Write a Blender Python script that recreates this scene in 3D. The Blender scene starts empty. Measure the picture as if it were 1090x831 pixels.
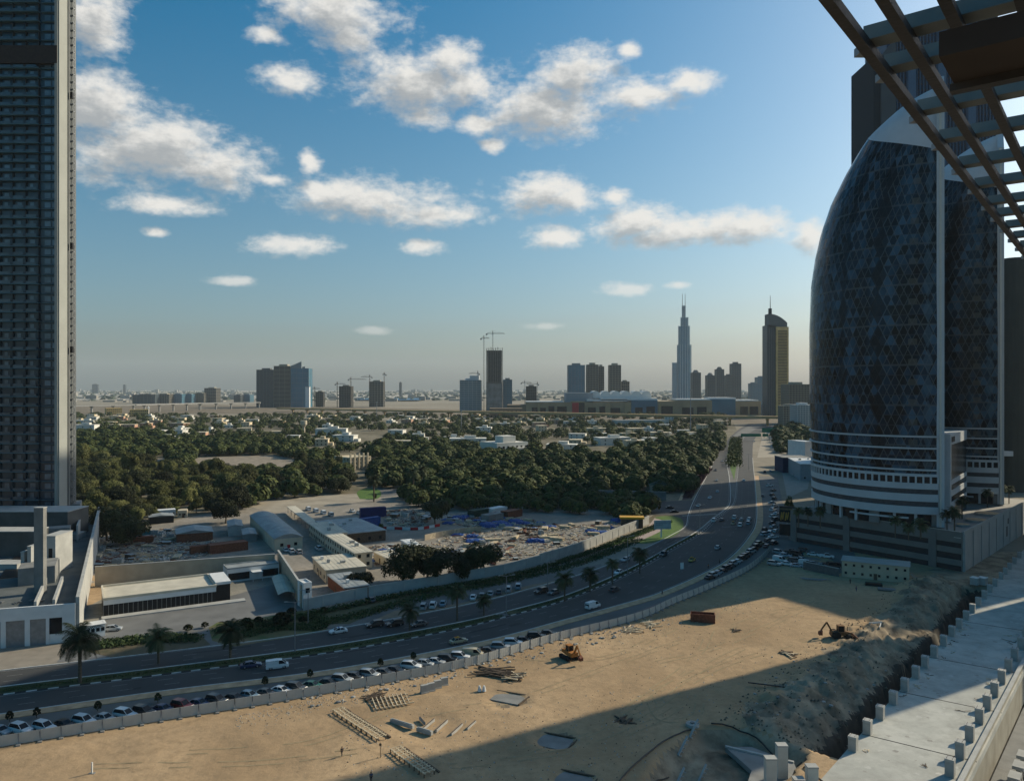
import bpy, bmesh, math, random
import numpy as np
from mathutils import Vector, Matrix, noise as mn
R = math.radians
random.seed(7)
rnd = random.Random(11)
C = bpy.context.scene.collection
sc = bpy.context.scene

# ---------------------------------------------------------------- survey of the place
F = 820.0; CX = 545.0; HZ = 412.0; EYE = 64.0       # the eye stands 64 m above the street
def G(px, py, z=0.0):
    """point of the real ground (or of height z) that a survey sighting (px, py) lands on"""
    Y = (EYE - z) * F / (py - HZ)
    return Vector(((px - CX) * Y / F, Y, z))
def GD(px, Y, z=0.0):
    return Vector(((px - CX) * Y / F, Y, z))
def ZH(py, Y):
    return EYE - (py - HZ) * Y / F
SUN_AZ, SUN_EL = R(60), R(29)

# ---------------------------------------------------------------- materials
MATS = {}
def rgb(c): return (c[0], c[1], c[2], 1)
def mat(name, col, rough=0.85, var=0.15, scale=1.0, metal=0.0, bump=0.0, col2=None, spec=0.3, bscale=None, detail=5, emit=None):
    if name in MATS: return MATS[name]
    m = bpy.data.materials.new(name); m.use_nodes = True
    nt = m.node_tree; n = nt.nodes; l = nt.links
    b = n['Principled BSDF']
    b.inputs['Roughness'].default_value = rough
    b.inputs['Metallic'].default_value = metal
    b.inputs['Specular IOR Level'].default_value = spec
    tc = n.new('ShaderNodeTexCoord')
    nz = n.new('ShaderNodeTexNoise'); nz.inputs['Scale'].default_value = scale; nz.inputs['Detail'].default_value = detail
    l.new(tc.outputs['Object'], nz.inputs['Vector'])
    cr = n.new('ShaderNodeValToRGB')
    cr.color_ramp.elements[0].position = 0.3; cr.color_ramp.elements[1].position = 0.7
    if col2 is None:
        lo = [max(0, c * (1 - var)) for c in col]; hi = [min(1, c * (1 + var)) for c in col]
    else: lo, hi = col, col2
    cr.color_ramp.elements[0].color = rgb(lo); cr.color_ramp.elements[1].color = rgb(hi)
    l.new(nz.outputs['Fac'], cr.inputs['Fac']); l.new(cr.outputs['Color'], b.inputs['Base Color'])
    if bump:
        bp = n.new('ShaderNodeBump'); bp.inputs['Strength'].default_value = bump; bp.inputs['Distance'].default_value = 0.3
        n2 = n.new('ShaderNodeTexNoise'); n2.inputs['Scale'].default_value = bscale or scale * 4; n2.inputs['Detail'].default_value = 6
        l.new(tc.outputs['Object'], n2.inputs['Vector']); l.new(n2.outputs['Fac'], bp.inputs['Height']); l.new(bp.outputs['Normal'], b.inputs['Normal'])
    MATS[name] = m
    return m

def sand_mat(name, cols, s1=0.03, s2=0.6, bump=0.4, tracks=0.0):
    """bare ground: three tones mixed by broad and fine noise, pebbly bump"""
    m = bpy.data.materials.new(name); m.use_nodes = True
    nt = m.node_tree; n = nt.nodes; l = nt.links; b = n['Principled BSDF']
    b.inputs['Roughness'].default_value = 0.95; b.inputs['Specular IOR Level'].default_value = 0.1
    tc = n.new('ShaderNodeTexCoord')
    a = n.new('ShaderNodeTexNoise'); a.inputs['Scale'].default_value = s1; a.inputs['Detail'].default_value = 8; a.inputs['Roughness'].default_value = 0.6
    a.inputs['Distortion'].default_value = 0.6
    c = n.new('ShaderNodeTexNoise'); c.inputs['Scale'].default_value = s2; c.inputs['Detail'].default_value = 8; c.inputs['Roughness'].default_value = 0.7
    for t in (a, c): l.new(tc.outputs['Object'], t.inputs['Vector'])
    r1 = n.new('ShaderNodeValToRGB'); r1.color_ramp.elements[0].position = .38; r1.color_ramp.elements[1].position = .62
    r1.color_ramp.elements[0].color = rgb(cols[0]); r1.color_ramp.elements[1].color = rgb(cols[1])
    l.new(a.outputs['Fac'], r1.inputs['Fac'])
    r2 = n.new('ShaderNodeValToRGB'); r2.color_ramp.elements[0].position = .45; r2.color_ramp.elements[1].position = .75
    r2.color_ramp.elements[0].color = (0, 0, 0, 1); r2.color_ramp.elements[1].color = (1, 1, 1, 1)
    l.new(c.outputs['Fac'], r2.inputs['Fac'])
    mx = n.new('ShaderNodeMix'); mx.data_type = 'RGBA'
    l.new(r2.outputs['Color'], mx.inputs['Factor']); l.new(r1.outputs['Color'], mx.inputs['A']); mx.inputs['B'].default_value = rgb(cols[2])
    last = mx.outputs['Result']
    if tracks:
        w = n.new('ShaderNodeTexWave'); w.inputs['Scale'].default_value = 0.12; w.inputs['Distortion'].default_value = 9; w.inputs['Detail'].default_value = 4
        w.inputs['Detail Scale'].default_value = 0.4
        l.new(tc.outputs['Object'], w.inputs['Vector'])
        r3 = n.new('ShaderNodeValToRGB'); r3.color_ramp.elements[0].position = 0.0; r3.color_ramp.elements[1].position = .12
        r3.color_ramp.elements[0].color = (1 - tracks,) * 3 + (1,); r3.color_ramp.elements[1].color = (1, 1, 1, 1)
        l.new(w.outputs['Fac'], r3.inputs['Fac'])
        m2 = n.new('ShaderNodeMix'); m2.data_type = 'RGBA'; m2.blend_type = 'MULTIPLY'; m2.inputs['Factor'].default_value = 1
        l.new(last, m2.inputs['A']); l.new(r3.outputs['Color'], m2.inputs['B']); last = m2.outputs['Result']
    l.new(last, b.inputs['Base Color'])
    bp = n.new('ShaderNodeBump'); bp.inputs['Strength'].default_value = bump; bp.inputs['Distance'].default_value = 0.4
    l.new(c.outputs['Fac'], bp.inputs['Height']); l.new(bp.outputs['Normal'], b.inputs['Normal'])
    return m

M_conc = mat('pale_concrete', (.36, .36, .34), var=.14, scale=.35, bump=.1)
M_concd = mat('grey_concrete', (.2, .2, .19), var=.2, scale=.3, bump=.1)
M_white = mat('white_paint', (.62, .63, .62), rough=.6, var=.08, scale=.4)
M_cream = mat('cream_render', (.5, .44, .33), var=.12, scale=.3)
M_beige = mat('beige_render', (.40, .33, .24), var=.12, scale=.3)
M_glassd = mat('dark_glass', (.008, .013, .018), rough=.2, var=.4, scale=.4, spec=.2)
M_glassb = mat('blue_glass', (.03, .075, .12), rough=.12, var=.35, scale=.15, spec=.9)
M_black = mat('black_cladding', (.012, .012, .013), rough=.5, var=.3)
M_steel = mat('grey_steel', (.25, .26, .27), rough=.5, metal=.6, var=.15)
M_rust = mat('rusty_steel', (.16, .055, .03), rough=.8, var=.4, scale=1.5)
M_wood = mat('raw_timber', (.50, .41, .28), var=.35, scale=1.2)
M_woodd = mat('weathered_timber', (.09, .065, .045), var=.4, scale=1.5)
M_pergola = mat('brown_painted_steel', (.05, .042, .038), rough=.55, var=.2, scale=3, bump=.08)
M_slat = mat('grey_slat_paint', (.20, .21, .20), rough=.6, var=.15, scale=2, bump=.05)
M_asph = mat('asphalt', (.042, .043, .044), rough=.85, col2=(.062, .062, .06), scale=.12, bump=.1, bscale=3, detail=9)
M_asph2 = mat('worn_asphalt', (.10, .098, .092), rough=.9, col2=(.15, .147, .138), scale=.1, bump=.1, bscale=3, detail=9)
M_tan = mat('tan_paving', (.46, .30, .175), var=.25, scale=.5)
M_kerbw = mat('white_kerb_paint', (.5, .5, .48), var=.2, scale=1)
M_kerbb = mat('black_kerb_paint', (.03, .03, .03), var=.2, scale=1)
M_paintw = mat('road_paint', (.24, .24, .23), var=.3, scale=2)
M_lawn = mat('lawn', (.04, .09, .012), col2=(.09, .16, .02), scale=.4, bump=.3)
M_hedge = mat('hedge_leaf', (.022, .042, .012), col2=(.06, .09, .025), scale=2.0)
M_bark = mat('bark', (.11, .085, .06), var=.3, scale=3)
M_red = mat('red_panel', (.4, .015, .02), var=.1)
M_blue = mat('blue_tarp', (.02, .07, .24), rough=.6, var=.25, scale=.8)
M_navy = mat('navy_container', (.012, .018, .10), rough=.6, var=.3)
M_tin = mat('corrugated_roof', (.30, .32, .32), rough=.6, var=.2, scale=.3, metal=.2)
M_tinc = mat('cream_roof', (.50, .46, .37), rough=.7, var=.15, scale=.25)
M_green = mat('green_sign', (.01, .16, .09), rough=.5, var=.1)
M_yellow = mat('yellow_paint', (.55, .30, .02), rough=.5, var=.2, scale=2)
M_rubber = mat('tyre_rubber', (.015, .015, .015), rough=.8, var=.2)
M_rim = mat('rim_metal', (.4, .4, .42), rough=.35, metal=.8, var=.1)
M_lamp = mat('headlamp_glass', (.6, .62, .65), rough=.2, var=.05)
M_tail = mat('tail_lamp', (.3, .01, .01), rough=.3, var=.05)
M_mauve = mat('purple_groundcover', (.035, .012, .022), col2=(.07, .025, .03), scale=1.5)

# ---------------------------------------------------------------- mesh building
class MB:
    def __init__(s): s.v = []; s.f = []; s.m = []; s.uv = None
    def add(s, vs, fs, mi=0):
        o = len(s.v); s.v += [tuple(p) for p in vs]
        s.f += [tuple(i + o for i in f) for f in fs]; s.m += [mi] * len(fs); return s
    def box(s, x0, x1, y0, y1, z0, z1, mi=0):
        vs = [(x0, y0, z0), (x1, y0, z0), (x1, y1, z0), (x0, y1, z0), (x0, y0, z1), (x1, y0, z1), (x1, y1, z1), (x0, y1, z1)]
        return s.add(vs, [(0, 3, 2, 1), (4, 5, 6, 7), (0, 1, 5, 4), (1, 2, 6, 5), (2, 3, 7, 6), (3, 0, 4, 7)], mi)
    def bar(s, a, b, w, h=None, mi=0, up=(0, 0, 1)):
        a = Vector(a); b = Vector(b); h = h or w
        d = (b - a).normalized(); u = Vector(up)
        if abs(d.dot(u)) > .98: u = Vector((0, 1, 0))
        r = d.cross(u).normalized(); u = r.cross(d)
        vs = []
        for p in (a, b):
            for i, j in ((-1, -1), (1, -1), (1, 1), (-1, 1)):
                vs.append(p + r * (i * w / 2) + u * (j * h / 2))
        return s.add(vs, [(3, 2, 1, 0), (4, 5, 6, 7), (0, 1, 5, 4), (1, 2, 6, 5), (2, 3, 7, 6), (3, 0, 4, 7)], mi)
    def tube(s, a, b, r0, r1=None, n=8, mi=0, caps=True):
        a = Vector(a); b = Vector(b); r1 = r0 if r1 is None else r1
        d = (b - a).normalized(); u = Vector((0, 0, 1)) if abs(d.z) < .95 else Vector((1, 0, 0))
        x = d.cross(u).normalized(); y = d.cross(x)
        vs = []
        for p, r in ((a, r0), (b, r1)):
            for k in range(n):
                t = 2 * math.pi * k / n; vs.append(p + x * (r * math.cos(t)) + y * (r * math.sin(t)))
        fs = [(k, (k + 1) % n, n + (k + 1) % n, n + k) for k in range(n)]
        if caps: fs += [tuple(range(n - 1, -1, -1)), tuple(range(n, 2 * n))]
        return s.add(vs, fs, mi)
    def prism(s, poly, z0, z1, mi=0):
        n = len(poly)
        ar = sum(poly[i][0] * poly[(i + 1) % n][1] - poly[(i + 1) % n][0] * poly[i][1] for i in range(n))
        if ar < 0:
            poly = list(reversed(poly))
            if isinstance(z0, (list, tuple)): z0 = list(reversed(z0))
            if isinstance(z1, (list, tuple)): z1 = list(reversed(z1))
        g = lambda z, i: z[i] if isinstance(z, (list, tuple)) else z
        vs = [(p[0], p[1], g(z0, i)) for i, p in enumerate(poly)] + [(p[0], p[1], g(z1, i)) for i, p in enumerate(poly)]
        fs = [tuple(range(n - 1, -1, -1)), tuple(range(n, 2 * n))] + [(i, (i + 1) % n, n + (i + 1) % n, n + i) for i in range(n)]
        return s.add(vs, fs, mi)
    def build(s, name, mats, parent=None, smooth=False):
        me = bpy.data.meshes.new(name)
        me.from_pydata(s.v, [], s.f)
        if not isinstance(mats, (list, tuple)): mats = [mats]
        for m in mats: me.materials.append(m)
        if len(mats) > 1: me.polygons.foreach_set('material_index', s.m)
        if s.uv:
            ul = me.uv_layers.new(name='UVMap')
            fl = [c for f in s.f for i in f for c in s.uv[i]]
            ul.data.foreach_set('uv', fl)
        if smooth: me.polygons.foreach_set('use_smooth', [True] * len(me.polygons))
        me.update()
        o = bpy.data.objects.new(name, me); C.objects.link(o)
        if parent: o.parent = parent
        return o

def tag(o, label=None, cat=None, group=None, kind=None):
    if label: o['label'] = label
    if cat: o['category'] = cat
    if group: o['group'] = group
    if kind: o['kind'] = kind
    return o
def thing(name, label, cat, loc=(0, 0, 0), rz=0.0, group=None):
    o = bpy.data.objects.new(name, None); C.objects.link(o)
    o.empty_display_size = .5
    o.location = loc; o.rotation_euler = (0, 0, rz)
    return tag(o, label, cat, group)
KIDS = {}
def kids(o): return o.children
def dup(o, loc, rz=0, label=None, group=None, scale=None):
    r = o.copy(); C.objects.link(r); r.location = loc; r.rotation_euler = (0, 0, rz)
    if scale: r.scale = scale if hasattr(scale, '__len__') else (scale,) * 3
    if label: r['label'] = label
    if group: r['group'] = group
    for ch in list(o.children):
        c = ch.copy(); C.objects.link(c); c.parent = r
        for g in list(ch.children):
            d = g.copy(); C.objects.link(d); d.parent = c
    return r
def struct(o, label=None, cat=None):
    o['kind'] = 'structure'
    o['label'] = label or o.name.replace('_', ' ') + ' of the place'
    o['category'] = cat or o.name.split('.')[0].replace('_', ' ')
    return o

def catmull(pts, step=3.0):
    P = [Vector((p[0], p[1])) for p in pts]
    P = [P[0] * 2 - P[1]] + P + [P[-1] * 2 - P[-2]]
    out = []
    for i in range(1, len(P) - 2):
        a, b, c, d = P[i - 1], P[i], P[i + 1], P[i + 2]
        n = max(2, int((c - b).length / step))
        for k in range(n):
            t = k / n
            out.append(.5 * ((2 * b) + (c - a) * t + (2 * a - 5 * b + 4 * c - d) * t * t + (3 * b - a - 3 * c + d) * t ** 3))
    out.append(P[-2]); return out
def resample(pts, n):
    L = [0]
    for a, b in zip(pts, pts[1:]): L.append(L[-1] + (b - a).length)
    out = []; j = 0
    for k in range(n):
        s = L[-1] * k / (n - 1)
        while j < len(L) - 2 and L[j + 1] < s: j += 1
        t = (s - L[j]) / max(1e-6, L[j + 1] - L[j]); out.append(pts[j].lerp(pts[j + 1], t))
    return out
def curve(pxs, step=3.0): return catmull([G(*p) for p in pxs], step)
def nearest(pts, q):
    """closest point of a polyline, so that strips keep square across a curve"""
    best = None; bd = 1e18
    for a, b in zip(pts, pts[1:]):
        ab = b - a; t = max(0, min(1, (q - a).dot(ab) / max(1e-9, ab.dot(ab)))); p = a + ab * t
        d = (p - q).length_squared
        if d < bd: bd = d; best = p
    return best
def ribbon(A, B, z, mb, mi=0):
    for i in range(len(A) - 1):
        a, b, c, d = A[i], A[i + 1], B[i + 1], B[i]
        mb.add([(a.x, a.y, z), (b.x, b.y, z), (c.x, c.y, z), (d.x, d.y, z)], [(3, 2, 1, 0) if (b - a).cross(c - a) < 0 else (0, 1, 2, 3)], mi)
def offset(pts, d):
    """shift a polyline sideways, positive to its right"""
    out = []
    for i, p in enumerate(pts):
        t = (pts[min(i + 1, len(pts) - 1)] - pts[max(i - 1, 0)]).normalized()
        out.append(p + Vector((t.y, -t.x)) * d)
    return out
def strip_solid(A, B, z0, z1, mb, mi=0):
    for i in range(len(A) - 1):
        q = [A[i], A[i + 1], B[i + 1], B[i]]
        mb.prism([(p.x, p.y) for p in q], z0, z1, mi)
def poly_sheet(name, pxs, z, m, label=None, smooth_step=None, world=False):
    pts = [Vector((p[0], p[1])) if world else G(*p).xy for p in pxs]
    if smooth_step:
        pts = catmull(pts + [pts[0]], smooth_step)[:-1]
    bm = bmesh.new(); vs = [bm.verts.new((p[0], p[1], z)) for p in pts]
    es = [bm.edges.new((vs[i], vs[(i + 1) % len(vs)])) for i in range(len(vs))]
    bmesh.ops.triangle_fill(bm, edges=es, use_beauty=True)
    bmesh.ops.recalc_face_normals(bm, faces=bm.faces)
    for f in bm.faces:
        if f.normal.z < 0: f.normal_flip()
    me = bpy.data.meshes.new(name); bm.to_mesh(me); bm.free(); me.materials.append(m)
    o = bpy.data.objects.new(name, me); C.objects.link(o)
    return struct(o, label)
def in_poly(p, poly):
    x, y = p; c = False; j = len(poly) - 1
    for i in range(len(poly)):
        if (poly[i][1] > y) != (poly[j][1] > y) and x < (poly[j][0] - poly[i][0]) * (y - poly[i][1]) / (poly[j][1] - poly[i][1]) + poly[i][0]: c = not c
        j = i
    return c
ORD = ['first', 'second', 'third', 'fourth', 'fifth', 'sixth', 'seventh', 'eighth', 'ninth', 'tenth', 'eleventh', 'twelfth', 'thirteenth', 'fourteenth',
       'fifteenth', 'sixteenth', 'seventeenth', 'eighteenth', 'nineteenth', 'twentieth', 'twenty-first', 'twenty-second', 'twenty-third', 'twenty-fourth',
       'twenty-fifth', 'twenty-sixth', 'twenty-seventh', 'twenty-eighth', 'twenty-ninth', 'thirtieth', 'thirty-first', 'thirty-second', 'thirty-third', 'thirty-fourth', 'thirty-fifth', 'thirty-sixth', 'thirty-seventh', 'thirty-eighth', 'thirty-ninth', 'fortieth']
EXPO = 0.36; SKYSTR = .085; SKYSAT = (1.0, 1.7); SKYHUE = .477; SKYTINT = (.84, .96, 1.02, 1); CLB = 8.0; HAZE = 3.2e-5; SUNE = 4.1
# ================================================================ camera, sun, sky
cam = bpy.data.cameras.new('camera'); camo = bpy.data.objects.new('camera', cam); C.objects.link(camo)
camo.location = (0, 0, EYE); camo.rotation_euler = (R(90), 0, 0)
cam.sensor_width = 36; cam.lens = F / 1090 * 36; cam.shift_y = -3.5 / 1090
cam.clip_start = .1; cam.clip_end = 60000
sc.camera = camo
sun = bpy.data.lights.new('sun', 'SUN'); suno = bpy.data.objects.new('sun', sun); C.objects.link(suno)
sun.energy = SUNE; sun.angle = R(.53); sun.color = (1, .88, .66)
sd = Vector((math.sin(SUN_AZ) * math.cos(SUN_EL), math.cos(SUN_AZ) * math.cos(SUN_EL), math.sin(SUN_EL)))
suno.rotation_euler = (-sd).to_track_quat('-Z', 'Y').to_euler()
sc.view_settings.view_transform = 'Standard'; sc.view_settings.look = 'None'; sc.view_settings.gamma = 1
sc.view_settings.exposure = EXPO
sc.cycles.max_bounces = 5; sc.cycles.diffuse_bounces = 2; sc.cycles.glossy_bounces = 3; sc.cycles.volume_bounces = 1
sc.cycles.use_denoising = True

# cloud masses: (bearing px, elevation px, half width, half height) read off the survey, kept as angles of azimuth and elevation
CL = [(95, 112, 80, 34), (165, 158, 80, 38), (230, 178, 62, 26), (120, 165, 60, 30), (178, 218, 52, 11),
      (350, 14, 68, 34), (372, 40, 32, 18), (288, 38, 22, 10), (308, 87, 30, 17),
      (440, 88, 74, 30), (500, 92, 50, 28), (478, 62, 34, 18), (455, 126, 34, 14), (510, 132, 30, 10),
      (590, 118, 78, 30), (612, 78, 46, 28), (672, 102, 62, 17), (732, 86, 30, 14), (525, 155, 12, 8),
      (395, 213, 84, 22), (455, 229, 62, 14), (370, 205, 42, 14), (345, 205, 40, 16),
      (572, 206, 52, 21), (606, 212, 32, 16), (655, 210, 16, 9), (590, 253, 32, 13),
      (676, 238, 46, 20), (725, 247, 70, 15), (800, 240, 50, 19), (700, 255, 45, 12),
      (315, 260, 46, 12), (452, 262, 24, 8), (330, 174, 12, 13), (292, 192, 26, 7),
      (668, 309, 28, 7), (722, 303, 16, 4), (247, 299, 26, 5), (580, 347, 22, 4), (396, 352, 16, 4),
      (100, 22, 36, 34), (167, 247, 14, 5), (670, 53, 13, 9), (862, 250, 20, 18), (-120, 150, 120, 50), (-60, 20, 60, 40),
      (1260, 120, 120, 50), (1150, 250, 60, 25), (-260, 250, 120, 30), (250, -160, 120, 60), (700, -220, 160, 60)]
w = bpy.data.worlds.new('World'); sc.world = w; w.use_nodes = True
nt = w.node_tree; n = nt.nodes; l = nt.links
def density_group():
    g = bpy.data.node_groups.new('cloud_cover', 'ShaderNodeTree')
    g.interface.new_socket('AzEl', in_out='INPUT', socket_type='NodeSocketVector')
    g.interface.new_socket('Cover', in_out='OUTPUT', socket_type='NodeSocketFloat')
    N = g.nodes; L = g.links
    gi = N.new('NodeGroupInput'); go = N.new('NodeGroupOutput')
    last = None
    for (x, y, rx, ry) in CL:
        az = math.atan((x - CX) / F); el = math.atan((HZ - y) / F * math.cos(az))
        ra = rx / F * math.cos(az) ** 2 * 1.05; re_ = ry / F * math.cos(az) * math.cos(el) ** 2 * 1.1
        s = N.new('ShaderNodeVectorMath'); s.operation = 'SUBTRACT'; L.new(gi.outputs[0], s.inputs[0]); s.inputs[1].default_value = (az, el, 0)
        m = N.new('ShaderNodeVectorMath'); m.operation = 'MULTIPLY'; L.new(s.outputs[0], m.inputs[0]); m.inputs[1].default_value = (1 / ra, 1 / re_, 0)
        d = N.new('ShaderNodeVectorMath'); d.operation = 'LENGTH'; L.new(m.outputs[0], d.inputs[0])
        if last is None: last = d.outputs['Value']
        else:
            q = N.new('ShaderNodeMath'); q.operation = 'SMOOTH_MIN'; q.inputs[2].default_value = .35
            L.new(last, q.inputs[0]); L.new(d.outputs['Value'], q.inputs[1]); last = q.outputs[0]
    nz = N.new('ShaderNodeTexNoise'); nz.inputs['Scale'].default_value = 13; nz.inputs['Detail'].default_value = 9; nz.inputs['Roughness'].default_value = .6
    nz.inputs['Distortion'].default_value = .25
    st = N.new('ShaderNodeVectorMath'); st.operation = 'MULTIPLY'; st.inputs[1].default_value = (1, 1.7, 1); L.new(gi.outputs[0], st.inputs[0])
    L.new(st.outputs[0], nz.inputs['Vector'])
    a = N.new('ShaderNodeMath'); a.operation = 'SUBTRACT'; a.inputs[0].default_value = 1.16; L.new(last, a.inputs[1])
    b = N.new('ShaderNodeMath'); b.operation = 'MULTIPLY_ADD'; L.new(nz.outputs['Fac'], b.inputs[0]); b.inputs[1].default_value = 1.9; b.inputs[2].default_value = -.95
    n5 = N.new('ShaderNodeTexNoise'); n5.inputs['Scale'].default_value = 55; n5.inputs['Detail'].default_value = 6; n5.inputs['Roughness'].default_value = .6; L.new(st.outputs[0], n5.inputs['Vector'])
    b5 = N.new('ShaderNodeMath'); b5.operation = 'MULTIPLY_ADD'; L.new(n5.outputs['Fac'], b5.inputs[0]); b5.inputs[1].default_value = 1.25; L.new(b.outputs[0], b5.inputs[2])
    b6 = N.new('ShaderNodeMath'); b6.operation = 'ADD'; b6.inputs[1].default_value = -.62; L.new(b5.outputs[0], b6.inputs[0]); b = b6
    c = N.new('ShaderNodeMath'); c.operation = 'ADD'; L.new(a.outputs[0], c.inputs[0]); L.new(b.outputs[0], c.inputs[1])
    L.new(c.outputs[0], go.inputs[0]); return g
CG = density_group()
tc = n.new('ShaderNodeTexCoord'); sp = n.new('ShaderNodeSeparateXYZ'); l.new(tc.outputs['Generated'], sp.inputs[0])
at2 = n.new('ShaderNodeMath'); at2.operation = 'ARCTAN2'; l.new(sp.outputs['X'], at2.inputs[0]); l.new(sp.outputs['Y'], at2.inputs[1])
asn = n.new('ShaderNodeMath'); asn.operation = 'ARCSINE'; l.new(sp.outputs['Z'], asn.inputs[0])
cb = n.new('ShaderNodeCombineXYZ'); l.new(at2.outputs[0], cb.inputs[0]); l.new(asn.outputs[0], cb.inputs[1])
def cover(off):
    v = n.new('ShaderNodeVectorMath'); v.operation = 'ADD'; l.new(cb.outputs[0], v.inputs[0]); v.inputs[1].default_value = off
    g = n.new('ShaderNodeGroup'); g.node_tree = CG; l.new(v.outputs[0], g.inputs[0]); return g.outputs[0]
d0 = cover((0, 0, 0)); d1 = cover((.012, .022, 0))
def mrange(sock, a, b, c, d, smooth=True):
    m = n.new('ShaderNodeMapRange'); m.interpolation_type = 'SMOOTHSTEP' if smooth else 'LINEAR'
    l.new(sock, m.inputs[0])
    for i, v in zip((1, 2, 3, 4), (a, b, c, d)): m.inputs[i].default_value = v
    return m.outputs[0]
alpha = mrange(d0, -.1, .95, 0, .95)
lowfade = mrange(asn.outputs[0], .05, .2, .35, 1)
am = n.new('ShaderNodeMath'); am.operation = 'MULTIPLY'; l.new(alpha, am.inputs[0]); l.new(lowfade, am.inputs[1])
shade = mrange(d1, .0, 1.05, 0, 1)
cc = n.new('ShaderNodeMix'); cc.data_type = 'RGBA'; l.new(shade, cc.inputs['Factor'])
cc.inputs['A'].default_value = rgb([c * CLB for c in (1.0, .97, .91)]); cc.inputs['B'].default_value = rgb([c * CLB for c in (.47, .49, .50)])
sky = n.new('ShaderNodeTexSky'); sky.sky_type = 'NISHITA'; sky.sun_disc = False
sky.sun_elevation = SUN_EL; sky.sun_rotation = SUN_AZ; sky.altitude = 0; sky.air_density = 1.0; sky.dust_density = 2.6; sky.ozone_density = 3.0
hs = n.new('ShaderNodeHueSaturation'); l.new(mrange(asn.outputs[0], .0, .62, SKYSAT[0], SKYSAT[1], False), hs.inputs['Saturation']); hs.inputs['Value'].default_value = 1; hs.inputs['Hue'].default_value = SKYHUE
l.new(sky.outputs[0], hs.inputs['Color'])
mx = n.new('ShaderNodeMix'); mx.data_type = 'RGBA'; l.new(am.outputs[0], mx.inputs['Factor']); tint = n.new('ShaderNodeMix'); tint.data_type = 'RGBA'; tint.blend_type = 'MULTIPLY'; tint.inputs['Factor'].default_value = 1; tint.inputs['B'].default_value = SKYTINT; l.new(hs.outputs[0], tint.inputs['A']); l.new(tint.outputs['Result'], mx.inputs['A']); l.new(cc.outputs['Result'], mx.inputs['B'])
bg = n['Background']; l.new(mx.outputs['Result'], bg.inputs[0]); bg.inputs[1].default_value = SKYSTR
w.cycles.sampling_method = 'MANUAL'; w.cycles.sample_map_resolution = 512

# ================================================================ haze
hz = bpy.data.materials.new('haze_air'); hz.use_nodes = True; hn = hz.node_tree
hn.nodes.remove(hn.nodes['Principled BSDF'])
pv = hn.nodes.new('ShaderNodeVolumePrincipled'); pv.inputs['Color'].default_value = (.78, .90, .98, 1); pv.inputs['Density'].default_value = HAZE
pv.inputs['Anisotropy'].default_value = .1
hn.links.new(pv.outputs[0], hn.nodes['Material Output'].inputs['Volume'])
if HAZE:
    o = MB().box(-16000, 16000, -600, 15500, -16, 560).build('haze', hz); tag(o, 'thin pale haze over the whole city', 'haze', kind='stuff')

# ================================================================ main ground surfaces
UDK = Vector((.648, .762)); NDK = Vector((.762, -.648))       # run of the concrete deck, and its right-hand normal
LX0, LX1, LY0, LY1 = -160.0, 232.0, 84.0, 300.0
FENCE_PX = [(-300, 846), (-120, 816), (0, 795), (165, 768), (330, 741), (490, 711), (587, 683), (680, 659), (716, 643), (757, 626), (795, 608), (813, 594), (820, 586)]
fence_line = curve(FENCE_PX, 3)
OUTER = FENCE_PX + [(836, 568), (834, 540), (829, 515), (826, 495), (824, 487)]
PIT = [(738, 772), (700, 800), (668, 850), (760, 900), (930, 850), (893, 812), (850, 790), (790, 772)]
PITW = [G(*p).xy for p in PIT]
def lot_height(x, y):
    p = Vector((x, y)); a = p.dot(NDK); b = p.dot(UDK); q = -43.2 - a
    h = 0.0
    nz = mn.fractal(Vector((x * .09, y * .09, 0)), 1, 2.1, 5); nf = mn.fractal(Vector((x * .5, y * .5, 3)), 1, 2.0, 4)
    inlot = True
    fy = fence_y(x)
    edge = max(0, min(1, (fy - y - 2) / 6)) if fy else 1
    h += edge * (.22 * nz + .05 * nf)
    end = max(0, min(1, (b - 138) / 4)) * max(0, min(1, (288 - b) / 6))
    if q < 4.6 + nz * .5:                       # the cutting along the deck and everything under it
        d = 6.0 * end
        if q <= -1.6: return -9.0
        return -d
    if 3.0 < q < 30:
        wide = 1 + .35 * mn.noise(Vector((b * .035, 0, 9))); t = q / wide
        env = (-3.6 + 4.5 * (t - 4) / 9.5) if t < 13.5 else .9 * max(0, (21 - t) / 7.5)
        rid = mn.ridged_multi_fractal(Vector((b * .07, q * .16, 5)), .9, 2.2, 5, 1, 2) - 1.0
        k_ = max(0, min(1, (22 - t) / 5))
        h += end * (env + k_ * (.6 * rid + 1.1 * nf + .7 * mn.noise(Vector((x * .22, y * .22, 4)))) + (1.6 if b > 240 and t > 7 and t < 24 else 0) * max(0, min(1, (b - 240) / 12)) * k_)
    if in_poly((x, y), PITW):
        dd_ = 1e9
        for (ax, ay), (bx, by) in zip(PITW, PITW[1:] + PITW[:1]):
            ex, ey = bx - ax, by - ay; tt = max(0, min(1, ((x - ax) * ex + (y - ay) * ey) / (ex * ex + ey * ey))); dd_ = min(dd_, math.hypot(x - ax - ex * tt, y - ay - ey * tt))
        h -= (2.6 + .5 * nf + .8 * nz) * min(1, dd_ / 3.2)
    for (cx, cy, r, dd) in PADS:
        dist = math.hypot(x - cx, y - cy)
        if dist < r: h -= dd * min(1, (r - dist) / 2)
    return h
_fl = [(p.x, p.y) for p in fence_line]
def fence_y(x):
    best = None
    for a, b in zip(_fl, _fl[1:]):
        if (a[0] <= x <= b[0]) or (b[0] <= x <= a[0]):
            if b[0] != a[0]:
                yy = a[1] + (b[1] - a[1]) * (x - a[0]) / (b[0] - a[0]); best = yy if best is None else min(best, yy)
    return best
PADS = []
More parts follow.
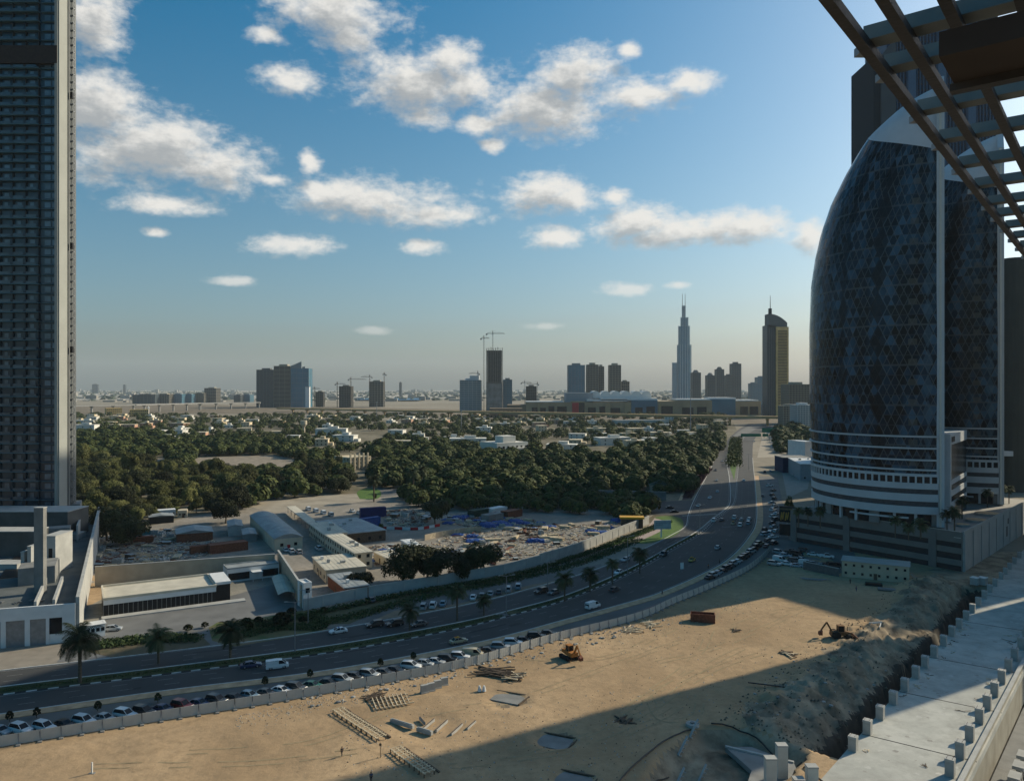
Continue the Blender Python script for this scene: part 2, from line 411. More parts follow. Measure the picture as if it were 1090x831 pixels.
for (px, py, r, dd) in ((590, 786, 4.5, .7), (665, 765, 3, .5), (540, 745, 5, .5), (610, 828, 4, .6), (455, 773, 7, .3)):
    g = G(px, py); PADS.append((g.x, g.y, r, dd))
M_sand = sand_mat('lot_sand', [(.32, .222, .13), (.44, .31, .185), (.265, .188, .112)], .03, .5, .5)
M_sand2 = sand_mat('excavated_earth', [(.23, .18, .125), (.38, .305, .21), (.06, .047, .034)], .13, .16, .5)
M_dust = sand_mat('desert_dust', [(.22, .19, .145), (.30, .265, .21), (.17, .15, .11)], .004, .08, .2)
nx = int((LX1 - LX0) / .9); ny = int((LY1 - LY0) / .9)
mb = MB(); hs_ = []
for j in range(ny + 1):
    for i in range(nx + 1):
        x = LX0 + (LX1 - LX0) * i / nx; y = LY0 + (LY1 - LY0) * j / ny
        fy = fence_y(x)
        z = lot_height(x, y)
        if fy is not None and y > fy - .5 and x < 100 and Vector((x, y)).dot(NDK) < -50: z = 0
        if i in (0, nx) or j in (0, ny): z = 0 if z > -5 else z
        if 118 < x and y > 262 and Vector((x, y)).dot(NDK) < -48: z = min(z, .0) if z > 0 else z
        mb.v.append((x, y, z))
for j in range(ny):
    for i in range(nx):
        a = j * (nx + 1) + i; mb.f.append((a, a + 1, a + nx + 2, a + nx + 1))
        xm, ym, zm = mb.v[a]; q = -43.2 - Vector((xm, ym)).dot(NDK)
        b_ = Vector((xm, ym)).dot(UDK)
        w_ = mn.noise(Vector((xm * .12, ym * .12, 0))) * 6 - 1.5
        fy = fence_y(xm)
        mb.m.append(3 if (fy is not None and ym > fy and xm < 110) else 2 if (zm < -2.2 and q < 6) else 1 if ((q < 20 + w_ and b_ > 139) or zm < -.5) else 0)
lot = mb.build('sand_lot', [M_sand, M_sand2, mat('trench_shade_soil', (.05, .045, .035), var=.3, scale=.4), sand_mat('roadside_dust', [(.20, .19, .16), (.27, .25, .21), (.15, .14, .12)], .05, .5, .3)], smooth=True)  # third tone: the shade in the trench is put into its soil colour
struct(lot, 'sandy building lot with a dug cutting and spoil bank', 'ground')
# the far ground, one sheet to the horizon with the lot let into it
bm = bmesh.new()
outer = [bm.verts.new((15000 * math.cos(t), 15000 * math.sin(t), 0)) for t in [2 * math.pi * k / 48 for k in range(48)]]
xs = [LX0 + (LX1 - LX0) * i / 20 for i in range(21)]; ys = [LY0 + (LY1 - LY0) * i / 12 for i in range(13)]
inner = [bm.verts.new((x, LY0, 0)) for x in xs] + [bm.verts.new((LX1, y, 0)) for y in ys[1:]] + [bm.verts.new((x, LY1, 0)) for x in reversed(xs[:-1])] + [bm.verts.new((LX0, y, 0)) for y in reversed(ys[1:-1])]
es = [bm.edges.new((L_[i], L_[(i + 1) % len(L_)])) for L_ in (outer, inner) for i in range(len(L_))]
bmesh.ops.triangle_fill(bm, edges=es, use_beauty=True)
for f in bm.faces:
    if f.normal.z < 0: f.normal_flip()
me = bpy.data.meshes.new('ground'); bm.to_mesh(me); bm.free(); me.materials.append(M_dust)
g_ = bpy.data.objects.new('ground', me); C.objects.link(g_); struct(g_, 'dusty desert ground reaching to the horizon', 'ground')

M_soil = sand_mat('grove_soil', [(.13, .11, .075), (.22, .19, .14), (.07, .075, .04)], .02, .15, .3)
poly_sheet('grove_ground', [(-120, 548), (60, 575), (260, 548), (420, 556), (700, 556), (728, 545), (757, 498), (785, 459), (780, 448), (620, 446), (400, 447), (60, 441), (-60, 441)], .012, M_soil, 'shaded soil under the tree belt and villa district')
M_yard = sand_mat('yard_dust', [(.22, .20, .17), (.30, .27, .23), (.16, .145, .12)], .05, .5, .3)
poly_sheet('works_yard', [(90, 625), (104, 572), (265, 536), (420, 526), (560, 540), (700, 545), (690, 552), (614, 589), (536, 612), (430, 630), (330, 648), (323, 640), (292, 612)], .03, M_yard, 'dusty open yard of the works compound')
poly_sheet('sandy_strip', [(262, 538), (300, 529), (405, 524), (440, 520), (425, 528), (330, 541), (290, 546)], .05, mat('pale_track', (.30, .26, .2), var=.2, scale=.1), 'pale sand track along the grove')
M_pave = mat('grey_paving', (.15, .15, .145), var=.2, scale=.15)
poly_sheet('forecourt', [(60, 705), (88, 672), (110, 659), (245, 634), (330, 612), (325, 648), (262, 668), (230, 672), (232, 690), (160, 698)], .045, M_pave, 'grey paved forecourt before the long low hall')
poly_sheet('garage_apron', [(-60, 720), (-60, 695), (0, 690), (80, 682), (92, 686), (120, 700), (0, 716)], .04, mat('apron_dust', (.24, .21, .17), var=.15, scale=.3), 'dusty apron before the garage doors')
poly_sheet('curved_slip_road', [(395, 530), (430, 527), (470, 527), (520, 528), (520, 524), (440, 521), (412, 519), (385, 521), (385, 526)], .055, M_asph2, 'curved slip road beside the round lawn')
poly_sheet('round_lawn', [(383, 531), (400, 531), (406, 526), (402, 521), (388, 520), (380, 524)], .08, M_lawn, 'bright round lawn at the slip road', 2)
poly_sheet('small_lawn', [(423, 522), (440, 523), (444, 520), (430, 518)], .08, M_lawn, 'small bright lawn across the slip road', 2)
poly_sheet('grove_lawn', [(317, 486), (352, 486), (357, 480), (345, 477.5), (325, 478)], .08, M_lawn, 'bright lawn among the trees')
poly_sheet('scrub_clearing', [(215, 503), (300, 503), (330, 492), (290, 484), (215, 487), (130, 488), (120, 494)], .04, mat('dry_scrub', (.16, .135, .1), col2=(.30, .25, .19), scale=.2), 'dry scrub clearing inside the grove')
poly_sheet('pale_car_park', [(838, 480), (866, 486), (860, 520), (838, 530), (832, 500)], .03, mat('pale_gravel', (.26, .245, .21), var=.15, scale=.2), 'pale gravel plot beside the glass tower')
poly_sheet('sand_verge', [(806, 487), (836, 486), (846, 466), (826, 453), (812, 462)], .03, mat('verge_sand', (.3, .26, .2), var=.15, scale=.1), 'sand verge beyond the service road')
poly_sheet('lot_car_park', [(812, 592), (820, 565), (846, 560), (905, 575), (912, 596), (896, 612), (862, 603)], .03, M_asph2, 'dark car park at the corner of the podium')

# ================================================================ the road
NL = curve([(-300, 806), (-120, 778), (0, 760), (175, 735), (350, 713), (507, 684), (603, 659), (680, 638), (704, 630), (745, 612), (775, 595), (796, 573), (805, 553), (804, 520), (801, 485), (803, 468), (812, 459), (830, 451)])
NU = curve([(-300, 784), (-120, 758), (0, 740), (175, 718), (350, 695), (480, 671), (545, 655), (607, 637), (672, 609), (716, 584), (745, 568), (760, 554), (772, 545), (782, 533), (785, 509), (789, 475), (795, 463), (812, 452)])
FL = curve([(-300, 772), (-120, 748), (0, 731), (175, 710), (350, 687), (480, 664), (545, 649), (607, 631.5), (672, 604), (716, 580), (742, 565), (758, 552), (770, 543), (777, 533), (776, 509), (773, 485), (778, 467), (790, 457), (805, 450)])
FU = curve([(-300, 752), (-120, 730), (0, 714), (175, 694), (330, 674), (490, 645), (567, 626), (640, 604), (690, 582), (716, 569), (730, 560), (733, 548), (740, 530), (757, 498), (766, 478), (785, 458), (800, 449)])
mb = MB(); A = resample(NU, 240)
B = [nearest(NL, p) for p in A]; RA, RB = A, B; ribbon(A, B, .06, mb)
struct(mb.build('near_carriageway', M_asph), 'near carriageway of the curving dual road', 'road')
mb = MB(); A2 = resample(FL, 240); B2 = [nearest(FU, p) for p in A2]; ribbon(A2, B2, .06, mb)
struct(mb.build('far_carriageway', M_asph), 'far carriageway of the curving dual road', 'road')
mb = MB(); A3 = resample(NU, 240); B3 = [nearest(FL, p) for p in A3]; ribbon(A3, B3, .052, mb)
struct(mb.build('median_base', M_asph2), 'worn asphalt between the carriageways', 'road')
# junction, slip and bay
poly_sheet('junction', [(728, 562), (760, 552), (782, 534), (776, 520), (738, 532), (700, 534), (680, 548), (716, 548)], .056, M_asph, 'side road mouth at the junction')
poly_sheet('parking_bay', [(330, 672), (372, 664), (405, 650), (450, 634), (500, 622), (555, 612), (600, 607), (640, 600), (640, 604), (567, 627), (490, 646), (400, 663)], .054, M_asph2, 'lay-by with parked cars below the hedge')
poly_sheet('bay_soil', [(398, 660), (420, 650), (443, 648), (475, 644), (490, 642), (566, 622), (592, 618), (585, 622), (480, 648)], .075, mat('bare_soil', (.2, .15, .1), var=.2, scale=.5), 'bare soil island beside the lay-by')
poly_sheet('corner_lawn', [(676, 578), (690, 578), (716, 571), (727, 561), (725, 552), (712, 549), (697, 551), (712, 556), (702, 566)], .09, M_lawn, 'bright corner lawn under the billboard', 1.5)
poly_sheet('corner_paving', [(640, 586), (676, 578), (702, 566), (712, 556), (697, 551), (690, 560), (650, 577)], .07, mat('pink_paving', (.34, .27, .24), var=.15, scale=.5), 'pinkish paving beside the corner lawn')
poly_sheet('purple_bed', [(726, 532), (736, 531), (741, 522), (754, 505), (757, 498), (752, 496), (740, 506), (730, 521)], .09, M_mauve, 'dark purple planted bed along the road')
poly_sheet('purple_bed', [(755, 489), (761, 489), (766, 479), (762, 478)], .09, M_mauve, 'short dark purple planted bed farther up the road')
poly_sheet('verge_path', [(722, 533), (726, 532), (730, 521), (740, 506), (752, 496), (745, 497), (733, 508)], .07, M_tan, 'tan path behind the purple bed')
poly_sheet('roadside_garden', [(88, 692), (92, 684), (130, 680), (170, 676), (212, 674), (224, 686), (200, 691), (120, 700)], .07, mat('garden_soil', (.07, .065, .035), col2=(.13, .1, .06), scale=.4), 'planted roadside garden before the white booth')
poly_sheet('shrub_island', [(222, 668), (232, 662), (262, 660), (330, 648), (342, 664), (350, 671), (310, 678), (250, 688), (226, 682)], .07, mat('island_grass', (.05, .09, .02), col2=(.2, .14, .08), scale=.2), 'planted island between forecourt and road')
poly_sheet('hedge_bank', [(330, 652), (430, 632), (536, 614), (614, 592), (691, 560), (700, 562), (650, 582), (560, 610), (450, 634), (400, 652), (372, 664), (345, 664)], .07, mat('hedge_bank_soil', (.05, .055, .025), col2=(.11, .1, .05), scale=.4), 'planted bank below the long wall')
# tan walk, service road
NLs = [p for p in resample(NL, 300) if p.y < 560]
walkA = offset(NLs, .3); walkB = offset(NLs, 3.1)
mb = MB(); strip_solid(walkA, walkB, 0, .16, mb)
struct(mb.build('tan_pavement', M_tan), 'raised tan pavement between main road and service road', 'pavement')
mb = MB(); OC = curve(OUTER, 3); servA = offset(NLs, 3.2); servB = [nearest(OC, p) for p in servA]; ribbon(servA, servB, .05, mb)
struct(mb.build('service_road', M_asph2), 'worn service road where cars park along the fence', 'road')
poly_sheet('pink_pavement', [(580, 681), (600, 671), (668, 655), (726, 632), (715, 641), (680, 656), (590, 680)], .09, mat('pink_block_paving', (.22, .15, .13), var=.15, scale=.6), 'pinkish paving strip inside the fence')
# median kerbs and grass
def kerb(name, line, w, z1, label, stripes=True, z0=0, ylim=700):
    mb = MB(); P = [p for p in line if p.y < ylim]
    tot = sum((b - a).length for a, b in zip(P, P[1:])); P = resample(P, int(tot / 1.0) + 2)
    Q = offset(P, w); 
    for i in range(len(P) - 1):
        mb.prism([(p.x, p.y) for p in (P[i], P[i + 1], Q[i + 1], Q[i])], z0, z1, (i // 2) % 2 if stripes else 0)
    return struct(mb.build(name, [M_kerbw, M_kerbb]), label, 'kerb')
kerb('kerb', offset(NU, -.35), .32, .2, 'black and white striped kerb on the near side of the median')
kerb('kerb', offset(FL, 0.05), .32, .2, 'plain pale kerb on the far side of the median', False)
kerb('kerb', offset(NL, 0.0), .28, .18, 'plain kerb along the tan pavement', False)
kerb('kerb', offset(FU, -.3), .3, .18, 'plain kerb along the far edge of the road', False)
def sub_by_px(line, x0, x1): return [p for p in line if x0 <= CX + p.x * F / p.y <= x1 and p.y < 1300]
for (x0, x1) in ((-400, 536), (545, 742)):
    a = sub_by_px(NU, x0, x1); a = offset(a, -.6); b = [nearest(FL, p) for p in a]; b = [q + (p - q).normalized() * .5 for p, q in zip(a, b)]
    mb = MB(); strip_solid(a, b, 0, .17, mb)
    struct(mb.build('median_grass', mat('median_turf', (.02, .034, .01), col2=(.05, .065, .02), scale=.5, bump=.5)), 'long strip of dark median grass ' + ('left of the crossing gap' if x0 < 0 else 'right of the crossing gap'), 'grass')
poly_sheet('median_tip', [(781.5, 511), (787, 476), (788, 467), (777, 467), (774, 485), (778, 500)], .16, M_lawn, 'grass tip of the planted median')
# lane paint
mb = MB()
def dashes(E0, E1, t, L=3.0, gap=6.0, wd=.2, ylim=520, solid=False):
    n0 = 300; A = resample(E0, n0); B = [nearest(E1, p) for p in A]; P = [a.lerp(b, t) for a, b in zip(A, B)]
    P = [p for p in P if p.y < ylim]; tot = sum((b - a).length for a, b in zip(P, P[1:])); P = resample(P, int(tot) + 2)
    per = int(L + gap)
    for i in range(len(P) - 1):
        if solid or i % per < L:
            q = offset(P[i:i + 2], wd); mb.add([(p.x, p.y, .072) for p in (P[i], P[i + 1], q[1], q[0])], [(0, 1, 2, 3)])
for t in (.3, .62): dashes(NU, NL, t, wd=.13); dashes(FL, FU, t, wd=.13)
for t in (.04, .96): dashes(NU, NL, t, solid=True); dashes(FL, FU, t, solid=True)
struct(mb.build('lane_markings', M_paintw), 'dashed white lane markings', 'road markings')
mb = MB()
for k in range(22):                                       # the crossing at the junction
    p = G(727, 549.5).lerp(G(762, 547.5), k / 21); mb.box(p.x, p.x + .6, p.y, p.y + 3.2, .071, .073)
a, b = G(769, 561), G(799, 559)
mb.bar((a.x, a.y, .07), (b.x, b.y, .07), .5, .01)
struct(mb.build('crossing_markings', M_paintw), 'pedestrian crossing stripes and stop line', 'road markings')
# concrete deck
mb = MB()
dl0 = -43.0; dr0 = -24.6
def UN(b, a, z): p = UDK * b + NDK * a; return (p.x, p.y, z)
mb.prism([UN(96, dl0, 0)[:2], UN(96, dr0, 0)[:2], UN(420, dr0, 0)[:2], UN(420, dl0, 0)[:2]], -1.1, .12)
deck = struct(mb.build('concrete_deck', sand_mat('deck_concrete', [(.38, .38, .345), (.49, .485, .44), (.30, .295, .265)], .09, .22, .2)), 'long pale concrete deck with stub columns on both edges', 'deck')
mb = MB()
for b in (150, 176, 203, 240, 275): mb.bar(UN(b, dl0 + .1, .13), UN(b + 1.5, dr0 - .1, .13), .28, .02)
struct(mb.build('deck_joints', M_black), 'dark expansion joints across the deck', 'joint')

# wheel tracks pressed into the sand
M_track = mat('pressed_sand', (.26, .2, .12), col2=(.34, .265, .16), scale=1.2, rough=.95, spec=.1)
tk = random.Random(3); mb = MB()
lines = [[(700, 705), (760, 690), (830, 660), (870, 640)], [(560, 800), (640, 770), (700, 735), (790, 690)], [(620, 790), (700, 750), (760, 712), (860, 680)], [(450, 760), (560, 740), (640, 712), (730, 680)], [(770, 670), (830, 650), (880, 645)], [(785, 640), (760, 665), (740, 700), (660, 760)], [(480, 815), (600, 800), (690, 770), (740, 740)], [(530, 700), (640, 700), (720, 668)], [(200, 800), (330, 790), (430, 750)], [(100, 815), (260, 812), (380, 800)], [(690, 740), (705, 765), (740, 762), (745, 740)]]
for ln in lines:
    P = curve(ln, 1.2)
    for off in (-.85, .85):
        Qa = offset(P, off - .18); Qb = offset(P, off + .18)
        for i in range(len(P) - 1):
            if mn.noise(Vector((P[i].x * .15, P[i].y * .15, off))) < -.12: continue
            q = [Qa[i], Qa[i + 1], Qb[i + 1], Qb[i]]
            mb.add([(v.x, v.y, lot_height(v.x, v.y) + .035) for v in q], [(3, 2, 1, 0) if (q[1] - q[0]).cross(q[2] - q[0]) < 0 else (0, 1, 2, 3)])
struct(mb.build('wheel_tracks', M_track), 'wheel tracks pressed across the sand lot', 'tracks')
mb = MB()                                                 # gravel and scraps too many to count
for k in range(3400):
    m_ = tk.random()
    if m_ < .55: px = tk.uniform(250, 800); t_ = (px - 330) / 350; py = 741 - 82 * t_ + 3 + abs(tk.gauss(0, 9))
    elif m_ < .8: px = tk.uniform(360, 700); py = tk.uniform(735, 830)
    else: px = tk.uniform(640, 950); py = tk.uniform(640, 770)
    g = G(px, py)
    fy = fence_y(g.x)
    if fy and g.y > fy - .6: continue
    z = lot_height(g.x, g.y); s = tk.uniform(.05, .2); a = tk.random() * 6; c_, s_ = math.cos(a) * s, math.sin(a) * s
    if z < -1.5: continue
    mb.add([(g.x + c_, g.y + s_, z - .02), (g.x - s_, g.y + c_ * .7, z - .02), (g.x - c_, g.y - s_, z - .02), (g.x + s_, g.y - c_ * .7, z - .02), (g.x, g.y, z + s * .9)], [(0, 1, 4), (1, 2, 4), (2, 3, 4), (3, 0, 4)], k % 3)
tag(mb.build('gravel', [mat('brown_scraps', (.16, .12, .08), var=.3), M_conc, mat('pale_stone_chips', (.45, .4, .32), var=.2)]), 'gravel and small scraps strewn over the sand lot', 'gravel', kind='stuff')

mb = MB()                                                 # clods on the spoil bank
for k in range(2600):
    px = tk.uniform(740, 1045); py = tk.uniform(618, 800); g = G(px, py); q = -43.2 - g.xy.dot(NDK); b = g.xy.dot(UDK)
    if not (4 < q < 24) or not (138 < b < 290): continue
    z = lot_height(g.x, g.y); s = tk.uniform(.1, .5) ** 1.3; a = tk.random() * 6; c_, s_ = math.cos(a) * s, math.sin(a) * s
    mb.add([(g.x + c_, g.y + s_, z - .05), (g.x - s_, g.y + c_ * .7, z - .05), (g.x - c_, g.y - s_, z - .05), (g.x + s_, g.y - c_ * .7, z - .05), (g.x + s * .2, g.y, z + s * .8)], [(0, 1, 4), (1, 2, 4), (2, 3, 4), (3, 0, 4)], 0 if tk.random() < .55 else 1)
tag(mb.build('earth_clods', [mat('dark_clod', (.10, .088, .066), var=.4), M_sand2]), 'dark clods and rubble over the spoil bank', 'earth', kind='stuff')
# ================================================================ generic buildings
def two_tone_windows(root, L, D, H, nf, nb, wm, faces='F', sill=1.0, wh=1.4, ww=1.2, part='window', each=True, z0=0.0, frame=None):
    """window openings as shallow framed panes standing 4 cm proud of the wall; face F = y 0 side, R = x L side, K = x 0 side"""
    fh = H / nf; cnt = nb * nf * len(faces); mball = MB()
    for fc in faces:
        W = L if fc == 'F' else D; n_w = nb if fc == 'F' else max(1, int(nb * D / L))
        for i in range(nf):
            for k in range(n_w):
                c = W * (k + .5) / n_w; za = z0 + i * fh + sill; zb = min(za + wh, z0 + (i + 1) * fh - .2)
                mb = MB() if each else mball
                if fc == 'F': mb.box(c - ww / 2, c + ww / 2, -.06, .05, za, zb)
                elif fc == 'R': mb.box(L - .05, L + .06, c - ww / 2, c + ww / 2, za, zb)
                else: mb.box(-.06, .05, c - ww / 2, c + ww / 2, za, zb)
                if each: mb.build(part, wm, root)
    if not each:
        o = mball.build('windows', wm, root)
        if cnt > 100: o['kind'] = 'stuff'
def oriented(A, B, depth_left=True):
    """origin at A, local x towards B, local y away from the eye"""
    d = (B - A); L = d.length; rz = math.atan2(d.y, d.x); return L, rz
def house(name, label, cat, pA, pB, D, H, wall, roof=None, nf=1, nb=4, z=0.0, group=None, win=M_glassd, faces='F', parapet=.5, over=0, wargs={}, door=True):
    A = G(*pA, z) if len(pA) == 2 else Vector(pA); B = G(*pB, z) if len(pB) == 2 else Vector(pB)
    L, rz = oriented(A, B); t = thing(name, label, cat, A, rz, group)
    MB().box(0, L, 0, D, 0, H).build('wall', wall, t)
    mb = MB()
    if parapet:
        for a in ((-over, L + over, -over, .3), (-over, L + over, D - .3, D + over), (-over, .3, .3, D - .3), (L - .3, L + over, .3, D - .3)):
            mb.box(a[0], a[1], a[2], a[3], H + .002, H + parapet)
    mb.box(.3, L - .3, .3, D - .3, H + .003, H + .12)
    mb.build('roof', roof or wall, t)
    if nb: two_tone_windows(t, L, D, H, nf, nb, win, faces, **wargs)
    if door: MB().box(L * .48, L * .48 + 1.1, -.05, .04, 0.02, 2.1).build('door', M_woodd, t)
    return t, L, rz
def facade_tower(name, label, cat, px0, px1, ytop, Y, depth, glass, frame, floors=None, bays=8, ang=0.0, base=0.0, group=None, crown=None, slab=.35, pier=.5, proud=.35):
    X0 = GD(px0, Y).x; X1 = GD(px1, Y).x; H = ZH(ytop, Y); L = X1 - X0
    ca = math.cos(ang); L = L / (ca + abs(math.sin(ang)) * depth / max(L, 1)) if ang else L
    t = thing(name, label, cat, (X0 if ang >= 0 else X0, Y, base), ang, group); H -= base
    MB().box(0, L, 0, depth, 0, H - .5).build('glazing', glass, t)
    floors = floors or max(3, int(H / 4))
    mb = MB()
    for k in range(floors + 1):
        z = H * k / floors
        mb.box(-proud, L + proud, -proud, depth + proud, z - slab, z + slab)
    mb.build('floor_slabs', frame, t)
    mb = MB()
    for k in range(bays + 1):
        x = L * k / bays
        mb.box(x - pier / 2, x + pier / 2, -proud - .15, 0, 0, H + .4)
    nb = max(2, int(bays * depth / L))
    for k in range(nb + 1):
        y = depth * k / nb
        mb.box(L, L + proud + .15, y - pier / 2, y + pier / 2, 0, H + .4); mb.box(-proud - .15, 0, y - pier / 2, y + pier / 2, 0, H + .4)
    mb.build('piers', frame, t)
    mb = MB(); mb.box(L * .25, L * .75, depth * .25, depth * .75, H + .4, H + H * .03 + 2); 
    if crown: crown(mb, L, depth, H)
    mb.build('roof_plant', frame, t)
    return t, L, H
def crane(name_label, px, ybase, ytop, Y, jib_px0, jib_px1, group='tower cranes over the far building sites', rz=0.0):
    b = GD(px, Y); zt = ZH(ytop, Y); 
    t = thing('tower_crane', name_label, 'crane', (b.x, b.y, 0), rz, group)
    m = MB(); wd = 2.2
    for sx in (-1, 1):
        for sy in (-1, 1): m.bar((sx * wd / 2, sy * wd / 2, 0), (sx * wd / 2, sy * wd / 2, zt), .45)
    z = 0; k = 0
    while z < zt - 4:
        s = 1 if k % 2 else -1
        m.bar((-s * wd / 2, -wd / 2, z), (s * wd / 2, -wd / 2, z + 4), .28); m.bar((-s * wd / 2, wd / 2, z), (s * wd / 2, wd / 2, z + 4), .28); z += 4; k += 1
    m.build('mast', M_crane, t)
    x0 = (jib_px0 - px) * Y / F; x1 = (jib_px1 - px) * Y / F; zj = zt - 5
    m = MB(); m.bar((x0, 0, zj), (x1, 0, zj), .5, 1.0); m.bar((x0 * .9, 0, zj + 2.2), (x1 * .9, 0, zj + 2.2), .4)
    for k in range(12):
        xa = x0 * .9 + (x1 - x0) * .9 * k / 12; m.bar((xa, 0, zj), (xa + (x1 - x0) * .035, 0, zj + 2.2), .25)
    m.build('jib', M_crane, t)
    m = MB(); m.bar((0, 0, zj), (0, 0, zt + 3), 1.0); m.bar((0, 0, zt + 3), (x1 * .7, 0, zj + 2.2), .25); m.bar((0, 0, zt + 3), (x0 * .7, 0, zj + 2.2), .25); m.build('apex', M_crane, t)
    xs_ = x0 if abs(x0) < abs(x1) else x1
    MB().box(xs_ - 2, xs_ + 2, -1.5, 1.5, zj - 4, zj).build('counterweight', M_concd, t)
    MB().box(-1.2, 1.2, -3.0, -1.2, zj - 4, zj - 1).build('cab', M_white, t)
    return t
M_crane = mat('crane_paint', (.12, .10, .08), var=.1)
M_frosted = mat('pale_block', (.30, .31, .31), var=.1, scale=.05)
M_sandstone = mat('sandstone_cladding', (.30, .23, .14), var=.15, scale=.04)

# ================================================================ left high tower
Mbal = mat('balcony_slab', (.045, .12, .155), var=.3, scale=.12)
Mdk = mat('dark_blue_frame', (.012, .026, .036), var=.4, scale=.2)  # dark blue base colour of the party walls
Yt = 305.0; xR = (63 - CX) * Yt / F; W = 70.0; Ht = 262.0; fh = 3.72
t = thing('residential_tower', 'very tall dark residential tower with stacked balconies and a pale end wall', 'tower', (xR, Yt, 8))
MB().box(-W, -.5, 1.6, 11.6, 0, Ht).build('glazing', mat('tower_glass', (.015, .055, .085), col2=(.004, .012, .022), rough=.2, scale=.09, spec=.45), t)
mb = MB(); rl = MB(); cl = MB(); win = MB()
nf = int(Ht / fh)
r2 = random.Random(5)
for k in range(nf):
    z = k * fh
    mb.box(-W, -8.2, -.2 if k % 12 else -.6, 1.62, z, z + .38)
    mb.box(-7.4, -.6, .5, 1.62, z, z + .22)
    for b in range(12):
        x1 = -9 - b * 5.1
        rl.box(x1 - 4.1, x1, -.25, -.18, z + .38, z + 1.25 + (0.3 if r2.random() < .2 else 0))
        if r2.random() < .55: win.box(x1 - 3.4, x1 - 2.2 + r2.random(), 1.5, 1.62, z + .5, z + 3.0)
        cl.box(x1, x1 + .45, .9, 1.62, z + .385, z + fh - .002)
    for b in range(2): win.box(-6.6 + b * 3.1, -4.2 + b * 3.1, 1.45, 1.62, z + .8, z + 2.9)
o = mb.build('balconies', Mbal, t); o['kind'] = 'stuff'
o = rl.build('railings', mat('glass_railing', (.03, .06, .08), rough=.25, var=.5, scale=.15, spec=.7), t); o['kind'] = 'stuff'
o = cl.build('party_walls', Mdk, t); o['kind'] = 'stuff'
o = win.build('windows', mat('pale_blue_pane', (.06, .11, .15), rough=.2, var=.5, scale=.2, spec=.8), t); o['kind'] = 'stuff'  # paler bluish panes at random, no glow
for (z0, z1) in ((184, 191), (236, 240)): MB().box(-W, -.52, -.62, 1.4, z0, z1).build('mechanical_band', mat('brown_louvre', (.028, .022, .02), var=.3, scale=1), t)
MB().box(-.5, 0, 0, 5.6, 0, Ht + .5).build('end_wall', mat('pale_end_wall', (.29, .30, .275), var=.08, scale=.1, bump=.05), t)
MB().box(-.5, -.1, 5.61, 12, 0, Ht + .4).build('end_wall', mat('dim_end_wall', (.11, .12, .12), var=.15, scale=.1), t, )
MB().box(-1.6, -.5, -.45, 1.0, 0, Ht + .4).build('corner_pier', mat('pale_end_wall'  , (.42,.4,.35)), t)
mb = MB()
for k in range(int(Ht / 3)):
    mb.box(.02, 1.0, 8.2, 9.4, k * 3, k * 3 + .25); mb.bar((1.0, 8.2, k * 3), (1.0, 9.4, k * 3 + 3), .1)
for y in (8.2, 9.4): mb.bar((1.0, y, 0), (1.0, y, Ht), .22)
o = mb.build('hoist_mast', M_steel, t)
mb = MB(); mb.box(.3, .55, 6.0, 6.4, 0, Ht); mb.build('downpipe', M_concd, t)
for k, z in enumerate((70, 112, 173)):
    MB().box(.05, 1.3, 7.0, 8.1, z, z + 2.5).build('hoist_cage', M_black, t)

# ================================================================ podium under it
def wall_between(name, label, cat, A, B, th, z0, z1, m, parts=None, group=None):
    d = (B - A); L = d.length; rz = math.atan2(d.y, d.x)
    t = thing(name, label, cat, (A.x, A.y, z0), rz, group)
    MB().box(0, L, 0, th, 0, z1 - z0).build('wall_panel', m, t)
    MB().box(-.05, L + .05, -.06, th + .06, z1 - z0 + .002, z1 - z0 + .22).build('coping', M_conc, t)
    return t, L
Ag = G(80, 683); Bg = G(0, 690); d_ = (Ag - Bg).normalized(); Fg = Ag - d_ * 42
t = thing('garage_building', 'pale garage podium with grey roller doors at the foot of the high tower', 'building', (Fg.x, Fg.y, 0), math.atan2(d_.y, d_.x))
L = 42.0; H = 9.0
side = (Vector((-174, 328)) - Vector((-110, 196))).normalized()
rzg = math.atan2(d_.y, d_.x); cs = Vector((math.cos(rzg), math.sin(rzg))); sn = Vector((-math.sin(rzg), math.cos(rzg)))
def loc(p): q = Vector((p[0], p[1])) - Fg.xy; return (q.dot(cs), q.dot(sn))
mb = MB()
dxs = [(L - 2.9 - 2.9, L - 2.9, 1), (L - 10.0, L - 5.6 - .9, 0), (L - 15.2, L - 11.1, 0), (L - 20.4, L - 16.3, 0), (L - 25.6, L - 21.5, 0), (L - 30.8, L - 26.7, 0)]
xs_ = sorted([(a, b) for a, b, _ in dxs]); cur = 0
for a, b in xs_ + [(L, L)]:
    mb.box(cur, a, 0, .6, 0, H - 2.5); cur = b
mb.box(0, L, 0, .6, H - 2.5, H + .7)
mb.build('front_wall', M_white, t)
for a, b, kk in dxs:
    m = MB()
    if kk:
        MB().box(a, b, .3, .45, 2.4, H - 2.5).build('window', M_glassd, t); MB().box(a, b, .28, .45, 0, 2.4).build('door', M_white, t)
    else:
        for q in range(22): m.box(a, b, .32 + .03 * (q % 2), .5, q * (H - 2.5) / 22, (q + 1) * (H - 2.5) / 22)
        m.build('roller_door', M_steel, t)
bkL = loc(Vector((-174, 328)) - cs * 2); p0 = loc(Ag.xy)
mb = MB(); mb.prism([(0, .62), (L - .1, .62), (bkL[0] - .4, bkL[1]), (-46, bkL[1])], H - 1.2, H - .9)
mb.build('roof', mat('podium_roof', (.07, .08, .08), col2=(.13, .14, .135), scale=.15), t)
mb = MB()                                                 # long pale side wall
mb.prism([(L, .6), (L + .9, .3), (bkL[0] + .9, bkL[1]), (bkL[0], bkL[1])], 0, [11.2, 11.2, 13.2, 13.2] if True else 0)
mb.build('side_wall', M_conc, t)
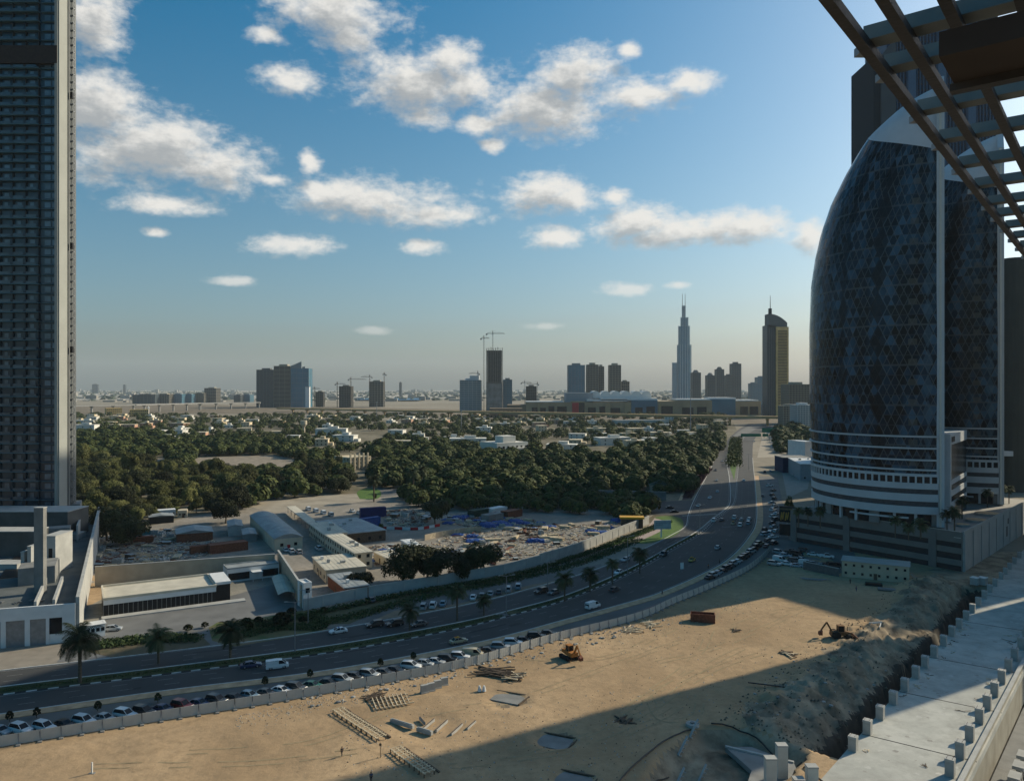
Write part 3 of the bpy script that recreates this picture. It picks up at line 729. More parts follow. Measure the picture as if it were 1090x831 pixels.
def onside(f, off): a = Vector((L, .6)); b = Vector((bkL[0], bkL[1])); d = (b - a); nn = Vector((-d.y, d.x)).normalized(); p = a + d * f + nn * off; return p
for (f0, f1, off, zt) in ((.30, .66, 7, 12.5), (.02, .2, 5, 10.4), (.02, .2, 9, 10.4), (.66, 1.0, 5, 13.8)):
    a, b = onside(f0, off), onside(f1, off); m = MB(); m.bar((a.x, a.y, (H - .9 + zt) / 2), (b.x, b.y, (H - .9 + zt) / 2), .6, zt - H + .9); m.build('ramp_wall', M_conc, t)
for (f0, f1, o0, o1, z0, z1) in ((.22, .30, 7, 16, H - .9, 13), (.62, .66, 7, 22, H - .9, 14.2), (.80, .83, 5, 30, H - .9, 15), (.92, 1.0, 6, 34, H - .9, 16.5)):
    q = [onside(f0, o0), onside(f1, o0), onside(f1, o1), onside(f0, o1)]; MB().prism([tuple(p) for p in q], z0, z1).build('rooftop_block', M_concd, t)
q = [onside(.30, 7.4), onside(.62, 7.4), onside(.62, 22), onside(.30, 22)]; MB().prism([tuple(p) for p in q], H - .88, H - .7).build('roof_well', M_black, t)
def rooftop(name, lab, cat, px0, px1, ybase, ytop, z, D, m, win=None, group=None):
    a = G(px0, ybase, z); b = GD(px1, a.y, z); zt = ZH(ytop, a.y)
    tt = thing(name, lab, cat, (a.x, a.y, z), 0.0, group); Lx = b.x - a.x
    MB().box(0, Lx, 0, D, 0, zt - z).build('wall', m, tt); MB().box(-.1, Lx + .1, -.1, D + .1, zt - z + .002, zt - z + .25).build('cap', M_conc, tt)
    if win: MB().box(Lx * .45, Lx * .75, -.06, .02, (zt - z) * .42, (zt - z) * .68).build('window', M_glassd, tt)
    return tt
zr = H - .9; M_dkc = mat('dim_concrete', (.085, .085, .08), var=.25, scale=.2)
rooftop('chimney_shaft', 'tall thin grey concrete shaft standing on the garage podium roof', 'shaft', 36, 46, 632, 541, zr, 1.6, M_concd)
rooftop('rooftop_cabin', 'pale rooftop block with one small dark window on the garage podium', 'rooftop block', 46, 59, 610, 571, zr, 9, M_conc, True)
rooftop('fin_wall', 'left slim concrete fin beside the tall shaft on the podium roof', 'fin wall', 22, 25.5, 616, 588, zr, 3, M_conc)
rooftop('fin_wall', 'right slim concrete fin beside the tall shaft on the podium roof', 'fin wall', 29, 33, 616, 582, zr, 3, M_conc)
rooftop('rooftop_cabin', 'long low concrete rooftop block behind the tall shaft', 'rooftop block', -20, 36, 592, 566, zr, 8, M_dkc)
rooftop('rooftop_cabin', 'wide dark plinth between podium roof and tower foot', 'rooftop block', -40, 72, 573, 545, zr, 14, M_dkc)
rooftop('rooftop_cabin', 'small pale rooftop box at the right of the tower foot', 'rooftop block', 59, 82, 574, 569, zr, 6, M_conc)
rooftop('rooftop_cabin', 'low parapet box on the left edge of the podium roof', 'rooftop block', -20, 18, 606, 601, zr, 6, M_conc)
for k in range(9):
    g = G(-8 + rnd.random() * 60, 636 + rnd.random() * 10, zr); 
    tt = thing('roof_rubble', 'scattered grey boards and blocks on the podium roof', 'rubble', g, rnd.random() * 3, 'loose blocks lying on the podium roof'); m = MB()
    for q in range(5): m.bar((rnd.uniform(-1, 1), rnd.uniform(-1, 1), .1 + q * .08), (rnd.uniform(-1, 1), rnd.uniform(-1, 1), .1 + q * .08), .25, .12)
    m.build('boards', M_steel, tt)

# ================================================================ compound at the left
t, L, rz = house('long_hall', 'long low hall with black front and pale flat roof behind the forecourt', 'hall', (110, 656.6), (230, 641), 16, 4.6, M_black, M_tinc, nb=0, parapet=.7, over=.15, door=False)
MB().box(0, L, -.12, .02, 3.3, 4.6).build('fascia', M_white, t)
m = MB(); m.box(L + .02, L + 4.2, 1.2, 14, 0, 4.9); m.build('end_block', M_black, t)
MB().box(L + .03, L + 4.4, 1.0, 14.2, 4.91, 5.7).build('end_roof', M_white, t)
m = MB()
for k in range(24): m.box(L * k / 24, L * k / 24 + .12, -.1, .03, .05, 3.28)
m.build('mullions', M_concd, t)
MB().box(-.5, L + 8, -3.2, -.2, .05, .35).build('plinth', M_conc, t)
t, L, rz = house('annex', 'white annex with dark ribbon windows beside the long hall', 'annex', (242, 620), (297, 613), 7, 4.2, M_white, M_tin, nb=0, door=False)
MB().box(.3, L * .42, -.06, .03, .6, 2.9).build('window_band', M_glassd, t); MB().box(L * .66, L - .3, -.06, .03, .6, 2.9).build('window_band', M_glassd, t)
m = MB(); m.box(L * .44, L * .64, -3, 0, 2.9, 3.1)
for x in (L * .45, L * .63): m.bar((x, -2.9, 0), (x, -2.9, 2.9), .12)
m.build('porch', M_white, t)
A = G(101, 624); B = G(292.5, 609); wall_between('boundary_wall', 'tall beige wall standing behind the long hall', 'wall', A, B, .5, 0, 6.2, M_beige)
A = Vector((-82, 271, 0)); B = G(322, 647); wall_between('boundary_wall', 'tall beige wall running forward at the right of the annex', 'wall', B, A, .5, 0, 6.6, M_beige)
t, L, rz = house('gatehouse', 'slim white gatehouse block at the front end of the tall beige wall', 'gatehouse', (323, 648), (332, 646.5), 5, 7.0, M_white, nf=2, nb=1, door=False)
t = thing('carport', 'curved fabric carport beside the tall beige wall', 'carport', G(303, 642, 0), R(30))
o = MB()
for k in range(7):
    y0 = k * 3.3
    for q in range(5):
        a0, a1 = q / 5, (q + 1) / 5; z0 = 2.6 + .8 * math.sin(a0 * math.pi); z1 = 2.6 + .8 * math.sin(a1 * math.pi)
        o.add([(a0 * 5 - 3.5, y0, z0), (a1 * 5 - 3.5, y0, z1), (a1 * 5 - 3.5, y0 + 3.25, z1), (a0 * 5 - 3.5, y0 + 3.25, z0)], [(0, 1, 2, 3)])
o.build('canopy', M_tinc, t)
for k in range(5): MB().bar((1.2, k * 5.2 + .5, 0), (1.2, k * 5.2 + .5, 3.0), .16).build('post', M_steel, t)
t.location = G(309, 641); t.rotation_euler = (0, 0, R(22))
house('booth', 'white roadside booth with small dark windows and a flat roof', 'booth', (91, 680), (112, 676.5), 3.2, 3.2, M_white, nf=1, nb=4, parapet=.15, over=.25, door=False, wargs=dict(sill=1.5, wh=.9, ww=.8))
def shed(label, pA, pB, D, H, rise, wall, roof, group=None, name='shed', nb=0, doorc=None, vault=False):
    """gable or vaulted roof, ridge runs away from the eye along local y"""
    A, B = G(*pA), G(*pB); L, rz = oriented(A, B); t = thing(name, label, 'shed', A, rz, group)
    MB().box(0, L, 0, D, 0, H).build('wall', wall, t); n_ = 8 if vault else 2; m = MB()
    pr = [(-.3 + (L + .6) * k / n_, H + (rise * math.sin(math.pi * k / n_) if vault else rise * (1 - abs(2 * k / n_ - 1)))) for k in range(n_ + 1)]
    for (xa, za), (xb, zb) in zip(pr, pr[1:]): m.add([(xa, -.4, za), (xb, -.4, zb), (xb, D + .4, zb), (xa, D + .4, za), (xa, -.4, za + .15), (xb, -.4, zb + .15), (xb, D + .4, zb + .15), (xa, D + .4, za + .15)], [(0, 3, 2, 1), (4, 5, 6, 7), (0, 1, 5, 4), (1, 2, 6, 5), (2, 3, 7, 6), (3, 0, 4, 7)])
    for y in (0.02, D - .02): m.add([(p[0] + (.3 if p[0] < 0 else 0) - (.3 if p[0] > L else 0), y, p[1]) for p in pr], [tuple(range(len(pr)))])
    k = 0
    for q in range(int(D / 2.2)): 
        for (xa, za), (xb, zb) in zip(pr, pr[1:]): m.bar((xa, q * 2.2, za + .17), (xb, q * 2.2, zb + .17), .12, .06)
    m.build('roof', roof, t)
    for q in range(nb): x = L * (q + .5) / nb; MB().box(x - .6, x + .6, -.05, .03, 1.8, 3.0).build('window', M_glassd, t)
    if doorc: MB().box(L * .5 - .6, L * .5 + .6, -.07, .02, .1, 2.3).build('door', doorc, t)
    return t
shed('long vaulted grey-roofed shed with cream end wall and red door', (292.5, 587), (322, 584.2), 62, 4.8, 1.6, M_cream, M_tin, vault=True, nb=2, doorc=M_red)
shed('pale corrugated shed over red containers left of the vaulted shed', (188, 578), (226.5, 575), 13, 3.6, 1.2, M_rust, M_tin)
shed('grey corrugated shed behind the vaulted shed flank, nearer one', (243, 571), (258, 570), 16, 4.2, .6, M_conc, M_tin)
shed('lower grey lean-to beside the vaulted shed', (259, 577), (273, 576), 14, 3.0, .5, M_concd, M_tin)
shed('dark-fronted shed with a pale roof near the grove', (159, 558), (185, 556), 8, 3.2, .6, M_black, M_tin)
house('site_cabin', 'long cream site cabin against the trees, left one', 'site cabin', (160, 551), (187, 549), 5, 3.2, M_white, nb=6, parapet=.1, wargs=dict(ww=.8, wh=.8, sill=1.2))
house('site_cabin', 'small cream site cabin against the trees, right one', 'site cabin', (189, 551), (199, 550.5), 5, 3.4, M_cream, nb=2, parapet=.1, wargs=dict(ww=.8, wh=.8, sill=1.2))
# right compound
t = thing('linear_carport', 'very long pale carport roof between two lanes of the works compound', 'carport', G(338, 573), 0)
a = G(338, 573); b = G(305, 545.5); dd = (b - a); L = dd.length; t.rotation_euler = (0, 0, math.atan2(dd.y, dd.x))
MB().box(0, L, -4.5, 0, 3.0, 3.25).build('roof', M_tinc, t)
for k in range(9): MB().bar((2 + k * (L - 4) / 8, -.4, 0), (2 + k * (L - 4) / 8, -.4, 3), .2).build('post', M_steel, t)
def block(label, corner_px, axis_a, axis_b, H, wall, roof, name='workshop', nb=4, nf=1, faces='F', parapet=.12, door=True):
    """corner nearest the eye, then the far ends of its two visible sides"""
    A = G(*corner_px); Bq = G(*axis_b); Aq = G(*axis_a)
    L = (Bq - A).length; rz = math.atan2((Bq - A).y, (Bq - A).x); D = (Aq - A).length
    if D > L: rz = math.atan2((Aq - A).y, (Aq - A).x) - math.pi / 2
    t = thing(name, label, 'workshop', A, rz)
    MB().box(0, L, 0, D, 0, H).build('wall', wall, t)
    m = MB().box(-.35, L + .35, -.35, D + .35, H + .002, H + .3)
    for k in range(int(L / 1.5)): m.box(k * 1.5, k * 1.5 + .1, -.33, D + .33, H + .302, H + .36)
    m.build('roof', roof, t)
    for q in range(3): xx = L * rnd.uniform(.1, .8); yy = D * rnd.uniform(.15, .8); MB().box(xx, xx + rnd.uniform(.8, 1.8), yy, yy + 1.2, H + .37, H + rnd.uniform(1.0, 1.6)).build('roof_unit', M_conc if q else M_white, t)
    two_tone_windows(t, L, D, H, nf, nb, M_glassd, faces, sill=1.1, wh=1.2, ww=1.1)
    if door: MB().box(-.05, .04, D * .5, D * .5 + 1.1, .02, 2.1).build('door', M_woodd, t)
    return t
block('two-storey cream workshop with a long pale roof, nearer half', (378, 606), (346, 584), (397, 604.5), 5.5, M_cream, M_tinc, nb=2, nf=2, faces='FK')
block('two-storey cream workshop with a pale roof, farther half', (345, 583), (329, 570), (368, 580), 5.2, M_cream, M_tinc, nb=3, nf=2, faces='FK')
block('wide grey-roofed open workshop in the compound middle', (364, 580), (336, 565), (399, 572), 4.2, M_woodd, M_tin, nb=4)
block('low cream workshop with a two-slope roof by the parked vans', (347, 621), (333, 606), (377, 612), 4.2, M_cream, M_tinc, nb=3, faces='FK')
block('small red-brown workshop with a pale canopy behind the long wall', (367, 639), (349, 624), (385, 633), 3.6, M_rust, M_tin, nb=2)
block('white flat cabin among the site stores', (440, 591), (427, 583), (447, 589), 3.0, M_white, M_white, 'site_cabin', nb=2)
block('cream flat-roofed store beside the dark trees', (412, 604), (398, 597), (425, 600), 3.2, M_cream, M_tinc, nb=2)
# long boundary wall W3
wpx = [(323, 650), (378, 638), (430, 629), (484, 620), (536, 611), (575, 600.5), (614, 589), (652, 573), (691, 557.5)]
for i, (p, q) in enumerate(zip(wpx, wpx[1:])):
    A, B = G(*p), G(*q)
    t, L = wall_between('boundary_wall', 'pale wall length %s from the gatehouse along the hedge bank' % ORD[i], 'wall', A, B, .35, 0, 3.1 if i < 5 else 3.6, mat('pale_blue_wall', (.30, .335, .325), var=.1, scale=.3) if i < 5 else M_conc, group='lengths of the long pale boundary wall')
    for k in range(int(L / 6)): MB().box(k * 6, k * 6 + .35, -.12, 0, 0, 3.0).build('pilaster', M_conc, t)
def container(label, p, q, m, H=2.8, D=2.6, z=0, group=None):
    A, B = G(*p), G(*q); L, rz = oriented(A, B); t = thing('shipping_container', label, 'container', (A.x, A.y, z), rz, group)
    mb = MB(); k = 0; x = 0
    while x < L - .01:
        x1 = min(L, x + .6); o_ = .06 if k % 2 else 0; mb.box(x, x1, o_, D - o_, .1, H - .1); x = x1; k += 1
    mb.build('corrugated_shell', m, t)
    m2 = MB()
    for z_ in (0, H - .12): m2.box(-.03, L + .03, -.04, .1, z_, z_ + .12); m2.box(-.03, L + .03, D - .1, D + .04, z_, z_ + .12)
    for x in (-.04, L - .12): m2.box(x, x + .16, -.05, .11, .12, H - .12)
    m2.build('corner_frame', m, t)
    MB().box(L + .01, L + .08, .1, D - .1, .15, H - .15).build('door', m, t); return t
container('long navy container at the far side of the works yard', (384, 552), (411, 550), M_navy, 5.0)
container('shorter navy container in front of the long one', (385, 563), (405, 560), M_blue, 4.6)
container('rust red container stack left of the vaulted shed', (224, 590), (264, 585), M_rust, 3.4, 5)
container('rust red container half hidden in the scrap yard', (203, 590), (221, 588), M_rust, 2.9)
container('teal container at the rear left of the scrap yard', (143, 572), (160, 570), mat('teal_paint', (.02, .12, .14), var=.2), 2.8)
container('rust red container below the teal one', (141, 579), (163, 577), M_rust, 2.6)
for i, (p, q, m, l_) in enumerate([((505, 551), (523, 548), M_green, 'dark green'), ((524, 549), (540, 546), M_white, 'white'), ((541, 552), (556, 549), M_rust, 'rust red'), ((556, 546), (572, 543), M_concd, 'grey'), ((520, 556), (536, 553), M_concd, 'grey front row')]):
    container('%s container in the store rows beyond the yard' % l_, p, q, mat('dark_green_paint', (.02, .05, .035), var=.3) if m is M_green else m, 3.4, 5)
# right strip of the road: green signs, billboard, low building
t = thing('gantry_sign', 'upper green road gantry sign beyond the planted median', 'road sign', G(822, 466)); 
MB().box(-13, 13, -.2, .2, 7, 12.5).build('sign_panel', M_green, t)
for x in (-10, 10): MB().bar((x, .4, 0), (x, .4, 12), .5).build('post', M_steel, t)
t = thing('gantry_sign', 'lower green road gantry sign left of the upper one', 'road sign', G(802, 469)); 
MB().box(-15, 9, -.2, .2, 5, 8.5).build('sign_panel', M_green, t); MB().box(11, 18, -.2, .2, 5, 8.5).build('sign_panel', M_green, t)
MB().bar((-16, .4, 5.6), (19, .4, 5.6), .4).build('beam', M_steel, t)
for x in (-16, 19): MB().bar((x, .4, 0), (x, .4, 6.5), .5).build('post', M_steel, t)
block('low blue-grey warehouse with a pale roof edge left of the glass tower', (852, 511), (839, 503), (871, 509.5), 11, mat('bluegrey_panel', (.24, .27, .29), var=.1), M_white, 'warehouse', nb=3)
t = thing('warehouse', 'dark navy end block behind the low blue-grey warehouse', 'warehouse', G(839, 503)); MB().box(-4, 16, 0, 18, 0, 11).build('cladding', mat('navy_cladding', (.02, .03, .07), var=.2), t); MB().box(-4.3, 16.3, -.3, 18.3, 11.01, 11.5).build('roof', M_concd, t)
t, L, rz = house('warehouse', 'taller pale block behind the low warehouse', 'warehouse', (857, 497), (868, 496.5), 20, 20, M_white, M_white, nb=0, door=False)
bA = G(829.5, 571); bB = G(846, 572.5); L, rz = oriented(bA, bB)
t = thing('billboard', 'large double-decked site hoarding with gold letter shapes on black beside the podium', 'billboard', bA, rz)
MB().box(0, L, 0, .6, 6.4, 13.2).build('upper_panel', M_black, t); MB().box(0, L, .05, .6, .8, 5.6).build('lower_panel', M_black, t)
m = MB(); w7 = L / 7
for k in range(3):
    x = .6 + k * w7 * 2.1
    for (a, b) in (((x, 7.2), (x + w7 * .45, 10.6)), ((x + w7 * .45, 10.6), (x + w7 * .9, 7.6)), ((x + w7 * .9, 7.6), (x + w7 * 1.5, 10.8))): m.bar((a[0], -.06, a[1]), (b[0], -.06, b[1]), .45, .1, up=(0, 1, 0))
m.build('gold_emblem', mat('gold_letter', (.45, .26, .06), var=.2, scale=1), t)
m = MB(); m.box(.4, L - .4, -.05, 0, 11.6, 12.4); m.build('title_strip', mat('dull_gold', (.16, .12, .07), var=.4, scale=2), t)
for x in (.3, L / 2, L - .3): MB().bar((x, .4, 0), (x, .4, 6.4), .3).build('post', M_steel, t)
t = thing('billboard', 'white roadside billboard on one post over the corner lawn', 'billboard', G(704, 572), R(8))
MB().box(-3.2, 4.2, -.2, .2, 3.6, 7.4).build('panel', mat('billboard_face', (.36, .40, .40), var=.25, scale=.5), t)
m = MB(); m.box(-2.4, 2.8, -.24, -.2, 6.2, 6.6); m.box(-2.4, .6, -.24, -.2, 5.4, 5.7); m.build('faint_print', mat('faint_print', (.22, .26, .28), var=.2), t)
MB().bar((0, .25, 0), (0, .25, 3.8), .5).build('post', M_white, t)
t = thing('gate_canopy', 'yellow-edged gate canopy at the far end of the long wall', 'canopy', G(660, 562), R(-4)); 
MB().box(0, 11, 0, 5, 4.2, 5.0).build('roof', M_yellow, t); MB().box(.6, 10.4, .5, 4.6, 0, 4.19).build('kiosk', M_woodd, t)
# villa wall & low walls under the trees
wall_between('boundary_wall', 'dark grey wall under the trees left of the junction', 'wall', G(627, 531), G(709, 533), .4, 0, 5.0, M_concd)
t = shed('small pitched green-roofed gatehouse among the trees near the purple bed', (692, 524), (712, 524), 14, 4.5, 3, M_beige, mat('green_roof', (.09, .13, .11), var=.2), name='gatehouse')
# ================================================================ diamond-clad oval towers
def facade_mat():
    m = bpy.data.materials.new('diamond_glass'); m.use_nodes = True; nt = m.node_tree; n = nt.nodes; l = nt.links; b = n['Principled BSDF']
    tc = n.new('ShaderNodeTexCoord'); sp = n.new('ShaderNodeSeparateXYZ'); l.new(tc.outputs['UV'], sp.inputs[0])
    def M(op, *a):
        q = n.new('ShaderNodeMath'); q.operation = op
        for i, v in enumerate(a):
            if isinstance(v, (int, float)): q.inputs[i].default_value = v
            else: l.new(v, q.inputs[i])
        return q.outputs[0]
    U = M('MULTIPLY', sp.outputs[0], 1 / 2.8); V = M('MULTIPLY', sp.outputs[1], 1 / 6.2)
    p = M('ADD', U, V); q = M('SUBTRACT', U, V)
    def line(s, w):
        f = M('FRACT', s); d = M('MINIMUM', f, M('SUBTRACT', 1.0, f)); return M('LESS_THAN', d, w)
    fl = M('MULTIPLY', sp.outputs[1], 1 / 3.7)
    diag = M('MAXIMUM', line(p, .05), line(q, .05)); hor = line(fl, .05); hor2 = line(M('MULTIPLY', sp.outputs[1], 1 / 14.8), .022)
    fp, fq = M('FLOOR', p), M('FLOOR', q); ff = M('FLOOR', fl)
    cb = n.new('ShaderNodeCombineXYZ'); l.new(fp, cb.inputs[0]); l.new(fq, cb.inputs[1]); l.new(ff, cb.inputs[2])
    wn = n.new('ShaderNodeTexWhiteNoise'); wn.noise_dimensions = '3D'; l.new(cb.outputs[0], wn.inputs['Vector'])
    # lozenge columns: groups of panes of darker tint, running up the face
    big = n.new('ShaderNodeTexNoise'); big.inputs['Scale'].default_value = 1; big.inputs['Detail'].default_value = 1
    c2 = n.new('ShaderNodeCombineXYZ'); l.new(M('MULTIPLY', sp.outputs[0], .11), c2.inputs[0]); l.new(M('MULTIPLY', sp.outputs[1], .02), c2.inputs[1]); l.new(c2.outputs[0], big.inputs['Vector'])
    k = M('ADD', M('MULTIPLY', wn.outputs['Value'], .42), M('MULTIPLY', big.outputs['Fac'], 1.1))
    cr = n.new('ShaderNodeValToRGB'); e = cr.color_ramp.elements
    e[0].position = .6; e[0].color = (.003, .005, .008, 1); e[1].position = 1.15; e[1].color = (.035, .095, .15, 1)
    x = cr.color_ramp.elements.new(.8); x.color = (.007, .024, .045, 1)
    l.new(k, cr.inputs['Fac'])
    mx = n.new('ShaderNodeMix'); mx.data_type = 'RGBA'; l.new(cr.outputs['Color'], mx.inputs['A']); mx.inputs['B'].default_value = (.13, .15, .15, 1)
    l.new(M('MULTIPLY', M('MAXIMUM', diag, hor2), .55), mx.inputs['Factor'])
    m2 = n.new('ShaderNodeMix'); m2.data_type = 'RGBA'; l.new(mx.outputs['Result'], m2.inputs['A']); m2.inputs['B'].default_value = (.05, .06, .065, 1); l.new(M('MULTIPLY', hor, .6), m2.inputs['Factor'])
    def tri(per): return M('SUBTRACT', 1.0, M('ABSOLUTE', M('SUBTRACT', M('MULTIPLY', M('FRACT', M('MULTIPLY', sp.outputs[1], 1 / per)), 2.0), 1.0)))
    def loz(u0, w, per): return M('LESS_THAN', M('MULTIPLY', M('ABSOLUTE', M('SUBTRACT', sp.outputs[0], u0)), 1 / w), tri(per))
    def layer(prev, mask, col, amt):
        q = n.new('ShaderNodeMix'); q.data_type = 'RGBA'; l.new(prev, q.inputs['A']); q.inputs['B'].default_value = col; l.new(M('MULTIPLY', mask, amt), q.inputs['Factor']); return q.outputs['Result']
    out = layer(m2.outputs['Result'], loz(20.0, 3.0, 12.4), (.003, .004, .006, 1), .8); out = layer(out, loz(34.0, 2.2, 12.4), (.003, .004, .006, 1), .7)
    out = layer(out, loz(3.2, 1.8, 9.3), (.08, .14, .18, 1), .5)
    bal = M('MULTIPLY', M('LESS_THAN', M('ABSOLUTE', M('SUBTRACT', sp.outputs[0], 8.2)), 1.5), M('LESS_THAN', M('FRACT', M('MULTIPLY', sp.outputs[1], 1 / 7.4)), .3))
    out = layer(out, bal, (.10, .10, .085, 1), .6)
    l.new(out, b.inputs['Base Color'])
    b.inputs['Roughness'].default_value = .18; b.inputs['Specular IOR Level'].default_value = .16
    l.new(M('MULTIPLY_ADD', wn.outputs['Value'], .22, .10), b.inputs['Roughness'])
    # every pane tilts a little so the sky breaks up in it
    geo = n.new('ShaderNodeNewGeometry'); v1 = n.new('ShaderNodeVectorMath'); v1.operation = 'SUBTRACT'; l.new(wn.outputs['Color'], v1.inputs[0]); v1.inputs[1].default_value = (.5, .5, .5)
    v2 = n.new('ShaderNodeVectorMath'); v2.operation = 'SCALE'; l.new(v1.outputs[0], v2.inputs[0]); v2.inputs['Scale'].default_value = .035
    v3 = n.new('ShaderNodeVectorMath'); v3.operation = 'ADD'; l.new(v2.outputs[0], v3.inputs[0]); l.new(geo.outputs['Normal'], v3.inputs[1])
    v4 = n.new('ShaderNodeVectorMath'); v4.operation = 'NORMALIZE'; l.new(v3.outputs[0], v4.inputs[0]); l.new(v4.outputs[0], b.inputs['Normal'])
    return m
M_dia = facade_mat()
M_cap = mat('white_metal_cap', (.52, .53, .55), rough=.55, var=.05, scale=.3)
M_twhite = mat('tower_white_cladding', (.47, .49, .50), rough=.6, var=.07, scale=.2)
PW0 = 13.0
# half width (share of the widest) against height: silhouette of the oval blade
SIL = [(0, .955), (14, .965), (30, .985), (49, 1.0), (75, 1.0), (94, .985), (105, .95), (116, .895), (127, .81), (138, .685), (146, .575), (150, .51)]
TOPZ = 162.0
SILT = SIL + [(154, .40), (157.5, .29), (160, .18), (161.5, .08), (162, .0)]
def sil(z):
    for (a, b), (c, d) in zip(SILT, SILT[1:]):
        if a <= z <= c: return b + (d - b) * (z - a) / (c - a)
    return 0
FIN = Vector((155.5, 281.5)); DIR = Vector((.479, .878)); Cc = Vector((162, 317)); RR = 37.0
def plan():
    """outline of the cut disc from the near end of the fin round the left to the far end"""
    pts = []; nrm = Vector((DIR.y, -DIR.x)); off = (Cc - FIN).dot(nrm)   # negative: centre lies left of the fin plane
    half = math.acos(max(-1, min(1, -off / RR)))
    base = math.atan2(nrm.y, nrm.x)
    N = 56
    for k in range(N + 1):
        a = base - half - (2 * math.pi - 2 * half) * k / N
        pts.append(Cc + Vector((math.cos(a), math.sin(a))) * RR)
    return pts
PL = plan()
def make_blade(label, shift, base_z=PW0):
    root = thing('oval_tower', label, 'tower', (FIN.x + shift[0], FIN.y + shift[1], base_z))
    P = [p - FIN for p in PL]; o0 = P[0]; N = len(P)
    arc = [0]
    for a, b in zip(P, P[1:]): arc.append(arc[-1] + (b - a).length)
    zs = [16 + 3.7 * k for k in range(60)]
    def pt(k, z, g=1.0):
        s = sil(z) * g; c = o0 + DIR * 10; q = c + (P[k] - c) * s
        # the blade keeps its near edge against the fin
        e = Vector(DIR) * 10 * (1 - s) * -.55
        q = q + e * (1 - k / N)
        return q
    def zcut(k): return 150 - 12.0 * (1 - min(1, abs(k - 0) / (N * .42)))     # underside of the white cap
    mb = MB(); mb.uv = []; cols = []
    NZ = 44
    for k in range(N):
        zc = zcut(k); col = []
        for j in range(NZ + 1):
            z = 18.8 + (zc - 18.8) * j / NZ; q = pt(k, z); mb.v.append((q.x, q.y, z)); mb.uv.append((arc[k], z))
    for k in range(N - 1):
        for j in range(NZ):
            a = k * (NZ + 1) + j; mb.f.append((a, a + 1, a + NZ + 2, a + NZ + 1)); mb.m.append(0)
    g = mb.build('diamond_facade', M_dia, root, smooth=True)
    mb = MB(); NC = 14
    for k in range(N):
        zc = zcut(k)
        for j in range(NC + 1):
            z = zc + (TOPZ - zc) * math.sin(j / NC * math.pi / 2); q = pt(k, z, 1.004); mb.v.append((q.x, q.y, z))
    for k in range(N - 1):
        for j in range(NC):
            a = k * (NC + 1) + j; mb.f.append((a, a + 1, a + NC + 2, a + NC + 1)); mb.m.append(0)
    mb.build('roof_cap', M_cap, root, smooth=True)
    # fin
    mb = MB(); D = 52; nr = Vector((DIR.y, -DIR.x)); 
    pr = [Vector((0, 0)) - DIR * 1.0 - nr * .3, Vector((0, 0)) - DIR * 1.0 + nr * 2.2, DIR * D + nr * 2.2, DIR * D - nr * .3]
    mb.prism([tuple(p) for p in pr], 0, TOPZ - 7)
    q0 = [(-DIR * 1.0 - nr * .25), (-DIR * 1.0 + nr * 2.15), (DIR * 9 + nr * 2.15), (DIR * 9 - nr * .25)]
    mb.build('fin', M_twhite, root)
    mb = MB(); mb.v = [(p.x, p.y, TOPZ - 6.9) for p in q0] + [tuple(q0[0] * .4 + q0[3] * .6) + (TOPZ + 4,), tuple(q0[1] * .4 + q0[2] * .6) + (TOPZ + 4,)]
    mb.f = [(0, 1, 5, 4), (1, 2, 5), (2, 3, 4, 5), (3, 0, 4), (3, 2, 1, 0)]; mb.m = [0] * 5
    mb.build('fin_tip', M_cap, root)
    mb = MB(); a = -DIR * 1.12 + nr * .9
    mb.bar((a.x, a.y, 0), (a.x, a.y, TOPZ - 7.2), .7, .3); mb.build('fin_light_groove', mat('bright_groove', (.6, .57, .5), var=.05), root)
    # white ring bands at the glass foot, ledges and base
    def ring(name, z0, z1, out, m, k0=0, k1=N, inn=0.0, kk=None):
        mb = MB()
        for k in range(k0, k1 - 1):
            def o_(i, d): 
                q = pt(i, (z0 + z1) / 2); c = (Cc - FIN); v = (q - c).normalized(); return q + v * d
            A, B, C_, D_ = o_(k, out), o_(k + 1, out), o_(k + 1, inn - .5), o_(k, inn - .5)
            mb.prism([tuple(A), tuple(B), tuple(C_), tuple(D_)], z0, z1)
        return mb.build(name, m, root)
    for z in (32.6, 28.3, 24.0, 20.4): ring('ledge', z, z + .6, .7, M_twhite)
    ring('base_band', 18.3, 19.3, .9, M_twhite); ring('base_band', 13.7, 15.9, .9, M_twhite); ring('base_band', 9.2, 11.9, .9, M_twhite); ring('base_band', 4.6, 7.3, 1.0, M_twhite)
    ring('dark_band', 15.9, 18.3, .3, M_glassd); ring('dark_band', 11.9, 13.7, .5, mat('grey_louvre', (.07, .07, .075), var=.2, scale=1)); ring('dark_band', 7.3, 9.2, .5, mat('grey_louvre', (.07, .07, .075)))
    for k in range(N - 1):
        q = pt(k, 17); c = (Cc - FIN); v = (q - c).normalized(); t_ = Vector((-v.y, v.x)); p = q + v * .35
        mb = MB(); mb.prism([tuple(p + t_ * .3), tuple(p - t_ * .3), tuple(p - t_ * .3 + v * .5), tuple(p + t_ * .3 + v * .5)], 15.91, 18.29); mb.build('window_post', M_twhite, root)
    ring('lobby_glass', .0, 4.6, -1.4, M_glassd, inn=-2)
    for k in range(0, N - 1, 3):
        q = pt(k, 4); c = (Cc - FIN); v = (q - c).normalized(); t_ = Vector((-v.y, v.x)); p = q - v * .2
        wd = .45 if k % 9 else 1.8
        mb = MB(); mb.prism([tuple(p + t_ * wd), tuple(p - t_ * wd), tuple(p - t_ * wd - v * 1.0), tuple(p + t_ * wd - v * 1.0)], 0, 4.59); mb.build('column', M_twhite if k % 9 else M_concd, root)
    ring('canopy', 2.6, 3.2, .2, M_twhite, 4, 14)
    return root
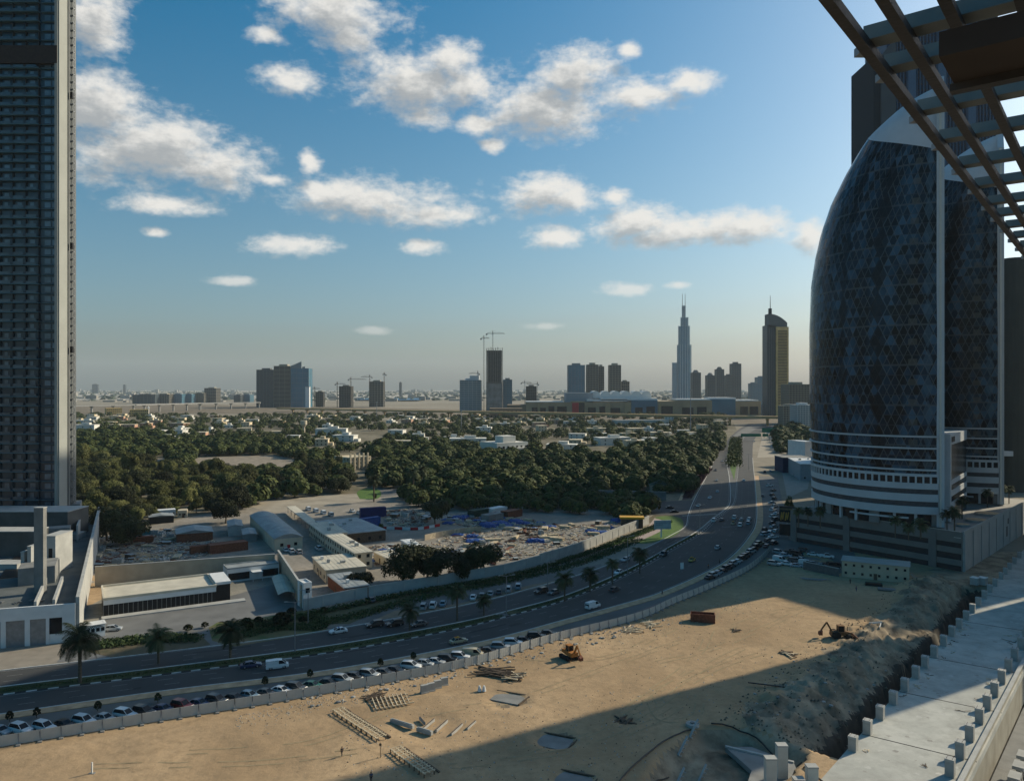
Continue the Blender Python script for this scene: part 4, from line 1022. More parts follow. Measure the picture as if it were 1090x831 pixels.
make_blade('nearer oval tower clad in dark diamond glass with a white sloping cap', (0, 0))
make_blade('farther oval tower of diamond glass, half hidden behind its twin', (56.5, 54.5))
t = thing('link_block', 'white framed entrance block between the twin oval towers with a dark sign panel', 'entrance block', (166, 292, PW0), R(52))
MB().box(0, 42, 0, 9, 0, 4.6).build('lobby', M_glassd, t); m = MB()
for (z0, z1) in ((4.6, 7), (9.2, 11.5), (13.7, 15.5), (29, 33)): m.box(-.1, 42.1, -.1, 9.1, z0, z1)
m.box(-.2, 2, -.2, 9.2, 0, 33); m.build('white_frame', M_twhite, t)
MB().box(.2, 41.8, .1, 8.9, 4.61, 32.9).build('glazing', M_glassd, t)
m = MB(); x = 3
for w_ in (.9, .5, .9, .9, .5, .8): m.box(x, x + w_, -.3, -.12, 30.0, 32.0 - .4 * (w_ < .6)); x += w_ + .45
m.build('sign_lettering', M_black, t)

# podium
P0, P1, P2 = Vector((156.5, 267.5)), Vector((117, 321)), Vector((236, 350))
t = thing('tower_podium', 'grey banded parking podium below the twin oval towers', 'podium', (P0.x, P0.y, 0), 0)
def pl(p): return (p[0] - P0.x, p[1] - P0.y)
back = P1 + (P2 - P0)
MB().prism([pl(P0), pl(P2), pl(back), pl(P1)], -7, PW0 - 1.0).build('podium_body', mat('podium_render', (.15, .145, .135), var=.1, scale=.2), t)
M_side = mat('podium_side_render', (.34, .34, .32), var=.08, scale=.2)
MB().prism([pl(P0), pl(P2), pl(back), pl(P1)], PW0 - .98, PW0 - .4).build('terrace', mat('terrace_paving', (.26, .25, .23), var=.15, scale=.3), t)
dN = (P1 - P0).normalized(); outN = Vector((-dN.y, dN.x)); outN = outN if outN.dot(Vector((0, -1))) > 0 else -outN
LF = (P1 - P0).length
for (z0, z1, off, mm, nm) in ((PW0 - 3.2, PW0 + .6, .5, M_concd, 'parapet_band'), (6.0, 8.0, .4, M_concd, 'spandrel_band'), (1.8, 3.8, .4, M_concd, 'spandrel_band')):
    m = MB(); a = P0 - P0; q = [a, dN * LF, dN * LF + outN * off, outN * off]; m.prism([tuple(v) for v in q], z0, z1); m.build(nm, mat('podium_band', (.16, .155, .14), var=.1, scale=.3), t)
for (z0, z1) in ((PW0 - 5.0, PW0 - 3.2), (3.8, 6.0), (0, 1.8)):
    m = MB(); q = [dN * .5, dN * (LF - .5), dN * (LF - .5) + outN * .12, dN * .5 + outN * .12]; m.prism([tuple(v) for v in q], z0, z1); m.build('parking_slot', mat('deep_slot', (.03, .03, .032), var=.2), t)
for f in (.13, .62, .97):
    m = MB(); q = [dN * LF * f, dN * (LF * f + 2.6), dN * (LF * f + 2.6) + outN * .8, dN * LF * f + outN * .8]; m.prism([tuple(v) for v in q], -2, PW0 - .3); m.build('stair_pier', mat('podium_render', (.2, .2, .18)), t)
m = MB(); a = dN * .3 + outN * .62; b = dN * LF * .6 + outN * .62; m.bar((a.x, a.y, PW0 + .75), (b.x, b.y, PW0 + .75), .12, .12); m.bar((a.x, a.y, PW0 - 1.4), tuple(dN * LF * .13) + (PW0 - 1.4,), .12, .12); m.build('handrail', mat('bright_rail', (.6, .56, .48), var=.05), t)
dS = (P2 - P0).normalized(); oS = Vector((dS.y, -dS.x)); LS = (P2 - P0).length
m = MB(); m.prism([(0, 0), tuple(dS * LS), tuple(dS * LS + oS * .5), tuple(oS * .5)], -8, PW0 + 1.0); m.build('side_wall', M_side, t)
for (f, z0, z1, w_) in ((.30, 3, 6, 1.0), (.55, 3.5, 7.5, 1.8), (.57, 8.3, 10.5, 1.8)):
    q = [dS * LS * f + oS * .5, dS * (LS * f + w_) + oS * .5, dS * (LS * f + w_) + oS * .56, dS * LS * f + oS * .56]; MB().prism([tuple(v) for v in q], z0, z1).build('opening', M_black, t)
for k in range(10):
    f = k / 10; m = MB(); a = dS * LS * f + oS * .62; m.bar((a.x, a.y, -2), (a.x, a.y, PW0), .25, .25); m.build('downpipe', M_side, t)
for i, (px, py, w_) in enumerate(((1040, 555, 5), (1052, 548, 6), (1025, 560, 3))):
    t = thing('planter', 'round earth planter on the podium terrace, %s' % ('front one', 'rear one', 'small one at the corner')[i], 'planter', G(px, py, PW0 - .4)); 
    MB().tube((0, 0, 0), (0, 0, .8), w_ * .8, n=20).build('rim', M_conc, t); MB().tube((0, 0, .81), (0, 0, .9), w_ * .74, n=20).build('soil', M_tan, t)

# towers at the right edge
t = thing('dark_tower', 'dark tower with a rounded brown shaft at the right edge behind the podium', 'tower', GD(1063, 470), 0)
MB().box(0, 40, 3, 40, 0, 140).build('glazing', M_glassd, t); MB().tube((13, 6, 0), (13, 6, 143), 8, n=28).build('round_shaft', mat('olive_brown_cladding', (.04, .045, .04), var=.15, scale=.1), t, smooth=False)
MB().box(-1, 42, -.6, 2.9, 22, 25).build('ledge', M_twhite, t); MB().box(22, 30, -3, 3, 0, 92).build('pale_pier', M_twhite, t)
m = MB()
for k in range(18): m.tube((26, 0, 94 + k * 2.6), (26, 0, 96.2 + k * 2.6), 3.2, 4.2 if k % 2 else 2.4, n=8)
m.build('lozenge_stack', M_steel, t)
# very tall slab tower behind
Yi = 545.0; a = GD(930, Yi)
t = thing('high_slab_tower', 'very tall dark slab tower with grey end pier rising behind the oval towers', 'tower', (a.x, a.y, 0), 0)
Hh = 318.0; Lw = 88.0
MB().box(9.5, Lw, .6, 34, 0, Hh).build('glazing', mat('slab_glass', (.010, .045, .11), col2=(.005, .018, .045), rough=.2, scale=.05, spec=.25), t)
MB().box(0, 4.8, 0, 36, 0, Hh - 20).build('end_pier', mat('dark_end_pier', (.012, .022, .032), var=.1), t)
MB().prism([(4.8, -1.5), (15, -1.5), (15, .58), (4.8, 4)], 0, [Hh - 20, Hh - 8, Hh - 8, Hh - 20]).build('grey_pier', mat('grey_end_pier', (.06, .08, .095), var=.1, scale=.05), t)
m = MB()
for k in range(44):
    x = 16 + k * 2.35
    if x > Lw: break
    if k % 9 in (4,): m.box(x - 2, x + 3.5, -2.2, .59, 0, Hh + 2)
    else: m.box(x, x + .42, -.9, .59, 0, Hh + (4 if k % 6 < 4 else -3))
m.build('mullion_fins', mat('slab_fin', (.055, .12, .20), var=.1), t)
m = MB()
for k in range(70): m.box(15.2, Lw + .2, .1, .55, 20 + k * 4.3, 20.7 + k * 4.3)
m.build('floor_bands', mat('slab_band', (.03, .038, .05), var=.2), t)
m = MB()
for k in range(5): m.box(17 + k * 15, 28 + k * 15, .2, 30, Hh + .2, Hh + 9)
m.build('crown_blocks', mat('dark_end_pier', (.012, .022, .032)), t)

# unseen: two towers read off their shadows, a wing added to shade the pergola
def unseen_block(label, s, nn, half_n, half_s, H):
    U = Vector((math.sin(SUN_AZ), math.cos(SUN_AZ))); Nn = Vector((-U.y, U.x)); c = U * s + Nn * nn
    t = thing('unseen_tower', label, 'tower', (c.x, c.y, -9), math.atan2(U.y, U.x)); H += 9
    MB().box(-half_s, half_s, -half_n, half_n, 0, H).build('glazing', M_glassb, t); m = MB()
    for k in range(int(H / 3.8)): m.box(-half_s - .4, half_s + .4, -half_n - .4, half_n + .4, k * 3.8, k * 3.8 + .9)
    m.build('floor_slabs', M_conc, t); m = MB()
    for i in (-1, 1):
        for j in (-1, 1): m.box(i * half_s - 1, i * half_s + 1, j * half_n - 1, j * half_n + 1, 0, H + 1)
    m.build('corner_piers', M_conc, t); MB().box(-half_s * .6, half_s * .6, -half_n * .6, half_n * .6, H, H + 5).build('roof_plant', M_concd, t)
unseen_block('tall slab-banded tower standing right of the view, shading the near lot', 306, 108, 14, 14, 176)
unseen_block('shorter slab-banded tower standing right of the view behind the deck', 400, 152, 26, 15, 108)
unseen_block('unseen wing added right of the view to shade the pergola', 80, 0, 14, 10, 150)

# ================================================================ pergola on our own roof edge, overhead
t = thing('pergola', 'brown steel pergola with grey cross slats overhanging the roof edge', 'pergola', (0, 0, EYE), 0)
d = Vector((.624, .781)); pn = Vector((.781, -.624)); h = 4.0
def off_of(px, py): Y = h * F / (HZ - py); return Vector(((px - CX) * Y / F, Y)).dot(pn)
o1, o2, o3 = off_of(916, 47), off_of(979, 63), off_of(1035, 63)
def Q(s, o, z): p = d * s + pn * o; return (p.x, p.y, z)
for o_ in (o1, o2, o3, o3 + .62, o3 + 1.25):
    s0 = 5 if o_ < o3 + .1 else 4
    m = MB(); m.bar(Q(s0, o_, h + .07), Q(30, o_, h + .07), .07, .15); m.bar(Q(s0, o_, h + .0), Q(30, o_, h + .0), .12, .03); m.build('main_beam', M_pergola, t)
def s_of(px, py): Y = (h + .2) * F / (HZ - py); return Vector(((px - CX) * Y / F, Y)).dot(d)
sl = [s_of(919, 46), s_of(943, 74), s_of(970, 121), s_of(998, 150), s_of(1013, 178), s_of(1033, 199), s_of(1048, 217), s_of(1060, 229)]
for i in range(8): sl.append(sl[-1] + 1.75)
sl = [sl[0] - 1.5] + sl
for s in sl:
    m = MB(); m.bar(Q(s, o1 - .05, h + .25), Q(s, o3 + 2.6, h + .25), .30, .17); m.build('cross_slat', M_slat, t)
for s in sl[1:]:
    m = MB(); m.box(-.07, .07, -.07, .07, -.05, .05); p = Q(s, o1 - .1, h + .1); m.v = [(v[0] + p[0], v[1] + p[1], v[2] + p[2]) for v in m.v]; m.build('bracket', M_steel, t)
def corner(px, py, hh): Y = hh * F / (HZ - py); return Vector(((px - CX) * Y / F, Y))
t2 = thing('roof_beam', 'deep dark brown roof beam under the pergola in the top right corner', 'roof beam', (0, 0, EYE))
c = corner(1017, 92, 3.3); so, oo = c.dot(d), c.dot(pn)
m = MB(); m.prism([Q(so, oo, 0)[:2], Q(so - .95, oo, 0)[:2], Q(so - .95, oo + 4, 0)[:2], Q(so, oo + 4, 0)[:2]], 3.3, 3.55); m.build('soffit', mat('soffit_brown', (.055, .04, .032), var=.15, scale=1), t2)
m = MB(); m.prism([Q(so + .05, oo - .04, 0)[:2], Q(so - .1, oo - .04, 0)[:2], Q(so - .1, oo + 4, 0)[:2], Q(so + .05, oo + 4, 0)[:2]], 3.22, 3.3); m.build('drip_edge', M_pergola, t2)
# ================================================================ far skyline
gF = 'far towers of the downtown skyline'
def mats_by(k): return {'blue': (mat('far_blue_glass', (.04, .14, .21), rough=.3, var=.2, scale=.02), mat('far_grey_frame', (.16, .20, .22), var=.1)),
    'dark': (mat('far_dark_glass', (.03, .045, .055), rough=.4, var=.2, scale=.02), mat('far_dark_frame', (.12, .13, .13), var=.1)),
    'stone': (mat('far_brown_glass', (.04, .04, .036), rough=.4, var=.2, scale=.02), mat('far_stone_frame', (.30, .275, .22), var=.1)),
    'white': (mat('far_pale_glass', (.12, .18, .2), rough=.3, var=.2, scale=.02), mat('far_white_frame', (.5, .52, .52), var=.1)),
    'raw': (mat('raw_core', (.03, .03, .028), var=.3, scale=.05), mat('raw_slabs', (.11, .105, .095), var=.25, scale=.05))}[k]
def ft(label, x0, x1, yt, Y, dep, k, name='high_rise', fl=None, bays=6, ang=0, crown=None, cat='tower'):
    g, f = mats_by(k); return facade_tower(name, label, cat, x0, x1, yt, Y, dep, g, f, fl, bays, ang, crown=crown)
# left office complex
Y = 2450
ft('grey banded office slab with an overhanging roof line, left block of the office trio', 273, 291, 393.5, Y, 40, 'dark', 'office_block', 18, 5)
ft('stone-coloured office slab with dark recess, middle block of the office trio', 291.5, 309, 389.5, Y - 8, 50, 'stone', 'office_block', 10, 3)
def peak(mb, L, D, H): mb.prism([(0, 0), (L * .6, 0), (L * .6, D * .6), (0, D * .6)], H, [H + 8, H + 22, H + 22, H + 8])
ft('blue glass office block with a slanting peak, right block of the office trio', 309.5, 328.5, 392, Y - 15, 45, 'blue', 'office_block', 8, 3, crown=peak)
t = thing('low_white_block', 'slim white stair block at the right foot of the blue office block', 'building', GD(325, Y - 60)); MB().box(0, 12, 0, 14, 0, ZH(412, Y - 60)).build('wall', M_white, t); MB().box(-.5, 12.5, -.5, 14.5, ZH(412, Y - 60) + .01, ZH(412, Y - 60) + 2).build('roof', M_conc, t)
ft('short raw concrete frame between the office trio and the crane-topped pair', 336, 344, 417, 2500, 20, 'raw', 'unfinished_tower', 7, 4)
ft('raw dark concrete tower, left one of the crane-topped pair', 361, 374, 411, 2400, 30, 'raw', 'unfinished_tower', 12, 5)
ft('raw pale concrete tower, right one of the crane-topped pair', 393, 408, 406, 2500, 30, 'stone', 'unfinished_tower', 14, 5)
crane('crane at the left side of the dark raw tower', 359, 0, 407, 2390, 357, 368)
crane('crane rising over the dark raw tower with a long jib to the right', 373.5, 0, 402, 2390, 371, 390)
crane('crane at the left side of the pale raw tower with its jib to the left', 393.5, 0, 399.5, 2490, 384, 396)
crane('short-jibbed crane at the right side of the pale raw tower', 409, 0, 397, 2490, 407, 411)
crane('small crane over the short raw concrete frame', 335, 0, 412, 2510, 332, 341)
# low group left
for i, (x0, x1, yt, k, l_) in enumerate([(141, 165, 420, 'dark', 'long low dark apartment block at the left of the distant low group'), (165, 180, 419.5, 'stone', 'low brown apartment block beside the long dark one'),
        (182, 193.5, 419.5, 'blue', 'left pale-blue glass block of the distant low group'), (195, 204, 419.5, 'blue', 'right pale-blue glass block of the distant low group'), (205, 217, 418.5, 'stone', 'low stepped brown block beside the round one'),
        (217.5, 230, 413, 'stone', 'taller round-shouldered brown block of the distant low group'), (249, 256, 420.5, 'dark', 'small dark block before the office trio'), (257, 266, 420, 'blue', 'small bluish block before the office trio')]):
    ft(l_, x0, x1, yt, 3000 + 40 * i, 50, k, 'apartment_block', 5, 6, cat='building')
# middle: unfinished tower and neighbours
Y = 2050
def curl(mb, L, D, H): mb.box(L * .45, L * .9, D * .2, D * .8, H, H + 12)
ft('pale glass tower with a curved white front, left of the tall unfinished tower', 489.5, 512, 404.5, Y, 45, 'white', 'glass_tower', 14, 5, crown=curl)
t = thing('unfinished_tower', 'tall unfinished concrete tower with open dark upper floors and two cranes', 'tower', GD(517.5, Y - 20))
L = 17.5 * (Y - 20) / F; H = ZH(372, Y - 20)
MB().box(3, L - 3, 3, 33, 0, H - 2).build('core', M_black, t); m = MB()
for k in range(48): m.box(0, L, 0, 36, k * H / 48, k * H / 48 + (.9 if k > 22 else 2.6))
m.build('floor_slabs', mats_by('raw')[1], t); m = MB()
for k in range(8):
    for y in (0.2, 35): m.box(L * k / 7.2, L * k / 7.2 + .9, y, y + .8, 0, H + 3 + (k % 3) * 2)
m.build('columns', M_concd, t); MB().box(1, L - 1, -.4, 2.8, 0, H * .45).build('cladding', mat('grey_cladding', (.17, .175, .17), var=.3, scale=.08), t)
m = MB()
for k in range(14): m.bar((k * L / 13, 0, H), (k * L / 13, 0, H + 5), .5)
m.build('rebar_fringe', M_rust, t)
crane('tall free-standing crane left of the tall unfinished tower', 515, 0, 358, Y - 40, 512, 521)
crane('crane standing on top of the tall unfinished tower', 524.5, 0, 353, Y - 5, 518, 537.5)
crane('small crane on the pale glass tower with the curved front', 508.5, 0, 395.5, Y + 20, 499, 510)
ft('striped tower with a dark left half right of the tall unfinished tower', 535.5, 545, 404, Y + 30, 35, 'blue', 'glass_tower', 14, 3)
ft('small raw concrete tower between two cranes before the mall', 560, 571, 411, 2300, 25, 'raw', 'unfinished_tower', 8, 5)
crane('crane at the left of the small raw tower before the mall', 558.5, 0, 405.5, 2290, 555, 566)
crane('crane at the right of the small raw tower before the mall', 572, 0, 407, 2290, 560, 573)
crane('far crane beside the downtown towers', 663, 0, 408, 2700, 658, 667)
# behind the mall
Y = 2300
ft('blue glass tower with a curved top, leftmost of the four behind the mall', 605, 622.5, 388.5, Y, 40, 'blue', 'glass_tower', 22, 5)
ft('stone tower second from the left behind the mall', 625, 637, 388, Y + 20, 35, 'stone', 'stone_tower', 24, 4)
ft('narrow stone tower touching the second one behind the mall', 637.3, 643, 390, Y + 40, 35, 'stone', 'stone_tower', 24, 3)
ft('stone tower with a raised right corner behind the mall', 649, 661, 388.5, Y + 10, 35, 'stone', 'stone_tower', 24, 4)
ft('low stone block at the foot of the four towers behind the mall', 661.5, 670, 406, Y + 60, 35, 'stone', 'stone_block', 8, 4)
# supertall
Y = 3300.0; b = GD(727.5, Y)
t = thing('supertall_tower', 'extremely tall stepped tower with twin thin spires under construction', 'tower', b)
gl, fr = mats_by('blue'); sc_ = Y / F
def tier(x0, x1, yt, dep, y0=-0.0, nm='tier', m=None, y_off=0):
    X0, X1 = (x0 - 727.5) * sc_, (x1 - 727.5) * sc_; H = ZH(yt, Y); D = dep
    mb = MB(); n_ = 16
    cx = (X0 + X1) / 2; rx = (X1 - X0) / 2
    poly = [(cx + rx * math.cos(2 * math.pi * k / n_), y_off + D * math.sin(2 * math.pi * k / n_)) for k in range(n_)]
    mb.prism(poly, 0, H); mb.build(nm, m or gl, t)
    mb = MB()
    for k in range(n_): mb.bar((poly[k][0], poly[k][1], 0), (poly[k][0], poly[k][1], H + 3), 1.6)
    mb.build('tier_fins', mat('silver_fin', (.34, .42, .47), rough=.4, metal=.2, var=.1), t)
tier(716, 721.5, 386.5, 16, y_off=6); tier(720.8, 735.8, 367.5, 22); tier(722, 734, 347.5, 20, y_off=-3); tier(724.3, 732.2, 338.5, 16, y_off=-5); tier(733, 736.3, 400, 14, y_off=3)
tier(726, 729.6, 326, 8, nm='core', m=M_black)
for x in (726.4, 729.3): MB().tube(((x - 727.5) * sc_, 0, ZH(338, Y)), ((x - 727.5) * sc_, 0, ZH(312.5, Y)), 1.6, .8).build('spire', M_concd, t)
MB().prism([(-50, -30), (46, -30), (46, 30), (-50, 30)], 0, 14).build('plinth', mats_by('white')[1], t)
for i, (x0, x1, yt) in enumerate([(737.3, 746, 396.5), (753, 761, 399.5), (763, 770.8, 393), (773, 779, 399.5), (779, 789, 387), (799, 805.8, 408), (806, 815.5, 401.5)]):
    Hh_ = lambda mb, L, D, H: mb.tube((L / 2, D / 2, H), (L / 2, D / 2, H + 9), L * .42, L * .2, n=10)
    ft(['rounded dark-blue tower just right of the supertall tower', 'short rounded tower, second right of the supertall tower', 'slim stepped tower, third right of the supertall tower', 'low flat tower leaning on the taller slab right of the supertall tower', 'tallest flat slab in the row right of the supertall tower',
        'pale low hazy block left of the gold-lit tower', 'pale taller hazy block left of the gold-lit tower'][i], x0, x1, yt, 2600 + 60 * i, 30, 'dark' if i < 5 else 'blue', 'residential_high_rise', 20, 4, crown=Hh_ if i in (0, 1, 2) else None)
# gold-lit tower with curved crown
Y = 1590.0; sc_ = Y / F; b = GD(816.5, Y)
t = thing('curved_crown_tower', 'tall tower with dark left half, right half coloured sunlit gold, curved crown and spire', 'tower', b)
H1 = ZH(347, Y); W1 = 9.2 * sc_; W2 = 22.3 * sc_
MB().box(0, W1, 0, 30, 0, H1 + 2).build('dark_wing', mats_by('dark')[0], t)
MB().box(W1, W2, -4, 30, 0, H1 - 2).build('sun_gold_wing', mat('sun_gold_stone', (.58, .40, .17), var=.15, scale=.1), t)  # sunlight on this wing is put into its stone colour as gold
m = MB()
for k in range(56): m.box(W1 + 3.2, W2 - 3.2, -4.5, -4.01, 6 + k * (H1 - 14) / 56, 6 + k * (H1 - 14) / 56 + 1.6)
for k in range(56): m.box(W2, W2 + .5, -1, 26, 6 + k * (H1 - 14) / 56, 6 + k * (H1 - 14) / 56 + 1.6)
m.build('balcony_openings', mat('shadowed_openings', (.08, .06, .04), var=.2), t)
m = MB()
for k in range(5): m.box(1 + k * 3.6, 1.9 + k * 3.6, -.8, 0, 0, H1)
m.build('dark_fins', mat('far_dark_frame', (.07, .075, .075)), t)
n_ = 12; prof = [(W1 - 12 + 0, H1)] ; pts = []
for k in range(n_ + 1):
    a = k / n_; pts.append((3 + (W2 - 4.5) * a, ZH(334 + 9.5 * a ** 2.2, Y)))
m = MB(); poly = [(3, H1 - 4)] + pts + [(W2 - 1.5, H1 - 4)]
m.v = [(x, 0, z) for x, z in poly] + [(x, 24, z) for x, z in poly]; q = len(poly)
m.f = [tuple(range(q)), tuple(range(2 * q - 1, q - 1, -1))] + [(i, i + q, (i + 1) % q + q, (i + 1) % q) for i in range(q)]; m.m = [0] * len(m.f)
m.build('curved_crown', mats_by('dark')[1], t)
MB().box(4.5 * sc_ - 3, 4.5 * sc_ + 2.5, 4, 10, 0, ZH(328, Y)).build('spire_base', M_black, t)
MB().tube((4.6 * sc_, 7, ZH(328, Y)), (4.6 * sc_, 7, ZH(314, Y)), .9, .4).build('spire', M_concd, t)
ft('grey stepped apartment house right of the gold-lit tower', 840, 862, 409, 1330, 40, 'stone', 'apartment_house', 22, 7, cat='building')
ft('paler apartment house with balconies in front of the grey stepped one', 849, 866, 431, 1120, 30, 'white', 'apartment_house', 14, 6, cat='building')
ft('low grey apartment house beside the elevated road end', 834, 848, 432, 1230, 24, 'stone', 'apartment_house', 12, 5, cat='building')
# ------------------------------------------------ mall
Y = 1750.0; s_ = Y / F
def mx_(px): return (px - 540) * s_
t = thing('shopping_mall', 'very long sand-coloured shopping mall with glass bays, a red panel and pale tent roofs', 'mall', GD(540, Y)); 
segs = [(540, 560, 431, 'w'), (560, 608, 428, 's'), (608, 623, 427, 'r'), (623, 672, 428, 's'), (672, 700, 426, 'g'), (700, 720, 427, 's'), (720, 758, 426, 's'), (758, 783, 425, 'g'), (783, 810, 427, 's'), (810, 818, 430, 'b')]
for x0, x1, yt, k in segs:
    m_ = {'s': M_sandstone, 'w': mat('brown_mall_block', (.17, .125, .08), var=.1, scale=.03), 'g': mats_by('blue')[0], 'r': M_sandstone, 'b': M_glassb}[k]
    MB().box(mx_(x0), mx_(x1) - .05, 0, 90, 0, ZH(yt, Y)).build('hall_block', m_, t)
MB().box(mx_(609), mx_(616), -1.5, -.01, 3, ZH(428.5, Y)).build('red_panel', M_red, t); MB().box(mx_(616.2), mx_(622), -1.5, -.01, 3, ZH(428.5, Y)).build('dark_glass_bay', M_glassd, t)
for (x0, x1) in ((566, 572), (575, 581), (584, 590), (593, 603), (626, 634), (638, 644), (650, 660), (676, 684), (688, 697), (704, 716), (726, 738), (742, 752), (788, 796), (798, 807)):
    MB().box(mx_(x0), mx_(x1), -.8, -.01, 2, ZH(434, Y) + (x0 % 5)).build('window_bay', M_glassd, t)
for (x0, x1) in ((572.5, 574.5), (644.5, 649.5), (665, 671), (701, 703)): MB().box(mx_(x0), mx_(x1), -2, -.01, 0, ZH(429, Y)).build('sand_pier', mat('warm_sandstone', (.36, .26, .14), var=.1), t)
MB().box(mx_(603), mx_(632), 20, 80, 0, ZH(418, Y + 20)).build('grey_box_roof', mat('bluegrey_panel', (.24, .27, .29)), t)
m = MB(); ys = [420, 416, 419, 415.5, 419, 416.5, 421]
for k in range(6):
    x0 = 630 + k * 11; 
    for q in range(8):
        a0, a1 = q / 8, (q + 1) / 8
        z0 = ZH(420.5 - 4.5 * math.sin(math.pi * a0) ** .7, Y); z1 = ZH(420.5 - 4.5 * math.sin(math.pi * a1) ** .7, Y)
        m.prism([(mx_(x0 + 11 * a0), 30), (mx_(x0 + 11 * a1), 30), (mx_(x0 + 11 * a1), 85), (mx_(x0 + 11 * a0), 85)], ZH(424, Y), [z0, z1, z1, z0])
m.build('tent_roofs', mat('tent_fabric', (.62, .61, .57), var=.06, scale=.05), t)
m = MB()
for (x0, x1, yt) in ((560, 600, 427.2), (640, 700, 424), (722, 757, 424.5), (758, 784, 423.2), (786, 808, 425.5), (625, 668, 425)): m.box(mx_(x0), mx_(x1), 5, 70, ZH(yt + 2, Y), ZH(yt, Y))
m.build('roof_decks', M_white, t)
house('sand_block', 'long brown low block left of the mall', 'building', (521, 444.5), (556, 444.5), 60, 19, mat('brown_mall_block', (.17, .125, .08)), nb=8, nf=2, wargs=dict(wh=4, ww=3))
# ------------------------------------------------ elevated roads
def viaduct(label, pts, zt, thick, wid, m, pier_step, px_=None, z_name='elevated_road'):
    """pts: (px, py of the deck top, distance)"""
    P = [GD(p[0], p[2]) for p in pts]; Z = [ZH(p[1], p[2]) for p in pts]
    t = thing(z_name, label, 'elevated road', (P[0].x, P[0].y, 0)); o = P[0]; mb = MB(); pm = MB(); n_p = 0
    for (a, za), (b, zb) in zip(zip(P, Z), zip(P[1:], Z[1:])):
        a = a - o; b = b - o; d = (b - a).normalized(); nn = Vector((-d.y, d.x, 0))
        q = [a, b, b + nn * wid, a + nn * wid]
        mb.add([(v.x, v.y, z) for v, z in zip(q, (za - thick, zb - thick, zb - thick, za - thick))] + [(v.x, v.y, z) for v, z in zip(q, (za, zb, zb, za))], [(0, 3, 2, 1), (4, 5, 6, 7), (0, 1, 5, 4), (1, 2, 6, 5), (2, 3, 7, 6), (3, 0, 4, 7)])
        L = (b - a).length; k = 0
        while k * pier_step < L:
            p = a + d * k * pier_step + nn * wid / 2; z = za + (zb - za) * k * pier_step / L - thick
            MB().bar((p.x, p.y, 0), (p.x, p.y, z - 2), 3.4, 3.4).build('pier', m, t); MB().bar((p.x - nn.x * 5, p.y - nn.y * 5, z - 1.2), (p.x + nn.x * 5, p.y + nn.y * 5, z - 1.2), 3.6, 2.3).build('pier_head', m, t)
            k += 1
    mb.build('deck', m, t)
M_via = mat('ochre_concrete', (.38, .26, .12), var=.12, scale=.05)
viaduct('ochre concrete elevated road running across in front of the mall', [(860, 443.3, 1250), (700, 440.8, 1380), (590, 438.6, 1500), (480, 436.8, 1640), (380, 435.2, 1800), (300, 433.5, 2000)], 18, 4.0, 16, M_via, 62)
viaduct('grey elevated road in the far left distance', [(274, 427.8, 2350), (210, 428.6, 2150), (140, 430.5, 1900), (70, 431.5, 1750), (-60, 432.5, 1650)], 12, 2.4, 14, mat('grey_viaduct', (.26, .26, .25), var=.1, scale=.05), 55)
# sand flats and far roads as bands of ground
poly_sheet('motorway_ground', [(60, 440.5), (200, 440), (420, 442), (620, 446), (790, 451), (860, 453), (860, 446), (620, 439), (420, 434.5), (200, 431), (60, 431)], .5, sand_mat('motorway_dust', [(.16, .13, .095), (.23, .19, .14), (.10, .085, .065)], .02, .1, .1), 'dusty motorway corridor with works before the skyline')
poly_sheet('pale_flats', [(60, 426), (480, 424), (480, 420), (60, 419)], .6, mat('pale_flat_sand', (.34, .31, .26), var=.15, scale=.004), 'pale open flats in the far distance')
for i, (x0, x1, y0, y1) in enumerate([(380, 404, 424.2, 426.6), (419, 448, 424.8, 427)]): poly_sheet('blue_roofs', [(x0, y1), (x1, y1), (x1, y0), (x0, y0)], 6, mat('far_blue_roof', (.03, .13, .24), var=.2, scale=.02), '%s low blue roofed depot in the distance' % ('left', 'right')[i])
r3 = random.Random(9)
mb = MB()
for k in range(900):
    Y = r3.uniform(3300, 12000); px = r3.uniform(-40, 900); X = (px - CX) * Y / F; w_ = r3.uniform(10, 60); hh = r3.choice((4, 6, 8, 12, 20)) * (1 + (Y > 8000) * r3.random())
    mb.box(X, X + w_, Y, Y + 20, 0, hh)
tag(mb.build('distant_city', mat('distant_buildings', (.20, .19, .17), col2=(.34, .32, .28), scale=.004)), 'low scattered buildings of the distant city on the horizon', 'city', kind='stuff')
mb = MB()
for k in range(1500):
    Y = r3.uniform(3600, 11000); px = r3.uniform(-40, 900); X = (px - CX) * Y / F
    mb.tube((X, Y, 0), (X + r3.uniform(-3, 3), Y, r3.uniform(6, 14)), r3.uniform(8, 30), r3.uniform(3, 12), n=5)
tag(mb.build('distant_woods', mat('distant_green', (.04, .055, .035), var=.3, scale=.01)), 'dark belt of far trees under the horizon', 'trees', kind='stuff')
for i, (px, yt, Y, w_) in enumerate([(425, 407, 5200, 14), (98, 409, 8000, 60), (131, 409.5, 8200, 25)]):
    ft(['very slim lone tower in the haze right of the crane-topped pair', 'ghostly wide block on the far left horizon', 'ghostly slim block on the far left horizon'][i], px, px + w_ * F / Y, yt, Y, 20, 'dark', 'distant_tower', 8, 3)
